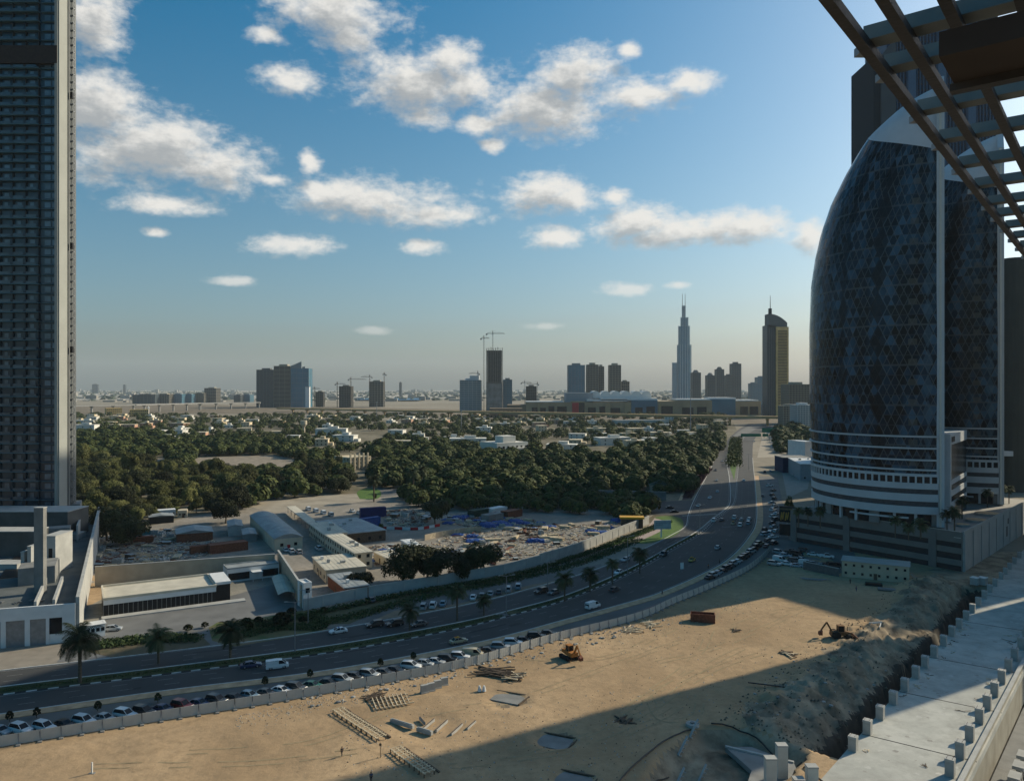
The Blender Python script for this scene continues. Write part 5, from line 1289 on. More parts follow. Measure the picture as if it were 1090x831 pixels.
# yellow and cream compounds at the near side of the corridor
house('yellow_block', 'left long sunlit yellow block beyond the villas', 'building', (113, 441.5), (130, 441.2), 30, 15, mat('yellow_render', (.52, .36, .14), var=.1, scale=.03), nf=3, nb=8, wargs=dict(wh=2, ww=2.5))
house('yellow_block', 'right long sunlit yellow block beyond the villas', 'building', (138, 443.5), (158, 443.2), 30, 15, mat('yellow_render', (.52, .36, .14)), nf=3, nb=9, wargs=dict(wh=2, ww=2.5))
mb = None
t = thing('water_tower', 'pale concrete water tower with a wide bowl standing above the villas', 'water tower', G(323.3, 462)); Yw = t.location.y; Hq = ZH(447.5, Yw)
MB().tube((0, 0, 0), (0, 0, Hq - 7), 1.9, 1.7, n=16).build('shaft', M_cream, t); MB().tube((0, 0, Hq - 9), (0, 0, Hq - 5), 1.8, 4.4, n=20).build('bowl', M_cream, t); MB().tube((0, 0, Hq - 5), (0, 0, Hq), 4.4, 4.4, n=20).build('tank', M_cream, t)
t = thing('mosque_minaret', 'tiny white minaret among the yellow blocks', 'minaret', G(158, 443)); hh = ZH(432, t.location.y)
MB().tube((0, 0, 0), (0, 0, hh - 4), 1.8, 1.4).build('shaft', M_white, t); MB().tube((0, 0, hh - 4), (0, 0, hh), 2.2, .2).build('cap', M_white, t)
for i, (px, py, yt) in enumerate([(735, 463, 405), (491, 458, 437), (401, 447, 428), (138, 432, 420)]):
    t = thing('light_mast', 'tall thin lighting mast %s' % ('before the mall', 'above the villas in the middle', 'beside the motorway works', 'by the far left elevated road')[i], 'light mast', G(px, py)); hh = min(60, ZH(yt, t.location.y))
    MB().tube((0, 0, 0), (0, 0, hh), .7, .4).build('pole', M_steel, t); MB().tube((0, 0, hh - .6), (0, 0, hh + .3), 2, 2, n=10).build('lamp_ring', M_steel, t)
# ================================================================ villas
r4 = random.Random(21)
vill_pos = []
def villa(px, py, w_, dep, h, m, label, group, nm='villa', towered=False):
    g = G(px, py); s = (F / g.y)
    t = thing(nm, label, 'villa', g, r4.uniform(-.35, .35), group)
    MB().box(-w_ / 2, w_ / 2, 0, dep, 0, h).build('wall', m, t)
    mb = MB(); mb.box(-w_ / 2 - .4, w_ / 2 + .4, -.4, dep + .4, h + .002, h + .7)
    if towered: mb.box(-w_ * .1, w_ * .22, dep * .3, dep * .7, h + .7, h + 3.4)
    mb.build('roof', m if m is not M_terr else M_cream, t)
    two_tone_windows(t, w_, dep, h, 2 if h > 5 else 1, 3, M_glassd, 'F', sill=1.0, wh=1.5, ww=1.4); 
    for o in t.children:
        if o.name.startswith('window'): o.location.x = -w_ / 2
    if w_ > 12: MB().box(w_ / 2 + .01, w_ / 2 + 5, dep * .2, dep * .8, 0, h * .5).build('side_wing', m, t)
    vill_pos.append((g.x, g.y + dep / 2, max(w_, dep) * .55)); return t
M_terr = mat('terracotta_villa', (.42, .25, .17), var=.12, scale=.1)
M_vwh = mat('villa_white', (.60, .58, .52), var=.08, scale=.1); M_vcr = mat('villa_cream', (.55, .46, .32), var=.1, scale=.1)
zones = [(82, 210, 'the far left of the villa district'), (210, 330, 'the villa district left of the water tower'), (330, 470, 'the villa district right of the water tower'), (470, 600, 'the villa district around the big white villa'), (600, 765, 'the villa district beside the main road')]
def zone_of(px): 
    for a, b, n_ in zones:
        if px < b: return n_
    return zones[-1][2]
def addv(px, py, big=1.0):
    k = r4.random(); m, cn = (M_vwh, 'white') if k < .5 else ((M_vcr, 'cream') if k < .85 else (M_terr, 'pinkish terracotta'))
    z = zone_of(px); villa(px, py, r4.uniform(12, 22) * big, r4.uniform(9, 15), r4.choice((4, 7, 7.5)), m, '%s flat-roofed villa among trees in %s' % (cn, z), '%s villas in %s' % (cn, z), towered=r4.random() < .4)
seen = []
for k in range(900):
    py = 444 + 34 * r4.random() ** 1.6; px = r4.uniform(80, 770)
    if px > 740 and py > 458: continue
    if px < 330 and py > 470: continue
    g = G(px, py)
    if any((g.x - a) ** 2 + (g.y - b) ** 2 < 31 ** 2 for a, b in seen): continue
    if not (80 < px < 770): continue
    if 530 < px < 610 and py > 459: continue
    if 350 < px < 405 and py > 470: continue
    if 312 < px < 336 and py > 452: continue
    seen.append((g.x, g.y)); addv(px, py)
    if len(seen) > 100: break
for (px, py, w_, d_, h, m, lab) in [(88, 459, 34, 14, 9, M_vwh, 'long white villa block by the foot of the high tower'), (90, 452, 30, 12, 7, M_vwh, 'white villa just behind the long white block at far left'),
        (115, 453, 18, 12, 6, M_terr, 'pink-walled villa at the far left'), (136, 457, 20, 12, 7, M_terr, 'second pink-walled villa at the left'), (188, 456, 26, 14, 8, M_terr, 'broad pink villa left of the water tower'),
        (168, 463, 18, 12, 6, M_vwh, 'white villa in a gap of the dark trees at left'), (175, 470, 30, 12, 5, M_vwh, 'low white villa with a long roof in front of the left grove'), (181, 479, 24, 10, 6, M_vcr, 'cream house standing alone at the clearing edge'),
        (218, 474, 22, 10, 4, M_vcr, 'low cream outhouse near the clearing'), (352, 464, 40, 16, 9, M_vwh, 'wide white villa complex right of the water tower'), (365, 470, 26, 14, 7, M_vwh, 'white villa with roof boxes below the wide complex'),
        (467, 500, 18, 10, 4, M_vwh, 'small flat pale pavilion in the middle grove'), (540, 518, 22, 6, 3, M_conc, 'low pale roof peeping out of the dark grove'),
        (498, 474, 40, 18, 7, M_vwh, 'long low white villa left of the big white villa'), (597, 480, 30, 16, 6, M_vwh, 'low white villa right of the big white villa'), (655, 474, 36, 18, 8, M_vwh, 'white villa with arched windows by the right-hand grove'),
        (735, 469, 30, 15, 5, M_vwh, 'pale villa close to the main road'), (705, 466, 24, 12, 6, M_vwh, 'pale villa with a blue front by the main road')]:
    villa(px, py, w_, d_, h, m, lab, None, towered=w_ > 25)
t, L, rz = house('big_villa', 'big white villa with columns and roof terraces standing over the middle trees', 'villa', (529, 486), (562, 484), 30, 12, M_vwh, nf=2, nb=7, wargs=dict(wh=2.2, ww=2.2)); 
MB().box(L * .35, L * .75, 8, 22, 12.2, 18).build('roof_pavilion', M_vwh, t); MB().box(L + .02, L + 14, 4, 26, 0, 9).build('side_wing', M_vcr, t)
for k in range(4): MB().box(L * .45 + k * 4, L * .45 + k * 4 + 1.0, -4, -3, 0, 6.5).build('column', M_vwh, t)
MB().box(L * .4, L * .98, -4.2, -.1, 6.52, 7.6).build('porch_roof', M_vwh, t); vill_pos.append((G(545, 485).x, G(545, 485).y + 15, 32))
t, L, rz = house('stepped_villa', 'cream stepped villa with tall piers beside the lawn', 'villa', (372, 500), (395, 498), 22, 9, M_vcr, nf=3, nb=5, faces='FK'); vill_pos.append((G(382, 494).x, G(382, 494).y + 10, 30))
for k in range(5): MB().box(k * L / 5, k * L / 5 + 1.2, -1.0, -.07, 0, 12.5).build('pier', M_vcr, t)
t, L, rz = house('long_shed', 'long pale shed with a glazed roof under the ochre elevated road', 'shed', (657, 453.5), (712, 452.5), 20, 9, mat('pale_teal_wall', (.26, .33, .33), var=.1), M_conc, nf=1, nb=14, wargs=dict(wh=4, ww=2))

# ================================================================ trees
def leaf_mesh(name, seed, lobes, n_leaf, rx, rz_, size, m, flat=.75, hole=.0):
    r = random.Random(seed); mb = MB(); L = []
    for k in range(lobes):
        a = r.random() * 6.283; q = r.random() ** .6
        L.append((math.cos(a) * rx * .62 * q, math.sin(a) * rx * .62 * q, rz_ * r.uniform(.35, .80) + (1 - q) * rz_ * .25, rx * r.uniform(.30, .52), rz_ * r.uniform(.24, .40)))
    for k in range(n_leaf):
        c = L[r.randrange(lobes)]
        th = r.random() * 6.283; u = r.uniform(-.65, 1); s = math.sqrt(max(0, 1 - u * u)); q = r.uniform(.72, 1.08)
        p = Vector((c[0] + c[3] * q * s * math.cos(th), c[1] + c[3] * q * s * math.sin(th), c[2] + c[4] * q * u))
        nrm = Vector((s * math.cos(th), s * math.sin(th), u + .25)) + Vector((r.uniform(-.8, .8), r.uniform(-.8, .8), r.uniform(-.5, .8))); nrm.normalize()
        a = nrm.orthogonal().normalized(); a.rotate(Matrix.Rotation(r.random() * 6.28, 3, nrm)); b = nrm.cross(a); z = size * r.uniform(.6, 1.4)
        mb.add([p - a * z, p + b * z * .6, p + a * z, p - b * z * .6], [(0, 1, 2, 3)])
    me = bpy.data.meshes.new(name); me.from_pydata(mb.v, [], mb.f); me.materials.append(m)
    return me, L
def leafmat(name, a, b, sc_=.35):
    m = mat(name, a, col2=b, scale=sc_, rough=.75, spec=.15); nt = m.node_tree; bs = nt.nodes['Principled BSDF']
    oi = nt.nodes.new('ShaderNodeObjectInfo'); hs = nt.nodes.new('ShaderNodeHueSaturation'); mr = nt.nodes.new('ShaderNodeMapRange'); mr.inputs[3].default_value = .5; mr.inputs[4].default_value = 1.4
    nt.links.new(oi.outputs['Random'], mr.inputs[0]); nt.links.new(mr.outputs[0], hs.inputs['Value'])
    src = bs.inputs['Base Color'].links[0].from_socket; nt.links.new(src, hs.inputs['Color']); nt.links.new(hs.outputs[0], bs.inputs['Base Color'])
    return m
LM = [leafmat('olive_foliage', (.030, .036, .010), (.095, .098, .028)), leafmat('dark_foliage', (.014, .019, .008), (.038, .045, .014)), leafmat('green_foliage', (.024, .042, .008), (.075, .10, .018))]
def trunk_mesh(name, seed, H, r0, L):
    r = random.Random(seed); mb = MB(); top = Vector((r.uniform(-.4, .4), r.uniform(-.4, .4), H))
    mb.tube((0, 0, -.3), top, r0, r0 * .6, n=7, caps=False)
    for c in L: mb.tube(top - Vector((0, 0, .3)), (c[0] * .8, c[1] * .8, c[2]), r0 * .45, r0 * .12, n=5, caps=False)
    me = bpy.data.meshes.new(name); me.from_pydata(mb.v, [], mb.f); me.materials.append(M_bark); return me
TREES = []
LM.append(leafmat('pale_foliage', (.055, .06, .022), (.15, .15, .045)))
for s in range(9):
    m = LM[[0, 0, 1, 2, 0, 1, 2, 3, 3][s]]; rx = [6.0, 5.6, 6.2, 5.2, 6.4, 6.0, 5.8, 5.0, 5.8][s]; rz_ = [6.5, 8, 7.5, 9.5, 5.2, 6.5, 7.5, 9, 6][s]
    cm, L = leaf_mesh('crown', 100 + s, [14, 9, 12, 7, 16, 8, 11, 9, 12][s], 5200, rx, rz_, .33, m); tm = trunk_mesh('trunk', 200 + s, rz_ * .3, .35, L[:8]); TREES.append((cm, tm))
SMALL = []
for s in range(4):
    cm, L = leaf_mesh('crown', 300 + s, 8, 420, 6, 7, .95, LM[[1, 0, 2, 1][s]]); tm = trunk_mesh('trunk', 320 + s, 2.2, .4, L[:3]); SMALL.append((cm, tm))
def tree(x, y, size, kind, label, group, pool=TREES, sz=None):
    t = thing('tree', label, 'tree', (x, y, 0), rnd.random() * 6.28, group); t.scale = (size, size, (sz or size) * rnd.uniform(.85, 1.15))
    for nm, me in zip(('crown', 'trunk'), pool[kind % len(pool)]):
        o = bpy.data.objects.new(nm, me); C.objects.link(o); o.parent = t
    return t
tz = [  # sighted outlines of the groves, name, sizes, kinds
    ([(76, 492), (76, 556), (130, 566), (180, 549), (262, 545), (262, 503), (215, 503), (150, 497)], 'the olive grove behind the works compound at the left', 1.0, (0, 0, 4, 2, 1, 7, 8)),
    ([(228, 500), (262, 503), (262, 540), (300, 530), (372, 526), (372, 500), (330, 497), (300, 495)], 'the dark grove before the round lawn', 1.0, (2, 5, 0, 1)),
    ([(76, 466), (76, 488), (160, 488), (182, 482), (182, 466), (130, 462)], 'the dark grove in front of the villas at the left', 1.0, (2, 5, 2, 3)),
    ([(182, 478), (182, 500), (330, 497), (370, 497), (350, 486), (300, 474), (230, 470)], 'the mixed trees round the scrub clearing', .85, (0, 3, 6, 2, 7)),
    ([(396, 480), (396, 520), (425, 520), (520, 530), (545, 525), (520, 488), (480, 478), (430, 474)], 'the sunlit green grove in the middle', .95, (6, 3, 0, 6, 7, 8)),
    ([(520, 485), (545, 528), (640, 528), (640, 492), (600, 484)], 'the grove below the big white villa', .95, (3, 0, 2, 5, 8)),
    ([(425, 530), (448, 545), (500, 543), (560, 545), (625, 548), (640, 530), (560, 524), (480, 524)], 'the dark tree row behind the works yard', .95, (2, 5, 2)),
    ([(640, 490), (640, 525), (735, 525), (750, 500), (768, 478), (768, 466), (720, 470), (680, 484)], 'the dark grove left of the main road', .95, (2, 5, 1, 2)),
    ([(630, 534), (640, 552), (678, 556), (694, 546), (690, 534)], 'the dark clump beside the gate canopy', .9, (2, 5)),
    ([(826, 460), (828, 482), (852, 484), (866, 478), (866, 464), (850, 456)], 'the dense clump right of the main road', 1.0, (0, 5, 1))]
excl = [[(195, 504), (302, 504), (332, 492), (290, 484), (205, 486)], [(317, 487), (353, 487), (358, 480), (345, 477), (325, 477.5)], [(375, 533), (425, 531), (412, 519), (395, 518)], [(120, 496), (170, 496), (170, 489), (120, 488)]]
placed = []; r5 = random.Random(33); n_tree = 0
for poly, nm, sz, kinds in tz:
    xs = [p[0] for p in poly]; ys = [p[1] for p in poly]; W = [G(*p) for p in poly]
    pw = [(p.x, p.y) for p in W]; ex = [[(G(*p).x, G(*p).y) for p in e] for e in excl]
    x0, x1 = min(p[0] for p in pw), max(p[0] for p in pw); y0, y1 = min(p[1] for p in pw), max(p[1] for p in pw)
    tries = int((x1 - x0) * (y1 - y0) / 18)
    for k in range(tries):
        x, y = r5.uniform(x0, x1), r5.uniform(y0, y1)
        if not in_poly((x, y), pw) or any(in_poly((x, y), e) for e in ex): continue
        s = sz * (r5.uniform(.5, 1.0) if r5.random() < .5 else r5.uniform(.95, 1.45)) * (1.0 if y < 600 else 1.12)
        if any((x - a) ** 2 + (y - b) ** 2 < (5.4 * (s + c) / 1.28) ** 2 * .95 for a, b, c in placed): continue
        if any((x - a) ** 2 + (y - b) ** 2 < (c + 2) ** 2 for a, b, c in vill_pos): continue
        placed.append((x, y, s)); n_tree += 1
        if n_tree <= 292: tree(x, y, s, r5.choice(kinds), 'broad rounded tree standing in %s' % nm, 'trees of %s' % nm)
        else: FAR_T = globals().setdefault('FAR_TREES', []); FAR_T.append((x, y, s))
print('TREES', n_tree)
# named single trees
for (px, py, s, k, lab) in [(430, 621, 1.3, 2, 'dark round tree at the left of the pair behind the long wall'), (462, 619, 1.75, 5, 'big dark round tree of the pair behind the long wall'), (512, 611, 1.35, 2, 'dark bushy tree standing right of the big pair behind the wall'),
        (383, 628, .75, 5, 'dark tree beside the red-brown workshop'), (463, 557, 1.25, 5, 'lone dark tree at the back of the works yard'), (490, 617, .8, 2, 'smaller dark tree filling the gap behind the long wall'),
        (406, 565, .3, 3, 'small green tree beside the short navy container'), (141, 580, 1.5, 0, 'olive tree right of the podium side wall'), (114, 575, 1.6, 2, 'dark olive tree touching the podium side wall'),
        (240, 557, 1.3, 2, 'dark tree behind the grey lean-to sheds'), (841, 556, .55, 1, 'tall dark tree standing at the billboard'), (399, 531, .3, 3, 'clipped dark green tree on the round lawn')]:
    g = G(px, py); tree(g.x, g.y, s, k, lab, None, sz=s * (2.0 if px == 841 else 1.0)); placed.append((g.x, g.y, s))
# far trees between the villas: one mass of low crowns
mb = MB(); cnt = 0
def crown_into(mb, x, y, s, n_, r):
    for k in range(n_):
        th = r.random() * 6.283; u = r.uniform(-.5, 1); q = math.sqrt(max(0, 1 - u * u)); rr = 5.5 * s * r.uniform(.75, 1.1)
        p = Vector((x + rr * q * math.cos(th), y + rr * q * math.sin(th), (4.2 + 4.4 * u) * s)); nr = Vector((q * math.cos(th) + r.uniform(-.6, .6), q * math.sin(th) + r.uniform(-.6, .6), u + r.uniform(0, .7))).normalized()
        a = nr.orthogonal().normalized(); a.rotate(Matrix.Rotation(r.random() * 6.28, 3, nr)); b = nr.cross(a); z = .85 * s * r.uniform(.7, 1.4); mi = 0 if r.random() < .6 else 1
        mb.add([p - a * z, p + b * z, p + a * z, p - b * z], [(0, 1, 2, 3)], mi)
    mb.tube((x, y, 0), (x, y, 4 * s), .4, .25, n=4, mi=2, caps=False)
for k in range(7000):
    py = 442.5 + 40 * r5.random() ** 1.5; px = r5.uniform(70, 775)
    if px > 745 and py > 462: continue
    g = G(px, py); s = r5.uniform(.6, 1.15)
    if any((g.x - a) ** 2 + (g.y - b) ** 2 < (7.0 * s) ** 2 for a, b, c in placed): continue
    if any((g.x - a) ** 2 + (g.y - b) ** 2 < (c + 1.5) ** 2 or (abs(g.x - a) < c and -16 < g.y - b < 0 and s > .8) for a, b, c in vill_pos): continue
    if mn.noise(Vector((g.x * .008, g.y * .005, 1))) < -.30: continue
    placed.append((g.x, g.y, s)); crown_into(mb, g.x, g.y, s, 170, r5); cnt += 1
    if cnt > 1500: break
for (x, y, s) in globals().get('FAR_TREES', []): crown_into(mb, x, y, s, 380, r5)
tag(mb.build('villa_trees', [leafmat('far_foliage', (.018, .028, .008), (.04, .055, .014), .05), leafmat('far_foliage_light', (.04, .05, .012), (.075, .085, .02), .05), M_bark]), 'dark tree masses between the villas of the far district', 'trees', kind='stuff')
print('FAR', cnt)
# ground cover and hedges
def clumps(name, label, cat, line_px, width, h, n_, size, m, kind='stuff', world=False):
    P = [Vector((p[0], p[1])) for p in line_px] if world else curve(line_px, 2); P = resample(P, 400); r = random.Random(len(P) + n_); mb = MB()
    for k in range(n_):
        i = r.randrange(len(P) - 1); p = P[i].lerp(P[i + 1], r.random()); hh = h * (.7 + .5 * abs(mn.noise(Vector((p.x * .2, p.y * .2, 0)))))
        q = Vector((p.x + r.uniform(-1, 1) * width, p.y + r.uniform(-1, 1) * width, r.random() ** .7 * hh)); nr = Vector((r.uniform(-1, 1), r.uniform(-1, 1), r.uniform(.1, 1.2))).normalized()
        a = nr.orthogonal().normalized(); a.rotate(Matrix.Rotation(r.random() * 6.28, 3, nr)); b = nr.cross(a); z = size * r.uniform(.6, 1.4); mb.add([q - a * z, q + b * z * .6, q + a * z, q - b * z * .6], [(0, 1, 2, 3)])
    o = mb.build(name, m); tag(o, label, cat, kind=kind); return o
clumps('hedge', 'long shaggy hedge along the foot of the pale boundary wall', 'hedge', [(330, 655), (430, 634), (536, 616), (614, 594), (660, 576), (700, 560)], 1.3, 1.6, 9000, .32, M_hedge)
clumps('ground_cover', 'low dark planting on the bank under the hedge', 'ground cover', [(350, 662), (400, 650), (450, 636), (540, 618), (620, 598), (680, 574)], 2.6, .6, 8000, .3, M_hedge)
clumps('ground_cover', 'green planting between the corner paving and the wall', 'ground cover', [(640, 584), (670, 573), (704, 559), (712, 555)], 1.8, .7, 2500, .3, mat('bright_shrub', (.04, .09, .015), col2=(.09, .16, .03), scale=1))
clumps('ground_cover', 'dark green planting in the roadside garden before the white booth', 'ground cover', [(95, 688), (130, 684), (170, 680), (205, 680)], 3.2, .9, 4500, .3, M_hedge)
clumps('ground_cover', 'dark planting on the island between forecourt and road', 'ground cover', [(232, 672), (262, 668), (300, 661), (330, 657), (340, 668), (300, 668), (250, 678)], 2.4, 1.1, 5200, .3, M_hedge)
mq = [Vector(((a.x + b.x) / 2, (a.y + b.y) / 2)) for a, b in zip(resample(NU, 400), [nearest(FL, p) for p in resample(NU, 400)])]
mq1 = [p for p in mq if (CX + p.x * F / p.y) < 536]; mq2 = [p for p in mq if 545 < (CX + p.x * F / p.y) < 742]
clumps('median_planting', 'low dark planting down the left median strip', 'ground cover', [(p.x, p.y) for p in mq1], .9, .35, 6000, .2, M_hedge, world=True)
clumps('median_planting', 'low dark planting down the right median strip', 'ground cover', [(p.x, p.y) for p in mq2], .6, .4, 3500, .2, M_hedge, world=True)
clumps('median_shrubs', 'tall clipped green shrubs filling the planted median of the far road', 'shrubs', [(781, 498), (782, 485), (783, 474), (784, 468)], 6, 5.5, 5200, .7, LM[2])
clumps('purple_plants', 'dark purple ground cover in the long roadside bed', 'ground cover', [(731, 530), (738, 519), (748, 507), (755, 499)], 2.4, .9, 4000, .4, M_mauve)

# ================================================================ palms
def palm_parts(seed, H, R_, nf, m):
    r = random.Random(seed); tb = MB(); 
    for k in range(int(H / .5)): tb.tube((0, 0, k * .5), (0, 0, k * .5 + .5), .24, .30, n=8)
    fb = MB()
    for k in range(nf):
        az = k * 2.399 + r.uniform(-.2, .2); up = R(r.uniform(-25, 75)); L = R_ * r.uniform(.85, 1.1); p = Vector((0, 0, H)); d = Vector((math.cos(az) * math.cos(up), math.sin(az) * math.cos(up), math.sin(up)))
        n_ = 9; side = Vector((-math.sin(az), math.cos(az), 0))
        for i in range(n_):
            q = p + d * (L / n_); 
            for s in (-1, 1):
                for j in range(2):
                    a = p.lerp(q, j * .5); wl = R_ * .27 * math.sin(math.pi * min(1, (i + j * .5 + 1) / (n_ + 1))) + .1
                    tip = a + side * s * wl + d * wl * .6 - Vector((0, 0, wl * .45)); fb.add([a, a + d * .18, tip], [(0, 1, 2)])
            fb.add([p + side * .05, p - side * .05, q - side * .03, q + side * .03], [(0, 1, 2, 3)])
            p = q; d = (d + Vector((0, 0, -.16 - .05 * i * .5))).normalized()
    out = []
    for nm, b, mm in (('trunk', tb, M_bark), ('fronds', fb, m)):
        me = bpy.data.meshes.new(nm); me.from_pydata(b.v, [], b.f); me.materials.append(mm); out.append(me)
    return out
PM = leafmat('palm_frond', (.03, .042, .018), (.065, .08, .035))
PALMS = [palm_parts(1, 7.0, 4.2, 52, PM), palm_parts(2, 5.5, 3.8, 44, PM), palm_parts(3, 8, 3.6, 40, PM)]
def palm(px, py, k, s, lab, z=0.0, group=None):
    g = G(px, py, z); t = thing('palm_tree', lab, 'palm', g, rnd.random() * 6, group); t.scale = (s,) * 3
    for nm, me in zip(('trunk', 'fronds'), PALMS[k]):
        o = bpy.data.objects.new(nm, me); C.objects.link(o); o.parent = t
palm(85, 727, 0, 1.35, 'biggest palm, in front of the garage building at the left'); palm(168.5, 706, 1, 1.1, 'palm standing in the left median near the roadside garden'); palm(245, 700, 1, 1.15, 'palm in the median before the planted island')
palm(436, 671, 1, .95, 'palm in the median just left of the tall slim one'); palm(486.5, 661, 2, 1.0, 'tall slim palm beside the lay-by cars')
for i, (px, py, s) in enumerate([(601, 640, .95), (628, 630, 1.0), (652, 622, .85), (681, 610, .95), (515, 655, .8)]): palm(px, py, i % 3, s, ['palm above the dark car in the median, first of the close group', 'tallest palm of the close median group', 'palm at the right of the close median group', 'lone palm in the median below the billboard', 'low palm in the median near the crossing gap'][i])
for i, (px, py, k, s) in enumerate([(850, 561, 2, .75), (860, 560, 2, .7), (873, 562, 2, .8), (953, 572, 2, .75), (967, 575, 1, .8), (980, 573, 1, .9), (1008, 566, 2, .8), (1016, 566, 2, .9), (1024, 552, 2, .9), (1051, 540, 2, .8), (1065, 537, 2, .9), (1074, 536, 2, .8)]):
    palm(px, py, k, s, '%s palm from the left on the podium terrace' % ORD[i], PW0 - .4)
for i, (px, py) in enumerate([(398, 534), (440, 523), (449, 521), (412, 511)]): palm(px, py, 2, 1.5, ['palm at the round lawn edge', 'left palm beside the small lawn', 'right palm beside the small lawn', 'palm behind the slip road'][i])
r6 = random.Random(4)
def bush_mesh(seed):
    mb = MB(); r = random.Random(seed)
    for k in range(160):
        th = r.random() * 6.28; u = r.uniform(-.2, 1); s = math.sqrt(1 - u * u) * r.uniform(.6, 1); p = Vector((s * math.cos(th), s * math.sin(th), .7 + .8 * u)); nr = Vector((r.uniform(-1, 1), r.uniform(-1, 1), r.uniform(0, 1))).normalized(); a = nr.orthogonal().normalized(); b = nr.cross(a); z = .2
        mb.add([p - a * z, p + b * z, p + a * z, p - b * z], [(0, 1, 2, 3)])
    mb.tube((0, 0, 0), (0, 0, .8), .08, .05, n=5, caps=False)
    me = bpy.data.meshes.new('bush'); me.from_pydata(mb.v, [], mb.f); me.materials.append(LM[1]); return me
BM_ = [bush_mesh(1), bush_mesh(2)]
for i, (px, py) in enumerate([(10, 768), (39, 764), (104, 757), (168, 748), (282, 730), (330, 722), (405, 710), (440, 703)]):
    g = G(px, py); o = bpy.data.objects.new('street_shrub', BM_[i % 2]); C.objects.link(o); o.location = (g.x, g.y, .1); o.scale = (.7, .7, 1.25); tag(o, '%s dark pavement shrub from the left along the parked cars' % ORD[i], 'shrub', 'dark shrubs along the tan pavement')
for i, (px, py, s) in enumerate([(200, 672, 1.2), (218, 668, 1.0), (262, 671, 2.1), (300, 668, 2.6), (310, 655, 1.4), (322, 663, 1.2), (275, 664, 1.3), (345, 652, 1.1)]):
    g = G(px, py); o = bpy.data.objects.new('garden_bush', BM_[i % 2]); C.objects.link(o); o.location = g; o.scale = (s, s, s); tag(o, '%s dark bush from the left in the planted ground beside the forecourt' % ORD[i], 'bush', 'dark bushes beside the forecourt')
# ================================================================ vehicles
PAINT = {'white': (.62, .63, .63), 'silver': (.32, .34, .35), 'black': (.012, .012, .014), 'dark grey': (.05, .052, .056), 'dark blue': (.012, .03, .09), 'red': (.22, .012, .012), 'beige': (.40, .34, .22), 'yellow': (.55, .38, .10), 'pale blue': (.20, .29, .35), 'green': (.02, .10, .07)}
def paint(c):
    return mat(c.replace(' ', '_') + '_car_paint', PAINT[c], rough=.28, var=.06, scale=.5, spec=.6)
# stations: x, half width at sill, belt height, roof height, roof half width  (roof==belt where there is no cabin)
SHAPE = {
 'sedan': dict(L=4.7, W=1.82, belt=[(-2.35, .72, .62), (-2.25, .84, .82), (-1.5, .9, .92), (0, .91, .92), (1.1, .9, .90), (2.05, .86, .74), (2.33, .72, .58)], cab=[(-1.75, .90, .72), (-1.15, 1.36, .60), (-.1, 1.43, .62), (.35, 1.40, .60), (1.15, .90, .74)]),
 'suv': dict(L=4.8, W=1.9, belt=[(-2.4, .82, .8), (-2.34, .92, 1.02), (-1.5, .95, 1.08), (0, .95, 1.08), (1.15, .94, 1.04), (2.2, .9, .92), (2.38, .8, .66)], cab=[(-2.3, 1.06, .80), (-1.95, 1.70, .68), (-.4, 1.78, .70), (.35, 1.74, .68), (1.2, 1.05, .78)]),
 'van': dict(L=5.0, W=1.9, belt=[(-2.5, .88, .9), (-2.46, .95, 1.1), (-1.4, .95, 1.15), (0, .95, 1.15), (1.4, .95, 1.15), (2.3, .88, .95), (2.48, .8, .7)], cab=[(-2.45, 1.12, .88), (-2.38, 1.95, .80), (0, 2.0, .80), (1.1, 1.92, .78), (2.0, 1.1, .82)]),
 'hatchback': dict(L=4.0, W=1.7, belt=[(-2.0, .72, .7), (-1.95, .8, .9), (-1.2, .85, .94), (0, .85, .94), (.9, .84, .92), (1.8, .8, .78), (1.98, .7, .58)], cab=[(-1.92, .93, .70), (-1.55, 1.42, .60), (-.3, 1.5, .62), (.2, 1.46, .60), (1.0, .92, .70)]),
 'pickup': dict(L=5.2, W=1.85, belt=[(-2.6, .85, .9), (-2.55, .9, 1.0), (-1.5, .92, 1.02), (0, .92, 1.04), (1.3, .92, 1.02), (2.4, .86, .9), (2.58, .76, .64)], cab=[(-.75, 1.04, .76), (-.6, 1.70, .66), (.3, 1.74, .68), (.7, 1.70, .66), (1.5, 1.02, .76)])}
CARS = {}
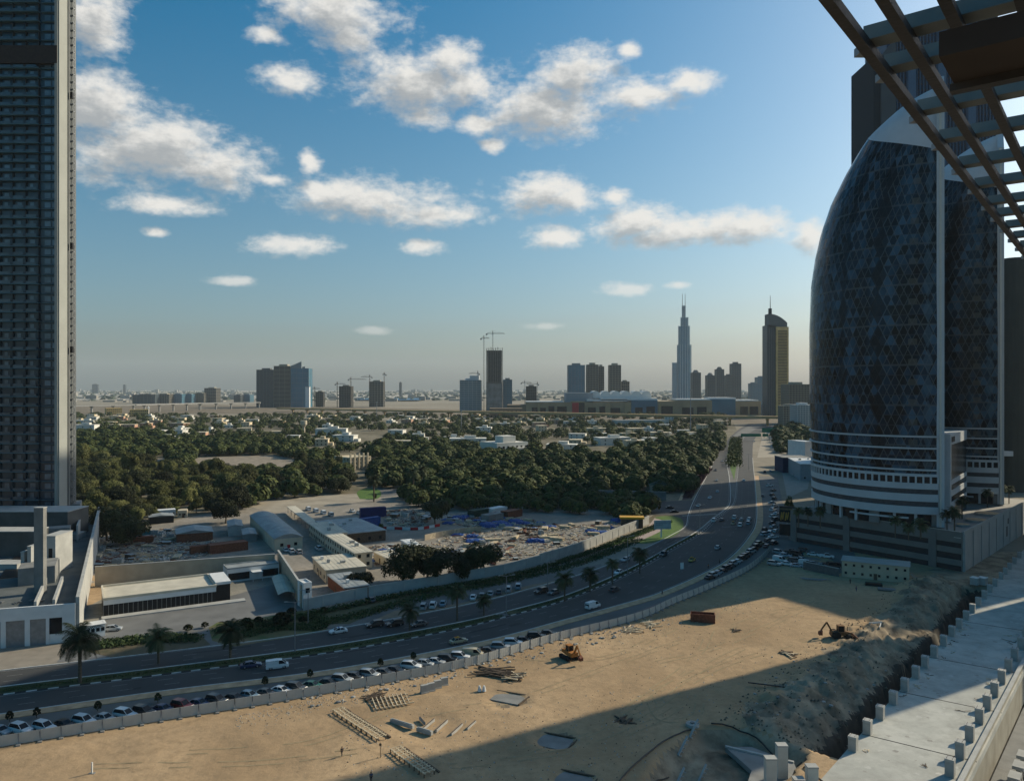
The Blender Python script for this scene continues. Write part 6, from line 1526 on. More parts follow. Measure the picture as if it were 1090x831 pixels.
def car(kind, col, detail=True, taxi=False):
    key = (kind, col, detail, taxi)
    if key in CARS: return CARS[key]
    S = SHAPE[kind]; t = bpy.data.objects.new('proto', None); parts = []
    P = paint(col); mb = MB(); st = S['belt']
    for i, (x, w, zb) in enumerate(st):
        ends = i in (0, len(st) - 1)
        z0 = .34 if ends else .22
        mb.v += [(x, -w * .94, z0), (x, -w, (z0 + zb) / 2), (x, -w * .93, zb), (x, w * .93, zb), (x, w, (z0 + zb) / 2), (x, w * .94, z0)]
    for i in range(len(st) - 1):
        a = i * 6
        for k in range(6): mb.f.append((a + k, a + (k + 1) % 6, a + 6 + (k + 1) % 6, a + 6 + k)); mb.m.append(0)
    mb.f.append(tuple(range(5, -1, -1))); mb.m.append(0); e = (len(st) - 1) * 6; mb.f.append(tuple(range(e, e + 6))); mb.m.append(0)
    cb = S['cab']
    # roof skin
    rf = [c for c in cb if c[1] > cb[0][1] + .3]
    o = len(mb.v)
    for (x, z, w) in rf: mb.v += [(x, -w, z), (x, w, z), (x, w, z - .07), (x, -w, z - .07)]
    for i in range(len(rf) - 1):
        a = o + i * 4
        for k in range(4): mb.f.append((a + k, a + 4 + k, a + 4 + (k + 1) % 4, a + (k + 1) % 4)); mb.m.append(0)
    mb.f.append((o, o + 1, o + 2, o + 3)); mb.m.append(0); e = o + (len(rf) - 1) * 4; mb.f.append((e + 3, e + 2, e + 1, e)); mb.m.append(0)
    # pillars
    beltw = .84
    if kind != 'van':
        for i in range(len(cb)):
            pass
    a, b_ = cb[0], cb[1]; c, d = cb[-2], cb[-1]
    for s in (-1, 1):
        mb.bar((a[0], s * a[2], a[1] - .02), (b_[0], s * b_[2], b_[1] - .04), .09, .08); mb.bar((d[0], s * d[2], d[1] - .02), (c[0], s * c[2], c[1] - .04), .08, .07)
        mx = (b_[0] + c[0]) / 2; mb.bar((mx, s * .80, st[3][2] - .03), (mx, s * .62 if kind != 'van' else s * .8, cb[2][1] - .05), .09, .08)
    if kind == 'van': mb.box(-2.42, .3, -.88, .88, 1.1, 1.9)
    if kind == 'pickup':
        mb.box(-2.5, -.8, -.9, -.84, 1.0, 1.08); mb.box(-2.5, -.8, .84, .9, 1.0, 1.08)
    body = mb.build('body', P); parts.append((body, None))
    g = MB()
    for (x, z, w) in cb:
        bw = min(.86, S['W'] / 2 * .9)
        zb = st[3][2] - .02
        g.v += [(x, -(bw if z > zb + .2 else w), min(z, zb)), (x, -w, z - .03), (x, w, z - .03), (x, (bw if z > zb + .2 else w), min(z, zb))]
    for i in range(len(cb) - 1):
        q = i * 4
        for k in range(4): g.f.append((q + k, q + (k + 1) % 4, q + 4 + (k + 1) % 4, q + 4 + k)); g.m.append(0)
    g.f += [(3, 2, 1, 0), tuple(len(g.v) - 4 + k for k in range(4))]; g.m += [0, 0]
    parts.append((g.build('windows', M_glassd), None))
    r_ = .33 if kind in ('sedan', 'hatchback') else .38
    for sx in (-1, 1):
        for sy in (-1, 1):
            x = sx * S['L'] * .29; y = sy * (S['W'] / 2 - .02)
            wm = MB().tube((x, y - sy * .22, r_), (x, y, r_), r_, n=12).build('wheel', M_rubber); parts.append((wm, None))
            if detail: parts.append((MB().tube((x, y - sy * .02, r_), (x, y + sy * .015, r_), r_ * .6, n=10).build('rim', M_rim), wm))
    if detail:
        f = st[-2]; bk = st[1]
        for s in (-1, 1):
            parts.append((MB().box(f[0] + .06, f[0] + .26, s * .62 - .16, s * .62 + .16, f[2] - .17, f[2] - .04).build('headlight', M_lamp), None))
            parts.append((MB().box(bk[0] - .12, bk[0] - .02, s * .68 - .12, s * .68 + .12, bk[2] - .25, bk[2] - .06).build('tail_light', M_tail), None))
            parts.append((MB().box(cb[-1][0] - .25, cb[-1][0] - .1, s * .93 - .1, s * .93 + .1, .9, 1.05).build('mirror', P), None))
    if taxi:
        parts.append((MB().box(-1.0, .25, -.5, .5, 1.42, 1.47).build('orange_roof', mat('taxi_roof', (.6, .2, .02), var=.05)), None)); parts.append((MB().box(-.3, 0, -.3, .3, 1.47, 1.62).build('roof_sign', M_yellow), None))
    out = [(o.data, o.name.split('.')[0], p.name if p else None, o.name) for o, p in parts]
    for o, p in parts: bpy.data.objects.remove(o)
    bpy.data.objects.remove(t)
    CARS[key] = out; return out
def put_car(px, py, kind, col, heading, label, group=None, cat=None, nm=None, detail=None, taxi=False, world=None, z=.07):
    g = G(px, py) if world is None else world
    detail = (g.y < 330) if detail is None else detail
    t = thing(nm or {'sedan': 'sedan_car', 'suv': 'suv_car', 'van': 'van', 'hatchback': 'hatchback_car', 'pickup': 'pickup_truck'}[kind], label, cat or ('van' if kind == 'van' else 'car'), (g.x, g.y, z), heading, group)
    ids = {}
    for me, nm_, par, orig in car(kind, col, detail, taxi):
        o = bpy.data.objects.new(nm_, me); C.objects.link(o); o.parent = ids.get(par, t) if par else t; ids[orig] = o
    return t
def article(kind): return {'sedan': 'sedan', 'suv': 'suv', 'van': 'van', 'hatchback': 'hatchback', 'pickup': 'pickup truck'}[kind]
road_dir = lambda px, py, e=NU: (lambda q: math.atan2((q[1] - q[0]).y, (q[1] - q[0]).x))(next(((a, b) for a, b in zip(e, e[1:]) if a.y <= G(px, py).y <= b.y or a.x <= G(px, py).x <= b.x), (e[0], e[1])))
# row along the sand lot fence
row = [(0, 777, 'sedan', 'silver'), (22, 776, 'suv', 'white'), (47, 774, 'suv', 'white'), (68, 771, 'sedan', 'black'), (89, 768, 'suv', 'white'), (111, 765.5, 'sedan', 'silver'), (133, 761.5, 'suv', 'white'), (153, 759.5, 'suv', 'black'), (173.5, 756, 'sedan', 'dark blue'),
       (194, 753.5, 'suv', 'red'), (212, 750, 'sedan', 'dark blue'), (231, 747, 'suv', 'dark grey'), (249.5, 743.5, 'sedan', 'black'), (266.5, 741, 'hatchback', 'pale blue'), (284, 738.5, 'sedan', 'dark grey'), (300, 735.5, 'sedan', 'white'), (316, 733, 'suv', 'dark grey'), (333, 729.5, 'sedan', 'green'),
       (349.5, 725.5, 'sedan', 'black'), (364, 722.5, 'suv', 'silver'), (378.5, 719, 'hatchback', 'dark grey'), (393, 717, 'suv', 'silver'), (408.5, 714.5, 'sedan', 'dark grey'), (420, 712, 'sedan', 'black'), (437.5, 708, 'suv', 'white'), (453, 705, 'hatchback', 'silver'), (463.5, 703, 'sedan', 'silver'), (476, 700.5, 'suv', 'black'),
       (489.5, 698, 'suv', 'white'), (503, 695, 'van', 'beige'), (522, 692.5, 'sedan', 'black'), (534.5, 688, 'suv', 'silver'), (551, 685, 'suv', 'white'), (562, 681.5, 'sedan', 'black'), (576, 678, 'suv', 'black'), (588, 674.5, 'sedan', 'black')]
for i, (px, py, k, c) in enumerate(row):
    g = G(px, py + 3.5); q = nearest(fence_line, g.xy); g2 = (g.xy - q); 
    rd = math.atan2(*(lambda a, b: ((b - a).y, (b - a).x))(*[nearest(fence_line, Vector((g.x + s, g.y))) for s in (-2, 2)]))
    lab = '%s %s parked by the panel fence, %s of the row from the left' % (c, article(k), ORD[i])
    w = Vector((g.x, g.y)) ; dd = (g.xy - q).length
    if dd < 4.4: w = q + (g.xy - q).normalized() * 4.4
    put_car(0, 0, k, c, rd - R(46) + rnd.uniform(-.04, .04), lab, 'cars parked along the sand lot fence', world=Vector((w.x, w.y, 0)))
row2 = [(762, 615, 'sedan', 'black'), (766, 612.5, 'suv', 'silver'), (770, 610, 'sedan', 'pale blue'), (775, 608, 'sedan', 'black'), (780, 605, 'suv', 'black'), (784, 602.5, 'sedan', 'dark grey'), (787, 600, 'suv', 'silver'), (791, 597.5, 'sedan', 'white'), (796, 594.5, 'suv', 'black'), (799, 592, 'suv', 'black'), (802, 589.5, 'sedan', 'dark grey'), (805, 587, 'suv', 'silver'), (808, 584.5, 'sedan', 'black'), (811, 581.5, 'suv', 'black'), (813.5, 578.5, 'suv', 'green')]
for i, (px, py, k, c) in enumerate(row2):
    g = G(px, py + 2); put_car(0, 0, k, c, R(40), '%s %s in the packed row at the fence bend, %s from its near end' % (c, article(k), ORD[i]), 'cars parked at the fence bend', world=Vector((g.x - 1.6, g.y + 1.2, 0)), detail=False)
cols = ['white', 'silver', 'black', 'white', 'pale blue', 'dark grey', 'white', 'black']
for i, (px, py) in enumerate([(819.5, 516), (823, 521), (822, 526), (824, 530), (822, 534.5), (825, 538), (823, 542), (826, 546), (823, 549), (826, 552.5), (822, 556), (814, 563), (815, 568.5), (824, 560), (826, 565), (820, 567), (823, 571), (818, 575), (824, 578), (816, 581)]):
    k = ('suv', 'sedan', 'hatchback')[i % 3]; c = cols[(i * 5) % 8]
    put_car(px, py + 1.5, k, c, R(20 + (i % 4) * 12), '%s %s in the crowded kerbside column, %s from the far end' % (c, article(k), ORD[i]), 'cars crowded along the service road kerb')
for i, (px, py) in enumerate([(829, 588), (836, 591), (842, 587), (848, 590), (846, 597), (838, 600), (852, 596), (858, 600), (866, 601), (874, 602), (882, 601), (890, 603), (856, 586), (866, 590), (880, 592), (830, 596), (824, 600), (848, 602)]):
    k = ('suv', 'sedan', 'pickup', 'van')[i % 4]; c = cols[(i * 3 + 1) % 8]
    put_car(px, py + 1.5, k, c, R(-50 + (i % 3) * 14), '%s %s in the podium corner car park, %s counted from the billboard' % (c, article(k), ORD[i]), 'cars in the corner car park')
for i, (px, py, k, c) in enumerate([(451, 644.5, 'suv', 'silver'), (461, 643, 'suv', 'white'), (471.6, 641, 'sedan', 'pale blue'), (503.7, 634.4, 'sedan', 'white'), (513, 632.5, 'sedan', 'silver'), (522, 630.5, 'sedan', 'silver'), (531, 628.5, 'sedan', 'dark grey'), (541, 626, 'suv', 'silver'), (551.6, 623, 'suv', 'pale blue')]):
    put_car(px, py + 3, k, c, R(88), '%s %s nose-in in the lay-by under the hedge, %s from the left' % (c, article(k), ORD[i]), 'cars parked in the lay-by')
mv = [(488, 684, 'sedan', 'beige', NU, 'beige taxi with an orange roof driving on the near carriageway', True, 'taxi', 'taxi'), (295, 711, 'van', 'white', NU, 'white van driving on the near carriageway at the left', False, None, None), (267, 710, 'sedan', 'dark blue', NU, 'dark blue sedan driving just behind the white van', False, None, None),
      (631, 647, 'van', 'white', NU, 'white van driving alone on the near carriageway in the middle', False, None, None), (654, 629, 'sedan', 'dark grey', NU, 'dark sedan ahead of the lone white van on the near carriageway', False, None, None),
      (360, 673.5, 'sedan', 'white', FL, 'white patrol car with a blue roof bar on the far carriageway', False, 'patrol_car', 'patrol car'), (399, 667, 'suv', 'black', FL, 'black suv right behind the patrol car', False, None, None), (420, 666, 'suv', 'black', FL, 'second black suv on the far carriageway', False, None, None), (446, 666, 'sedan', 'dark grey', FL, 'dark grey sedan trailing the two black suvs', False, None, None),
      (576, 631, 'suv', 'black', FL, 'black suv beside the lay-by end', False, None, None), (590, 632, 'sedan', 'dark grey', FL, 'dark sedan beside the black suv near the lay-by end', False, None, None), (628, 614.5, 'suv', 'dark grey', FL, 'dark suv among the median palms', False, None, None),
      (658.6, 610.5, 'sedan', 'white', FL, 'white sedan passing behind the palms', False, None, None), (665.7, 597, 'sedan', 'silver', FL, 'silver sedan near the pink paving', False, None, None), (706, 591.5, 'suv', 'dark grey', FL, 'dark suv with pale bonnet below the billboard', False, None, None),
      (736.7, 597, 'sedan', 'yellow', NU, 'yellowish taxi on the bend of the near carriageway', True, 'taxi', 'taxi'), (764, 584, 'sedan', 'silver', NU, 'silver sedan leaving the stop line', False, None, None),
      (760, 555, 'suv', 'white', NU, 'white suv in the left lane at the stop line', False, None, None), (768.5, 554.5, 'sedan', 'dark grey', NU, 'dark sedan in the left lane at the stop line', False, None, None), (780.5, 558, 'sedan', 'beige', NU, 'beige taxi waiting at the stop line', True, 'taxi', 'taxi'), (782, 552, 'suv', 'white', NU, 'white suv behind the waiting taxi', False, None, None),
      (788, 560, 'suv', 'white', NU, 'white suv in the middle lane at the stop line', False, None, None), (789.5, 554, 'sedan', 'silver', NU, 'silver sedan second in the middle lane', False, None, None), (796.5, 558, 'suv', 'pale blue', NU, 'pale suv in the right lane at the stop line', False, None, None), (797.5, 553.5, 'sedan', 'white', NU, 'white sedan second in the right lane', False, None, None),
      (743.6, 539, 'sedan', 'white', FL, 'white car entering the junction from the far road', False, None, None), (755.7, 530.5, 'sedan', 'white', FL, 'white car in the left lane above the junction', False, None, None), (763.7, 524, 'sedan', 'silver', FL, 'silver car in the right lane above the junction', False, None, None), (762.8, 512, 'sedan', 'silver', FL, 'silver car level with the purple bed', False, None, None),
      (761.6, 501, 'sedan', 'dark grey', FL, 'dark car higher up the far carriageway', False, None, None), (769, 491.5, 'sedan', 'silver', FL, 'farthest silver car of the far carriageway', False, None, None), (791.8, 512, 'sedan', 'white', NU, 'lone white car driving off beside the grass tip', False, None, None), (803, 470, 'sedan', 'white', NU, 'white car under the green gantry signs', False, None, None),
      (811.7, 528.5, 'sedan', 'dark grey', NU, 'dark car alone in the service road', False, None, None), (814, 503, 'suv', 'black', NU, 'black suv at the top of the service road', False, None, None), (820, 502, 'sedan', 'silver', NU, 'silver car at the top of the service road', False, None, None),
      (713, 541, 'sedan', 'dark grey', None, 'dark car parked at the side road mouth, left one', False, None, None), (718, 545.5, 'sedan', 'black', None, 'black car parked at the side road mouth, right one', False, None, None), (121, 671, 'hatchback', 'silver', None, 'small silver hatchback beside the white booth', False, None, None)]
for (px, py, k, c, e, lab, tx, nm, cat) in mv:
    hd = road_dir(px, py, e) if e else R(10)
    if e is FL: hd += math.pi
    put_car(px, py, k, c, hd, lab, None, taxi=tx, nm=nm, cat=cat)
for o in list(C.objects):
    if o.name.startswith('patrol_car'): MB().box(-.25, 0, -.55, .55, 1.44, 1.56).build('light_bar', M_blue, o)
for i, (px, py, k, c) in enumerate([(310, 588, 'suv', 'white'), (318, 589, 'suv', 'silver'), (304, 586.5, 'sedan', 'white'), (345, 571, 'sedan', 'silver'), (336, 562, 'suv', 'black'), (331, 557, 'suv', 'white'), (325, 551, 'suv', 'silver'), (320, 547, 'sedan', 'white'), (339, 585, 'suv', 'white'), (328, 543, 'van', 'white'), (336, 545, 'van', 'white'), (344, 547, 'van', 'white'), (352, 549, 'van', 'silver'), (382, 547, 'pickup', 'white'), (375, 545, 'pickup', 'white'), (395, 640, 'sedan', 'dark grey')]):
    put_car(px, py, k, c, R(120), '%s %s in the works compound lane, %s from the vaulted shed' % (c, article(k), ORD[i]), 'vehicles parked in the works compound')

# ================================================================ panel fence round the lot
fl = [p for p in fence_line if p.y > 84]; tot = sum((b - a).length for a, b in zip(fl, fl[1:])); n_p = int(tot / 3.3); FP = resample(fl, n_p + 1)
M_fence = mat('fence_panel', (.46, .45, .41), var=.12, scale=.4, bump=.05)
ref = None; k = 0
for i in range(n_p):
    a, b = FP[i], FP[i + 1]; px = CX + (a.x + b.x) / 2 * F / ((a.y + b.y) / 2)
    if px < -30: continue
    d = b - a; L = d.length; rz = math.atan2(d.y, d.x)
    if ref is None:
        t = thing('fence_panel', '', 'fence panel', (a.x, a.y, 0), rz); m = MB(); x = .04
        for q in range(11): m.box(.06 + q * .29, .06 + q * .29 + .285, -.03 + .02 * (q % 2), .03 + .02 * (q % 2), .12, 2.05)
        m.build('sheet', M_fence, t); m = MB(); m.box(0, .08, -.12, -.04, 0, 2.15); m.build('post', M_steel, t)
        m = MB(); m.box(-.3, .4, -1.0, .1, 0, .22); m.build('ballast_block', M_concd, t); m = MB(); m.bar((.04, -.8, .2), (.04, -.08, 1.5), .07); m.build('brace', M_steel, t); ref = t
    else: t = dup(ref, (a.x, a.y, 0), rz)
    t['group'] = 'grey panels of the sand lot fence'
    t['label'] = 'pale grey hoarding panel of the fence, the %s' % ('stretch along the left parked cars' if px < 330 else 'stretch behind the rubble and timber' if px < 590 else 'straight stretch beside the pink paving' if px < 757 else 'bend around the packed car row'); k += 1
print('PANELS', k)

# ================================================================ deck stub columns
def stub(b, a_, h, w_, label, group, z0=.12, nm='stub_column'):
    p = UN(b, a_, z0); t = thing(nm, label, 'column', p, math.atan2(UDK.y, UDK.x), group)
    MB().box(-w_ / 2, w_ / 2, -w_ / 2, w_ / 2, 0, h).build('shaft', M_stub, t); MB().box(-w_ / 2 - .04, w_ / 2 + .04, -w_ / 2 - .04, w_ / 2 + .04, h - .35, h + .02).build('head', M_conc, t)
    m = MB()
    for q in range(4): m.bar((w_ * (.3 if q % 2 else -.3), w_ * (.3 if q // 2 else -.3), h), (w_ * (.3 if q % 2 else -.3), w_ * (.3 if q // 2 else -.3), h + .25), .05)
    m.build('rebar', M_rust, t)
M_stub = mat('stub_concrete', (.34, .335, .31), var=.15, scale=.6, bump=.1)
LEFTC = [(911, 800), (926, 782), (938.5, 766), (950, 749.5), (961, 735), (971, 721), (980, 709.5), (988, 698), (996, 686), (1006, 676), (1016, 667.5), (1024, 659), (1032, 651.5), (1039.5, 644.5), (1046.6, 637), (1053, 630.5), (1059, 624)]
for i, (px, py) in enumerate(LEFTC):
    g = G(px, py); stub(g.xy.dot(UDK), dl0 + .9, 2.6 if i < 10 else 2.4, 1.35, 'concrete stub column on the trench side of the deck, %s from near end' % ORD[i], 'stub columns on the left edge of the deck')
RIGHTC = [(1021, 829), (1029.6, 809), (1037.5, 790), (1045.5, 770.7), (1052.5, 755.7), (1058.5, 741), (1064, 727), (1068.7, 714), (1073.8, 702), (1082, 690), (1088, 681)]
for i, (px, py) in enumerate(RIGHTC):
    g = G(px, py); stub(g.xy.dot(UDK), -27.2, 2.9, 1.35, 'pale concrete stub column inside the parapet wall of the deck, %s from the near end' % ORD[i], 'stub columns on the right edge of the deck')
for i in range(8):
    stub(g.xy.dot(UDK) + 7 + i * 7, -27.2, 2.9, 1.35, 'distant stub column by the parapet wall, %s past the last near one' % ORD[i], 'stub columns on the right edge of the deck')
for i, (px, py) in enumerate([(1063, 616), (1068, 611), (1074, 606), (1080, 600), (1086, 594)]): g = G(px, py); stub(g.xy.dot(UDK), dl0 + .9, 2.2, 1.3, 'far stub column beside the podium side wall, %s of the last five' % ORD[i], 'stub columns on the left edge of the deck')
A = Vector(UN(96, -25.4, 0)); B = Vector(UN(300, -25.4, 0))
t = thing('parapet_wall', 'stained concrete parapet wall along the right edge of the deck', 'wall', (A.x, A.y, -8), math.atan2(UDK.y, UDK.x)); MB().box(0, (B - A).length, -.5, 0, 0, 9.0).build('wall_panel', mat('stained_concrete', (.36, .33, .26), col2=(.24, .215, .165), scale=.25), t)
m = MB(); m.box(0, (B - A).length, -.62, .12, 9.0, 9.25); m.build('coping', M_conc, t)
# lower level with precast trestles right of the wall
poly_sheet('lower_level', [UN(90, -24.8, 0)[:2], UN(90, 30, 0)[:2], UN(300, 30, 0)[:2], UN(300, -24.8, 0)[:2]], -8.5, M_concd, 'dark floor of the lower level right of the deck', world=True)
ref = None; r7 = random.Random(2)
for i in range(14):
    for j in range(4):
        p = UN(104 + i * 5.2, -20.5 + j * 5.0, -8.4)
        if ref is None:
            t = thing('precast_trestle', '', 'trestle', p, math.atan2(UDK.y, UDK.x)); MB().box(-1.6, 1.6, -.9, .9, 3.4, 4.0).build('cap_beam', M_conc, t)
            for s in (-1, 1): MB().bar((s * 1.2, 0, 0), (s * .5, 0, 3.4), .7, .9).build('leg', M_conc, t)
            MB().box(-1.8, 1.8, -1.0, 1.0, 0, .4).build('footing', M_concd, t); ref = t
        else: t = dup(ref, p, math.atan2(UDK.y, UDK.x))
        t['group'] = 'precast trestles on the lower level'; t['label'] = 'pale precast trestle with splayed legs in the %s row right of the deck wall' % ORD[j]

# ================================================================ things on the sand lot
def digger(name, label, px, py, rz, col, loader=True, s=1.0):
    g = G(px, py); t = thing(name, label, 'digger', (g.x, g.y, lot_height(g.x, g.y)), rz); t.scale = (s,) * 3
    if loader:
        for sx, r_ in ((-1.1, .85), (1.3, .6)):
            for sy in (-1, 1): MB().tube((sx, sy * .75, r_), (sx, sy * 1.15, r_), r_, n=16).build('wheel', M_rubber, t)
    else:
        for sy in (-1, 1):
            m = MB(); 
            m.box(-1.4, 1.4, sy * 1.1 - .28, sy * 1.1 + .28, .08, .85); m.tube((-1.4, sy * 1.1 - .28, .46), (-1.4, sy * 1.1 + .28, .46), .42, n=12); m.tube((1.4, sy * 1.1 - .28, .46), (1.4, sy * 1.1 + .28, .46), .42, n=12); m.build('track', M_rubber, t)
    z = .8 if loader else .95
    m = MB(); m.box(-2.0, .6, -.8, .8, z, z + .8); m.prism([(.6, -.6), (2.1, -.5), (2.1, .5), (.6, .6)], z, [z + .9, z + .6, z + .6, z + .9]); m.build('chassis', col, t)
    m = MB(); m.box(-.7, .6, -.6, .6, z + 1.85, z + 1.98); 
    for sx in (-.65, .55):
        for sy in (-.55, .55): m.bar((sx, sy, z + .8), (sx, sy, z + 1.9), .09)
    m.build('cab_frame', col, t); MB().box(-.6, .5, -.5, .5, z + .8, z + 1.84).build('cab_glass', M_glassd, t)
    m = MB(); m.bar((-1.8, 0, z + .7), (-2.8, 0, z + 2.5), .32, .3); m.build('boom', col, t); MB().bar((-2.8, 0, z + 2.5), (-3.9, 0, z + .9), .26, .24).build('dipper_arm', col, t)
    m = MB(); m.prism([(-4.4, -.4), (-3.7, -.4), (-3.7, .4), (-4.4, .4)], z - .1, [z + .5, z + .9, z + .9, z + .5]); m.build('bucket', M_rust, t)
    if loader:
        for sy in (-.7, .7): MB().bar((.6, sy, z + .7), (2.8, sy, .5), .18, .2).build('loader_arm', col, t)
        m = MB(); m.prism([(2.6, -1.1), (3.5, -1.1), (3.5, 1.1), (2.6, 1.1)], .1, [.9, .2, .2, .9]); m.build('loader_bucket', M_rust, t)
    m = MB(); m.tube((1.4, .35, z + .8), (1.4, .35, z + 1.6), .07); m.build('exhaust', M_black, t)
M_dig = mat('worn_digger_orange', (.32, .13, .03), var=.3, scale=2); M_digd = mat('worn_digger_brown', (.16, .085, .04), var=.4, scale=2)
digger('excavator', 'worn orange tracked excavator standing close to the panel fence', 606, 701, R(120), M_dig, False, 1.15)
digger('backhoe_loader', 'brown backhoe loader with raised arm near the spoil bank', 895, 679, R(-5), M_digd, True, 1.25)
def box_open(label, px, py, L, W, H, m, rz):
    g = G(px, py); t = thing('skip_container', label, 'skip', (g.x, g.y, lot_height(g.x, g.y)), rz)
    MB().box(-L / 2, L / 2, -W / 2, -W / 2 + .15, 0, H).build('side', m, t); MB().box(-L / 2, L / 2, W / 2 - .15, W / 2, 0, H).build('side', m, t)
    MB().box(-L / 2, -L / 2 + .15, -W / 2 + .16, W / 2 - .16, 0, H).build('end', m, t); MB().box(L / 2 - .15, L / 2, -W / 2 + .16, W / 2 - .16, 0, H).build('end', m, t); MB().box(-L / 2 + .16, L / 2 - .16, -W / 2 + .16, W / 2 - .16, .02, H * .6).build('load', M_rust, t)
    m_ = MB()
    for k in range(6): m_.box(-L / 2 + k * L / 6, -L / 2 + k * L / 6 + .14, -W / 2 - .08, -W / 2, 0, H)
    m_.build('ribs', m, t)
box_open('rusty dark open skip alone on the sand below the fence', 748, 661, 6.5, 2.6, 2.3, M_rust, R(-12))
def timbers(name, label, cat, px, py, n_, L, spread, m, rz=0.0, s=.18, chaos=.5, group=None, z=None):
    g = G(px, py); r = random.Random(int(px * 7 + py)); t = thing(name, label, cat, (g.x, g.y, (lot_height(g.x, g.y) if z is None else z)), rz, group)
    lay = MB(); top = MB()
    for k in range(n_):
        y = r.uniform(-spread, spread); a = r.gauss(0, chaos); x = r.uniform(-.3, .3) * L * .4; z0 = .1 + r.random() * .5 * s * n_ * .12
        l2 = L * r.uniform(.5, 1) / 2; (lay if k % 2 else top).bar((x - math.cos(a) * l2, y - math.sin(a) * l2, z0), (x + math.cos(a) * l2, y + math.sin(a) * l2, z0 + r.uniform(0, .25)), s, s * .7)
    lay.build('lower_boards', m, t); top.build('upper_boards', m if rnd.random() < .6 else M_wood, t); return t
timbers('timber_heap', 'long dark heap of broken planks beside the fence, left of the excavator', 'timber', 525, 716, 26, 9, 2.2, M_woodd, R(-22), .25, .25)
timbers('timber_heap', 'second dark plank heap at the right end of the long one', 'timber', 548, 722, 20, 6, 2.0, M_woodd, R(-10), .25, .6)
timbers('timber_heap', 'dark scrap timber lying under the straight fence stretch', 'timber', 672, 671, 20, 6, 2.0, M_woodd, R(15), .25, .5)
timbers('timber_heap', 'flat scatter of boards right of the scrap timber under the fence', 'timber', 692, 664, 16, 5, 2.5, M_wood, R(15), .2, .8)
timbers('timber_heap', 'small heap of grey boards at the left of the formwork grid', 'timber', 398, 742, 18, 5, 1.8, M_woodd, R(10), .2, .9)
timbers('timber_heap', 'dark crossed beams on the sand above the spoil bank', 'timber', 838, 696, 9, 5, 1.0, M_woodd, R(-30), .3, .5)
timbers('timber_heap', 'small brown stake pile in the middle of the sand', 'timber', 784, 672, 10, 3, 1.0, M_woodd, R(0), .18, .9)
timbers('timber_heap', 'low pile of dark flat pieces at the right of the dug pad', 'timber', 665, 766, 14, 4, 2.0, M_woodd, R(30), .3, .9)
t = timbers('timber_heap', 'long lone dark beam lying at the toe of the spoil bank', 'timber', 822, 733, 1, 15, .1, M_black, R(-22), .3, .02)
g = G(415, 748); t = thing('formwork_grid', 'pale timber formwork grid leaning flat on the sand near the fence', 'formwork', (g.x, g.y, .1), R(24)); m = MB(); 
for k in range(9): m.bar((-3.4 + k * .85, -2.6, .25), (-3.0 + k * .85, 2.6, .5), .16, .2)
m.build('cross_boards', M_wood, t); m = MB()
for k in range(4): m.bar((-3.8, -2.3 + k * 1.5, .1), (4.4, -2.3 + k * 1.5, .25), .2, .2)
m.build('long_boards', M_wood, t)
def rack_line(p, q, n_, label):
    A, B = G(*p), G(*q); d = (B - A); rz = math.atan2(d.y, d.x)
    for i in range(n_):
        c = A.lerp(B, i / (n_ - 1)); t = thing('trestle_table', '', 'trestle', (c.x, c.y, lot_height(c.x, c.y)), rz)
        t['label'] = '%s, %s from its far end' % (label, ORD[i]); t['group'] = label
        m = MB(); 
        for k in range(3): m.box(-.9, .9, -1.1 + k * .9, -.85 + k * .9, .62, .72)
        for k in range(3): m.box(-.85 + k * .7, -.72 + k * .7, -1.3, 1.1, .722, .80)
        m.build('top_slats', M_wood, t)
        for s in (-1, 1): MB().bar((s * .8, -1.1, 0), (s * .8, -1.1, .6), .14).build('leg', M_woodd, t); MB().bar((s * .8, .8, 0), (s * .8, .8, .6), .14).build('leg', M_woodd, t)
        MB().box(-.9, .9, 1.6, 1.9, 0, .25).build('foot_block', M_woodd, t)
rack_line((362, 758), (404, 787), 9, 'upper line of low timber trestles on the sand')
rack_line((424, 801), (455, 824), 7, 'lower line of low timber trestles near the bottom')
t = thing('sign_post', 'thin dark post between the two lines of trestles', 'post', G(405, 806)); MB().bar((0, 0, 0), (0, 0, 2.6), .09).build('pole', M_woodd, t); MB().box(-.2, .2, -.12, -.05, 2.1, 2.5).build('plate', M_woodd, t)
t = thing('sign_post', 'short white post lying shadow on the sand at the lower left', 'post', G(98, 823)); MB().bar((0, 0, 0), (0, 0, 1.9), .18).build('pole', M_white, t); MB().box(-.5, .5, -.3, .3, 0, .12).build('foot', M_concd, t)
for i, (px, py) in enumerate([(452, 737), (459, 735), (466, 732), (473, 729)]):
    g = G(px, py); t = thing('concrete_barrier', 'pale upright concrete block in the short row near the fence, %s from the left' % ORD[i], 'barrier', (g.x, g.y, 0), R(28), 'short row of upright concrete blocks')
    MB().prism([(-.85, -.35), (.75, -.35), (.75, .35), (-.85, .35)], 0, 1.7).build('block', M_stub, t); MB().box(-.9, .8, -.5, .5, 0, .25).build('foot', M_stub, t)
for i, (px, py, L) in enumerate([(428, 771, 5.5), (452, 779, 3.5)]):
    g = G(px, py); t = thing('concrete_beam', '%s pale precast beam lying beside the dug strip' % ('longer', 'shorter')[i], 'beam', (g.x, g.y, -.1), R(-32)); MB().box(-L / 2, L / 2, -.3, .3, 0, .7).build('beam', M_stub, t); MB().box(-L / 2 + .3, L / 2 - .3, -.12, .12, .7, .8).build('upstand', M_stub, t)
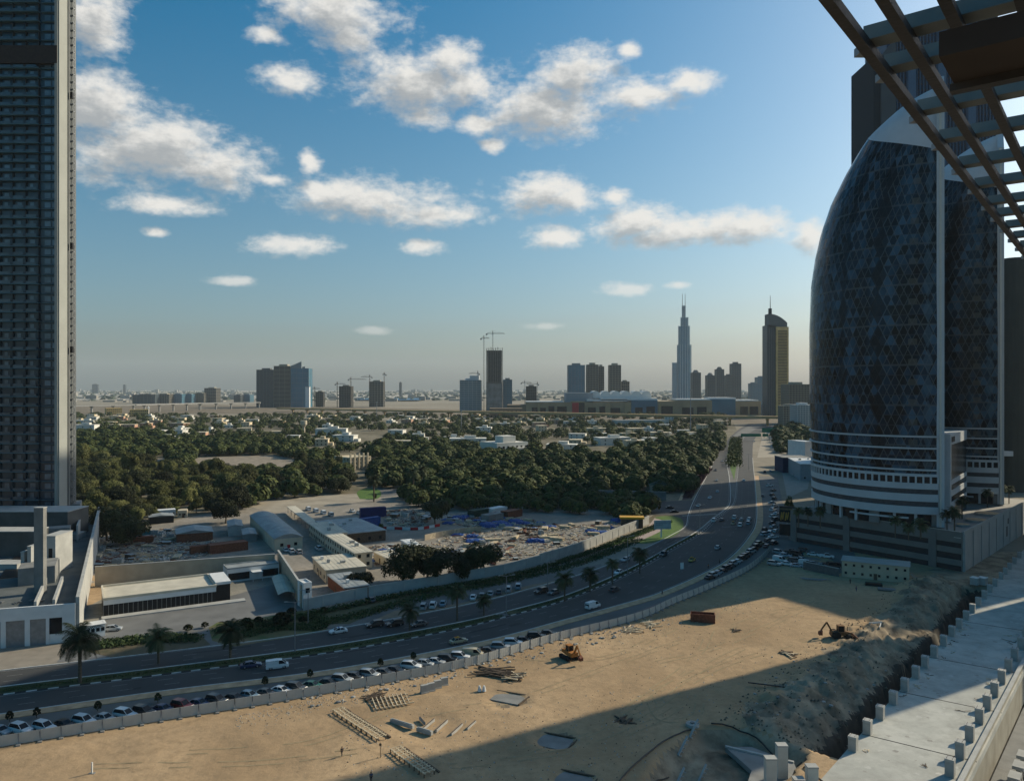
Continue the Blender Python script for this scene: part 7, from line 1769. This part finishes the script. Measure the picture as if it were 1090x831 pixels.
for i, (px, py, w1, w2, lab) in enumerate([(590, 787, 3.0, 2.4, 'grey concrete pad sunk in the dug square'), (610, 829, 3, 2.2, 'pale broken pad at the bottom edge'), (541, 741, 3.2, 2.2, 'broken slab pieces in the dug strip')]):
    g = G(px, py); t = thing('sunken_pad', lab, 'slab', (g.x, g.y, lot_height(g.x, g.y) + .06), R(-25)); MB().box(-w1, w1, -w2, w2, 0, .22).build('slab', M_concd, t); m = MB(); m.bar((-w1 - .5, w2 + .2, .3), (w1 + 1.2, w2 + .5, .3), .3); m.bar((w1 + .6, w2, .3), (w1 + .2, -w2, .2), .3); m.build('edge_boards', M_woodd, t)
for i, (x0, y0, x1, y1) in enumerate([(450, 776, 462, 766), (464, 778, 476, 767), (480, 782, 492, 771), (452, 770, 447, 764), (497, 776, 506, 768)]):
    a, b = G(x0, y0), G(x1, y1); t = thing('wall_footing', '%s low footing wall from the left in the dug strip beside the beams' % ORD[i], 'footing', (a.x, a.y, -.15)); d = b - a; MB().bar((0, 0, .2), (d.x, d.y, .2), .35, .5).build('footing', M_stub, t); MB().bar((0, 0, .47), (d.x, d.y, .47), .2, .06).build('dark_cap', M_woodd, t)
# white bags
g = G(513, 735); t = thing('white_sack', 'pair of white sacks on the sand beside the blocks', 'sack', g)
for x in (-.5, .45): MB().tube((x, 0, 0), (x, 0, 1.1), .45, .2, n=9).build('sack', M_white, t)
# cutting, poles, near columns at the bottom
for i, (px, py, h_) in enumerate([(832, 817, 4.6), (820, 836, 5.2), (864, 832, 3.3), (850, 837, 2.0)]):
    g = G(px, py); t = thing('cast_column', '%s of the new cast columns rising from the pit at the bottom edge' % ['tallest rear one', 'tall front left one', 'right-hand one', 'shortest one'][i], 'column', (g.x, g.y, -2.2)); w_ = .85
    MB().box(-w_, w_, -w_ * .8, w_ * .8, 0, h_ + 1.6).build('shaft', mat('fresh_concrete', (.50, .49, .44), var=.08, scale=.8), t); MB().box(-w_ - .05, w_ + .05, -w_ * .8 - .05, w_ * .8 + .05, h_ + 1.4, h_ + 1.65).build('head', M_conc, t)
t = thing('pit_slab', 'dark lower slab with a stepped edge in the pit', 'slab', (0, 0, 0)); q = [G(*p, -1.6) for p in ((772, 795), (800, 820), (790, 850), (862, 850), (845, 812), (800, 795))]; c0 = q[0]; t.location = (c0.x, c0.y, -2.4)
MB().prism([(v.x - c0.x, v.y - c0.y) for v in q], 0, .9).build('slab', M_concd, t); MB().bar((0, 0, 1.0), (q[4].x - c0.x, q[4].y - c0.y, 1.0), .5, .3).build('edge_beam', M_conc, t)
def hose(name, label, pxs, r_, m, z=.25):
    P = catmull([G(*p) for p in pxs], 1.5); g0 = P[0]; t_ = MB()
    pts = [(p.x, p.y, lot_height(p.x, p.y) + z) for p in P]
    for a, b in zip(pts, pts[1:]): t_.tube(a, b, r_, n=6)
    o = t_.build(name, m); tag(o, label, 'pipe')
hose('dewatering_pipe', 'long black pipe curving round the head of the pit', [(757, 771), (780, 773), (805, 780), (832, 797), (862, 822), (885, 840)], .14, M_black)
hose('dewatering_pipe', 'black pipe running down the left side of the pit', [(735, 776), (705, 790), (668, 822), (655, 840)], .14, M_black)
hose('dewatering_pipe', 'short pipe across the dark pit slope', [(712, 812), (695, 826), (680, 842)], .12, M_black)
for i, (px, py) in enumerate([(722, 795), (734, 780), (718, 822), (742, 815), (755, 838)]):
    g = G(px, py); z = lot_height(g.x, g.y); t = thing('shoring_strut', '%s slanting shoring strut on the dark pit slope' % ORD[i], 'strut', (g.x, g.y, z), 0, 'shoring struts at the pit'); MB().bar((0, 0, 0), (2.2, 2.6, 2.2), .3).build('strut', M_conc, t)
    m = MB()
    for k in range(5): m.bar((k * .45, k * .52, k * .44), (k * .45 + .5, k * .52 - .3, k * .44), .12)
    m.build('rungs', M_conc, t)
g = G(737, 772); t = thing('pit_cover', 'pale round cover at the head of the pit', 'cover', (g.x, g.y, 0)); MB().tube((0, 0, 0), (0, 0, .5), 1.3, 1.2, n=14).build('cover', M_stub, t); MB().tube((0, 0, .5), (0, 0, .7), .4, n=8).build('knob', M_concd, t)
for i, (px, py, rz) in enumerate([(932, 669, 15), (937, 672, 60)]):
    g = G(px, py); t = thing('safety_barrier', '%s pale striped barrier by the cutting near the backhoe' % ('upper', 'lower')[i], 'barrier', (g.x, g.y, lot_height(g.x, g.y)), R(rz)); MB().box(-2, 2, -.06, .06, .7, 1.1).build('rail', M_white, t); 
    for x in (-1.6, 1.6): MB().bar((x, 0, 0), (x, 0, .7), .12).build('leg', M_steel, t)
# loose stones and small dark debris, countable ones as things
rb = []
for sd_ in range(3):
    r = random.Random(sd_); m = MB(); bm = bmesh.new(); bmesh.ops.create_icosphere(bm, subdivisions=1, radius=.5)
    for v in bm.verts: v.co *= r.uniform(.7, 1.2)
    me = bpy.data.meshes.new('boulder'); bm.to_mesh(me); bm.free(); me.materials.append(M_stub if sd_ else M_concd); rb.append(me)
r8 = random.Random(77)
for k in range(150):
    u = r8.random(); z_ = 1
    if k < 105: px = 330 + 400 * u; base = 741 + (px - 330) * (659 - 741) / 350; py = base + r8.uniform(1.5, 16) 
    else: px = r8.uniform(800, 960); py = r8.uniform(690, 775)
    g = G(px, py); o = bpy.data.objects.new('rubble_stone', rb[k % 3]); C.objects.link(o); s = r8.uniform(.35, 1.1); o.scale = (s, s * r8.uniform(.7, 1.2), s * .6); o.rotation_euler = (0, 0, r8.random() * 6); o.location = (g.x, g.y, lot_height(g.x, g.y) + .1)
    tag(o, 'grey rubble stone lying %s' % ('on the sand along the panel fence' if k < 105 else 'on the dark spoil bank by the trench'), 'stone', 'rubble stones ' + ('along the panel fence' if k < 105 else 'on the spoil bank'))
# portacabin
t, L, rz = house('site_office', 'long two-storey beige portacabin office at the foot of the podium', 'site office', (896, 613.5), (968, 621), 8.5, 5.4, mat('portacabin_beige', (.42, .37, .27), var=.08, scale=.4), mat('portacabin_roof', (.36, .355, .33), var=.08, scale=.3), nf=2, nb=8, parapet=.15, over=.3, faces='FR', wargs=dict(ww=.75, wh=.8, sill=1.1))
m = MB(); 
for k in range(8): m.box(L + .3 + k * .4, L + .7 + k * .4, 1, 2, 2.7 - k * .33, 2.85 - k * .33)
m.bar((L + .3, 1, 3.7), (L + 3.5, 1, 1.0), .08); m.build('outside_stair', M_steel, t)
g = G(930, 623); t = thing('material_stack', 'dark flat stack of sheets in front of the portacabin', 'stack', (g.x, g.y, 0), R(-20)); MB().box(-2.5, 2.5, -1, 1, .15, .9).build('sheets', M_black, t); MB().box(-2.6, 2.6, -1.1, 1.1, 0, .14).build('pallet', M_woodd, t)
g = G(944, 628); t = thing('material_stack', 'greenish flat stack of sheets at the near side of the portacabin', 'stack', (g.x, g.y, 0), R(-20)); MB().box(-2.5, 2.5, -1, 1, .15, .6).build('sheets', M_steel, t); MB().box(-2.6, 2.6, -1.1, 1.1, 0, .14).build('pallet', M_woodd, t)
A, B = G(855, 606), G(893, 614); t, _ = wall_between('boundary_wall', 'dark hoarding between car park and sand lot left of the portacabin', 'wall', A, B, .2, 0, 2.8, mat('dark_hoarding', (.09, .10, .10), var=.2))
timbers('timber_heap', 'pale boards lying before the dark hoarding', 'timber', 866, 617, 14, 9, 1.0, M_steel, R(-25), .2, .1)
for i, (px, py) in enumerate([(1038, 622), (1046, 622)]):
    g = G(px, py, .12); t = thing('site_box', '%s pale grey box of the pair on the deck by the podium wall' % ('left', 'right')[i], 'box', g, R(40)); MB().box(-1.3, 1.3, -1.1, 1.1, .1, 2.3).build('shell', M_conc, t); MB().box(-1.4, 1.4, -1.2, 1.2, 2.3, 2.42).build('lid', M_white, t)
g = G(1035, 611, .12)
# ---------------- works yard: stacks, tarpaulins, pallets
r9 = random.Random(5)
kinds = [('timber_stack', 'stack of sawn timber', M_wood), ('tarp_cover', 'crumpled blue tarpaulin over a pile', M_blue), ('scaffold_bundle', 'bundle of rusty scaffold tubes', M_rust), ('block_pallet', 'pallet of grey blocks', M_conc), ('site_crate', 'low dark equipment crate', M_woodd)]
protos = []
for nm, lab, m_ in kinds:
    t = thing(nm, lab, nm.replace('_', ' '), (0, 0, 0)); r = random.Random(len(nm)); m = MB()
    if nm == 'timber_stack':
        for z in range(5):
            for y in range(7): m.box(-2.2 + r.random() * .3, 2.2 + r.random() * .4, -.95 + y * .27, -.73 + y * .27, .2 + z * .24, .4 + z * .24)
        m.build('boards', m_, t); MB().box(-1.5, -1.3, -1, 1, 0, .19).build('bearer', M_woodd, t); MB().box(1.3, 1.5, -1, 1, 0, .19).build('bearer', M_woodd, t)
    elif nm == 'tarp_cover':
        n_ = 12
        for i in range(n_ + 1):
            for j in range(n_ + 1):
                x = -3 + 6 * i / n_; y = -2.2 + 4.4 * j / n_; e = min(i, j, n_ - i, n_ - j); m.v.append((x + r.uniform(-.2, .2), y + r.uniform(-.2, .2), 0 if e == 0 else 1.1 + .5 * mn.noise(Vector((x, y, 0))) + (.3 if e > 2 else 0)))
        for i in range(n_):
            for j in range(n_): a = i * (n_ + 1) + j; m.f.append((a, a + n_ + 1, a + n_ + 2, a + 1)); m.m.append(0)
        m.build('tarpaulin', m_, t); MB().box(-2.2, 2.2, -1.5, 1.5, 0, .8).build('load', M_woodd, t)
    elif nm == 'scaffold_bundle':
        for k in range(22): m.tube((-2.8 + r.random() * .5, r.uniform(-.7, .7), .15 + r.random() * .7), (2.6 + r.random() * .5, r.uniform(-.7, .7), .15 + r.random() * .7), .07, n=5)
        m.build('tubes', m_, t); MB().box(-1.2, -1, -.9, .9, 0, .14).build('bearer', M_woodd, t)
    elif nm == 'block_pallet':
        for i in range(4):
            for j in range(3):
                for k in range(3 + (i + j) % 2): m.box(-1.2 + i * .6, -1.2 + i * .6 + .56, -.9 + j * .6, -.9 + j * .6 + .56, .16 + k * .4, .54 + k * .4)
        m.build('blocks', m_, t); MB().box(-1.25, 1.25, -.95, .95, 0, .15).build('pallet', M_wood, t)
    else:
        m.box(-1.4, 1.4, -1.1, 1.1, .1, 1.5); m.build('box', m_, t); m = MB(); m.box(-1.5, 1.5, -1.2, 1.2, 1.5, 1.62); m.build('lid', M_tin, t)
    protos.append(t)
areas = [([(445, 585), (475, 570), (560, 560), (610, 560), (688, 550), (640, 572), (590, 585), (530, 600), (500, 600)], 'in the bright part of the works yard', (0, 0, 2, 3, 4, 0, 2, 1), 105),
         ([(480, 548), (560, 553), (600, 560), (560, 568), (500, 562), (470, 556)], 'before the container rows of the yard', (1, 1, 4, 2, 0, 3), 50),
         ([(100, 612), (110, 570), (180, 562), (240, 580), (222, 592), (130, 604)], 'in the scrap yard behind the long hall', (2, 3, 4, 0, 4), 60),
         ([(405, 545), (440, 541), (458, 548), (450, 560), (415, 560)], 'beside the navy containers', (3, 2, 4, 0), 22),
         ([(372, 588), (400, 580), (432, 580), (425, 598), (392, 603)], 'in the small store yard of the workshops', (1, 2, 4, 3), 16)]
pos = []
first = [True] * 5
for poly, where, ks, n_ in areas:
    W = [(G(*p).x, G(*p).y) for p in poly]; got = 0
    for k in range(n_ * 12):
        x = r9.uniform(min(p[0] for p in W), max(p[0] for p in W)); y = r9.uniform(min(p[1] for p in W), max(p[1] for p in W))
        if mn.noise(Vector((x * .055, y * .055, 2))) < -.08 and n_ > 25: continue
        if not in_poly((x, y), W) or any((x - a) ** 2 + (y - b) ** 2 < 11 for a, b in pos): continue
        pos.append((x, y)); i = r9.choice(ks); p = protos[i]; lab = '%s %s' % (kinds[i][1], where); rz = r9.uniform(-.5, .5) + (0 if r9.random() < .6 else 1.57); s = r9.uniform(.55, 1.5); s = (s, s * r9.uniform(.7, 1.2), s * r9.uniform(.35, .9))
        if first[i]: first[i] = False; p.location = (x, y, .04); p.rotation_euler = (0, 0, rz); p['label'] = lab; p['group'] = lab
        else: dup(p, (x, y, .04), rz, lab, lab, s)
        got += 1
        if got >= n_: break
print('YARD', len(pos))
# low curved hoarding and pale retaining walls in the yard
for i, pts in enumerate([[(458, 597), (480, 591), (505, 586), (525, 580)], [(452, 575), (470, 571), (495, 567), (512, 566)], [(395, 563), (420, 563.5), (445, 564), (468, 560)]]):
    P = curve(pts, 3); o0 = P[0]; t = thing('yard_barrier', ['curved pale barrier in the bright part of the yard', 'row of timber sheet walls behind the bright yard part', 'low red and white barrier line across the yard'][i], 'barrier', (o0.x, o0.y, .04)); m = MB(); m2 = MB()
    for k, (a, b) in enumerate(zip(P, P[1:])): a = a - o0; b = b - o0; (m if k % 2 else m2).bar((a.x, a.y, .6 + .5 * (i == 1)), (b.x, b.y, .6 + .5 * (i == 1)), .3, 1.2 + 1.2 * (i == 1))
    m.f += [tuple(v + len(m.v) for v in f) for f in m2.f]; m.v += m2.v; m.m += [1] * len(m2.f); m.build('panels', [(M_conc, M_wood, M_red)[i], (M_conc, M_beige, M_white)[i]], t)

# ================================================================ people
def person(px, py, shirt, trousers, label, rz=0.0, step=.18, z=None):
    g = G(px, py); t = bpy.data.objects.new('person', None)
    def skin(name, V, E, Rr, m, parent):
        me = bpy.data.meshes.new(name); me.from_pydata(V, E, []); o = bpy.data.objects.new(name, me); C.objects.link(o)
        md = o.modifiers.new('skin', 'SKIN'); sv = me.skin_vertices[0].data
        for i, r_ in enumerate(Rr): sv[i].radius = (r_, r_)
        sv[0].use_root = True; s2 = o.modifiers.new('sub', 'SUBSURF'); s2.levels = 1; s2.render_levels = 1
        dg = bpy.context.evaluated_depsgraph_get(); me2 = bpy.data.meshes.new_from_object(o.evaluated_get(dg)); bpy.data.objects.remove(o)
        me2.materials.clear(); me2.materials.append(m); o = bpy.data.objects.new(name, me2); C.objects.link(o)
        if parent: o.parent = parent
        return o
    st = step
    V = [(0, 0, .95), (0, 0, 1.15), (0, 0, 1.38), (0, 0, 1.5), (0, .01, 1.62), (0, .0, 1.72), (.09, st * .3, .9), (.1, st, .5), (.1, st * .9, .08), (.1, st * .9 + .14, .04), (-.09, -st * .3, .9), (-.1, -st * .5, .5), (-.1, -st * 1.2, .09), (-.1, -st * 1.2 + .14, .04), (.19, 0, 1.4), (.25, -.04, 1.12), (.26, .06, .86), (.27, .1, .77), (-.19, 0, 1.4), (-.25, .04, 1.12), (-.26, .1, .86), (-.27, .14, .77)]
    E = [(0, 1), (1, 2), (2, 3), (3, 4), (4, 5), (0, 6), (6, 7), (7, 8), (8, 9), (0, 10), (10, 11), (11, 12), (12, 13), (2, 14), (14, 15), (15, 16), (16, 17), (2, 18), (18, 19), (19, 20), (20, 21)]
    Rr = [.14, .13, .14, .055, .095, .07, .09, .06, .045, .04, .09, .06, .045, .04, .06, .045, .035, .03, .06, .045, .035, .03]
    body = skin('person', V, E, Rr, mat('skin_tone', (.25, .14, .09), var=.05), None)
    body.location = (g.x, g.y, lot_height(g.x, g.y) if z is None else z); body.rotation_euler = (0, 0, rz); tag(body, label, 'person')
    skin('shirt', [V[i] for i in (0, 1, 2, 14, 15, 18, 19)], [(0, 1), (1, 2), (2, 3), (3, 4), (2, 5), (5, 6)], [.15, .15, .16, .075, .055, .075, .055], mat(shirt[0], shirt[1], var=.1), body)
    skin('trousers', [V[i] for i in (0, 6, 7, 8, 10, 11, 12)], [(0, 1), (1, 2), (2, 3), (0, 4), (4, 5), (5, 6)], [.15, .105, .075, .06, .105, .075, .06], mat(trousers[0], trousers[1], var=.1), body)
    h = MB().tube((0, -.01, 1.64), (0, -.01, 1.76), .115, .07, n=10).build('hair', M_black, body)
DK = ('dark_cloth', (.02, .022, .03)); BL = ('blue_overall', (.03, .05, .12)); WH = ('pale_shirt', (.5, .5, .48)); OR = ('orange_vest', (.5, .16, .02))
person(364, 805, DK, DK, 'dark-clothed person walking on the open sand at the lower left', R(40))
person(395, 832, BL, DK, 'person in blue at the bottom edge below the trestles', R(10))
person(905, 621, DK, DK, 'left dark-clothed person standing before the portacabin', R(0), .03)
person(911.5, 629, BL, BL, 'person in blue overalls standing nearer before the portacabin', R(30), .03)
person(705, 633, DK, DK, 'person walking on the pavement near the pink paving', R(80)); person(754, 605, OR, DK, 'left person of two on the pavement by the bend', R(60)); person(766, 600, DK, DK, 'right person of two on the pavement by the bend', R(60))
person(600, 676, DK, DK, 'person standing by the black cars at the row end', R(60), .04); person(1010, 672, DK, BL, 'person in dark clothes on the bank near the deck', R(0), .04)
person(303, 527, WH, DK, 'left distant pedestrian on the sand track', R(0), z=.06); person(309, 527, DK, DK, 'right distant pedestrian on the sand track', R(0), z=.06)
# ================================================================ street lamps
ref = None
for i, (px, py, h_) in enumerate([(314, 694, 12), (539, 655, 11), (668, 612, 13), (745, 567, 12), (790, 560, 9), (797, 500, 12), (760, 470, 12), (583, 626, 8), (328, 664, 9)]):
    g = G(px, py); t = thing('street_lamp', ['lamp post in the crossing gap of the left median', 'lamp post at the median gap near the taxi', 'tall thin lamp post in the median below the bend', 'lamp post at the junction end of the median', 'signal pole at the stop line', 'lamp post beyond the junction on the right', 'far lamp post on the left side of the road', 'lamp post in the lay-by', 'lamp post by the gatehouse'][i], 'street lamp', (g.x, g.y, .1), R(15))
    MB().tube((0, 0, 0), (0, 0, h_), .16, .09).build('pole', M_steel, t); m = MB(); m.bar((-1.8, 0, h_ + .25), (0, 0, h_ - .05), .1); m.bar((1.8, 0, h_ + .25), (0, 0, h_ - .05), .1); m.build('arm', M_steel, t)
    for s in (-1, 1): MB().box(s * 2.1 - .4, s * 2.1 + .4, -.16, .16, h_ + .2, h_ + .34).build('lamp_head', M_conc, t)
for i, (px, py) in enumerate([(711, 576)]): pass
g = G(787, 640 - 24); t = thing('road_sign', 'small white sign board standing on the near carriageway edge', 'road sign', G(726, 609, 0), R(10)); MB().bar((0, 0, 0), (0, 0, 1.2), .12).build('post', M_steel, t); MB().box(-.6, .6, -.06, .06, 1.2, 3.4).build('board', M_white, t)
for o in bpy.data.objects:
    if 'label' in o and o.parent is None and len(o['label'].split()) > 16: print('LONG', o.name, o['label'])

mb = MB(); r10 = random.Random(8)
for poly, where, ks, n_ in areas:
    W = [(G(*p).x, G(*p).y) for p in poly]
    for k in range(n_ * 40):
        x = r10.uniform(min(p[0] for p in W), max(p[0] for p in W)); y = r10.uniform(min(p[1] for p in W), max(p[1] for p in W))
        if not in_poly((x, y), W): continue
        a = r10.random() * 6.28; L = r10.uniform(.3, 2.4); w_ = r10.uniform(.08, .5)
        mb.bar((x, y, .06 + r10.random() * .3), (x + math.cos(a) * L, y + math.sin(a) * L, .06 + r10.random() * .5), w_, r10.uniform(.05, .25), mi=r10.choice((0, 0, 1, 2, 3, 3, 4)))
tag(mb.build('yard_litter', [M_wood, M_woodd, M_rust, M_conc, M_steel]), 'litter of boards, pipes and scraps on the works yard', 'litter', kind='stuff')
mb = MB()                                                 # oil and patch marks, worn lanes
for k in range(60):
    i = r10.randrange(len(RA) - 1); p = RA[i].lerp(RB[i], r10.uniform(.1, .9)) if k % 2 else A2[i].lerp(B2[i], r10.uniform(.1, .9)); q = (RA[i + 1] - RA[i]).normalized(); nn = Vector((-q.y, q.x)); L = r10.uniform(2, 14); w_ = r10.uniform(.5, 1.6)
    if p.y > 520: continue
    mb.add([(v.x, v.y, .066) for v in (p, p + q * L, p + q * L + nn * w_, p + nn * w_)], [(0, 1, 2, 3)], k % 3 > 0)
struct(mb.build('asphalt_patches', [mat('old_patch', (.075, .073, .068), var=.2, scale=1), mat('new_patch', (.028, .028, .029), var=.2, scale=1)]), 'patches and stains on the road surface', 'road markings')

# stains, boards and scraps left on the deck, stones on the bank
mb = MB(); r11 = random.Random(12)
for k in range(150):
    p = UN(r11.uniform(134, 260), r11.uniform(-42, -26), .124); s = r11.uniform(.1, .6); n8 = 9
    mb.add([(p[0], p[1], p[2])] + [(p[0] + math.cos(q / n8 * 6.283) * s * r11.uniform(.5, 1.3), p[1] + math.sin(q / n8 * 6.283) * s * r11.uniform(.5, 1.3), p[2]) for q in range(n8)], [(0, 1 + q, 1 + (q + 1) % n8) for q in range(n8)], k % 2)
struct(mb.build('deck_stains', [mat('deck_stain_dark', (.31, .30, .27), var=.2, scale=1), mat('deck_stain_pale', (.45, .445, .41), var=.1, scale=1)]), 'stains and dried cement on the deck', 'stains')
for k in range(26):
    p = UN(r11.uniform(136, 240), r11.choice((r11.uniform(-41.5, -39), r11.uniform(-31, -28.5))), .13)
    timbers('deck_scrap', 'few loose boards left on the pale deck near the stub columns', 'scrap', 0, 0, 1, 1, .1, M_woodd, z=0) if False else None
    m = MB(); 
    for q in range(3): a = r11.random() * 3.1; L8 = r11.uniform(.4, 1.5); c0x, c0y = r11.uniform(-.5, .5), r11.uniform(-.5, .5); m.bar((c0x, c0y, .05 + q * .06), (c0x + math.cos(a) * L8, c0y + math.sin(a) * L8, .05 + q * .06), .14, .05)
    o = m.build('deck_scrap', M_wood if k % 2 else M_woodd); o.location = p; tag(o, 'few loose boards left on the pale deck near the stub columns', 'boards', 'loose boards on the deck')
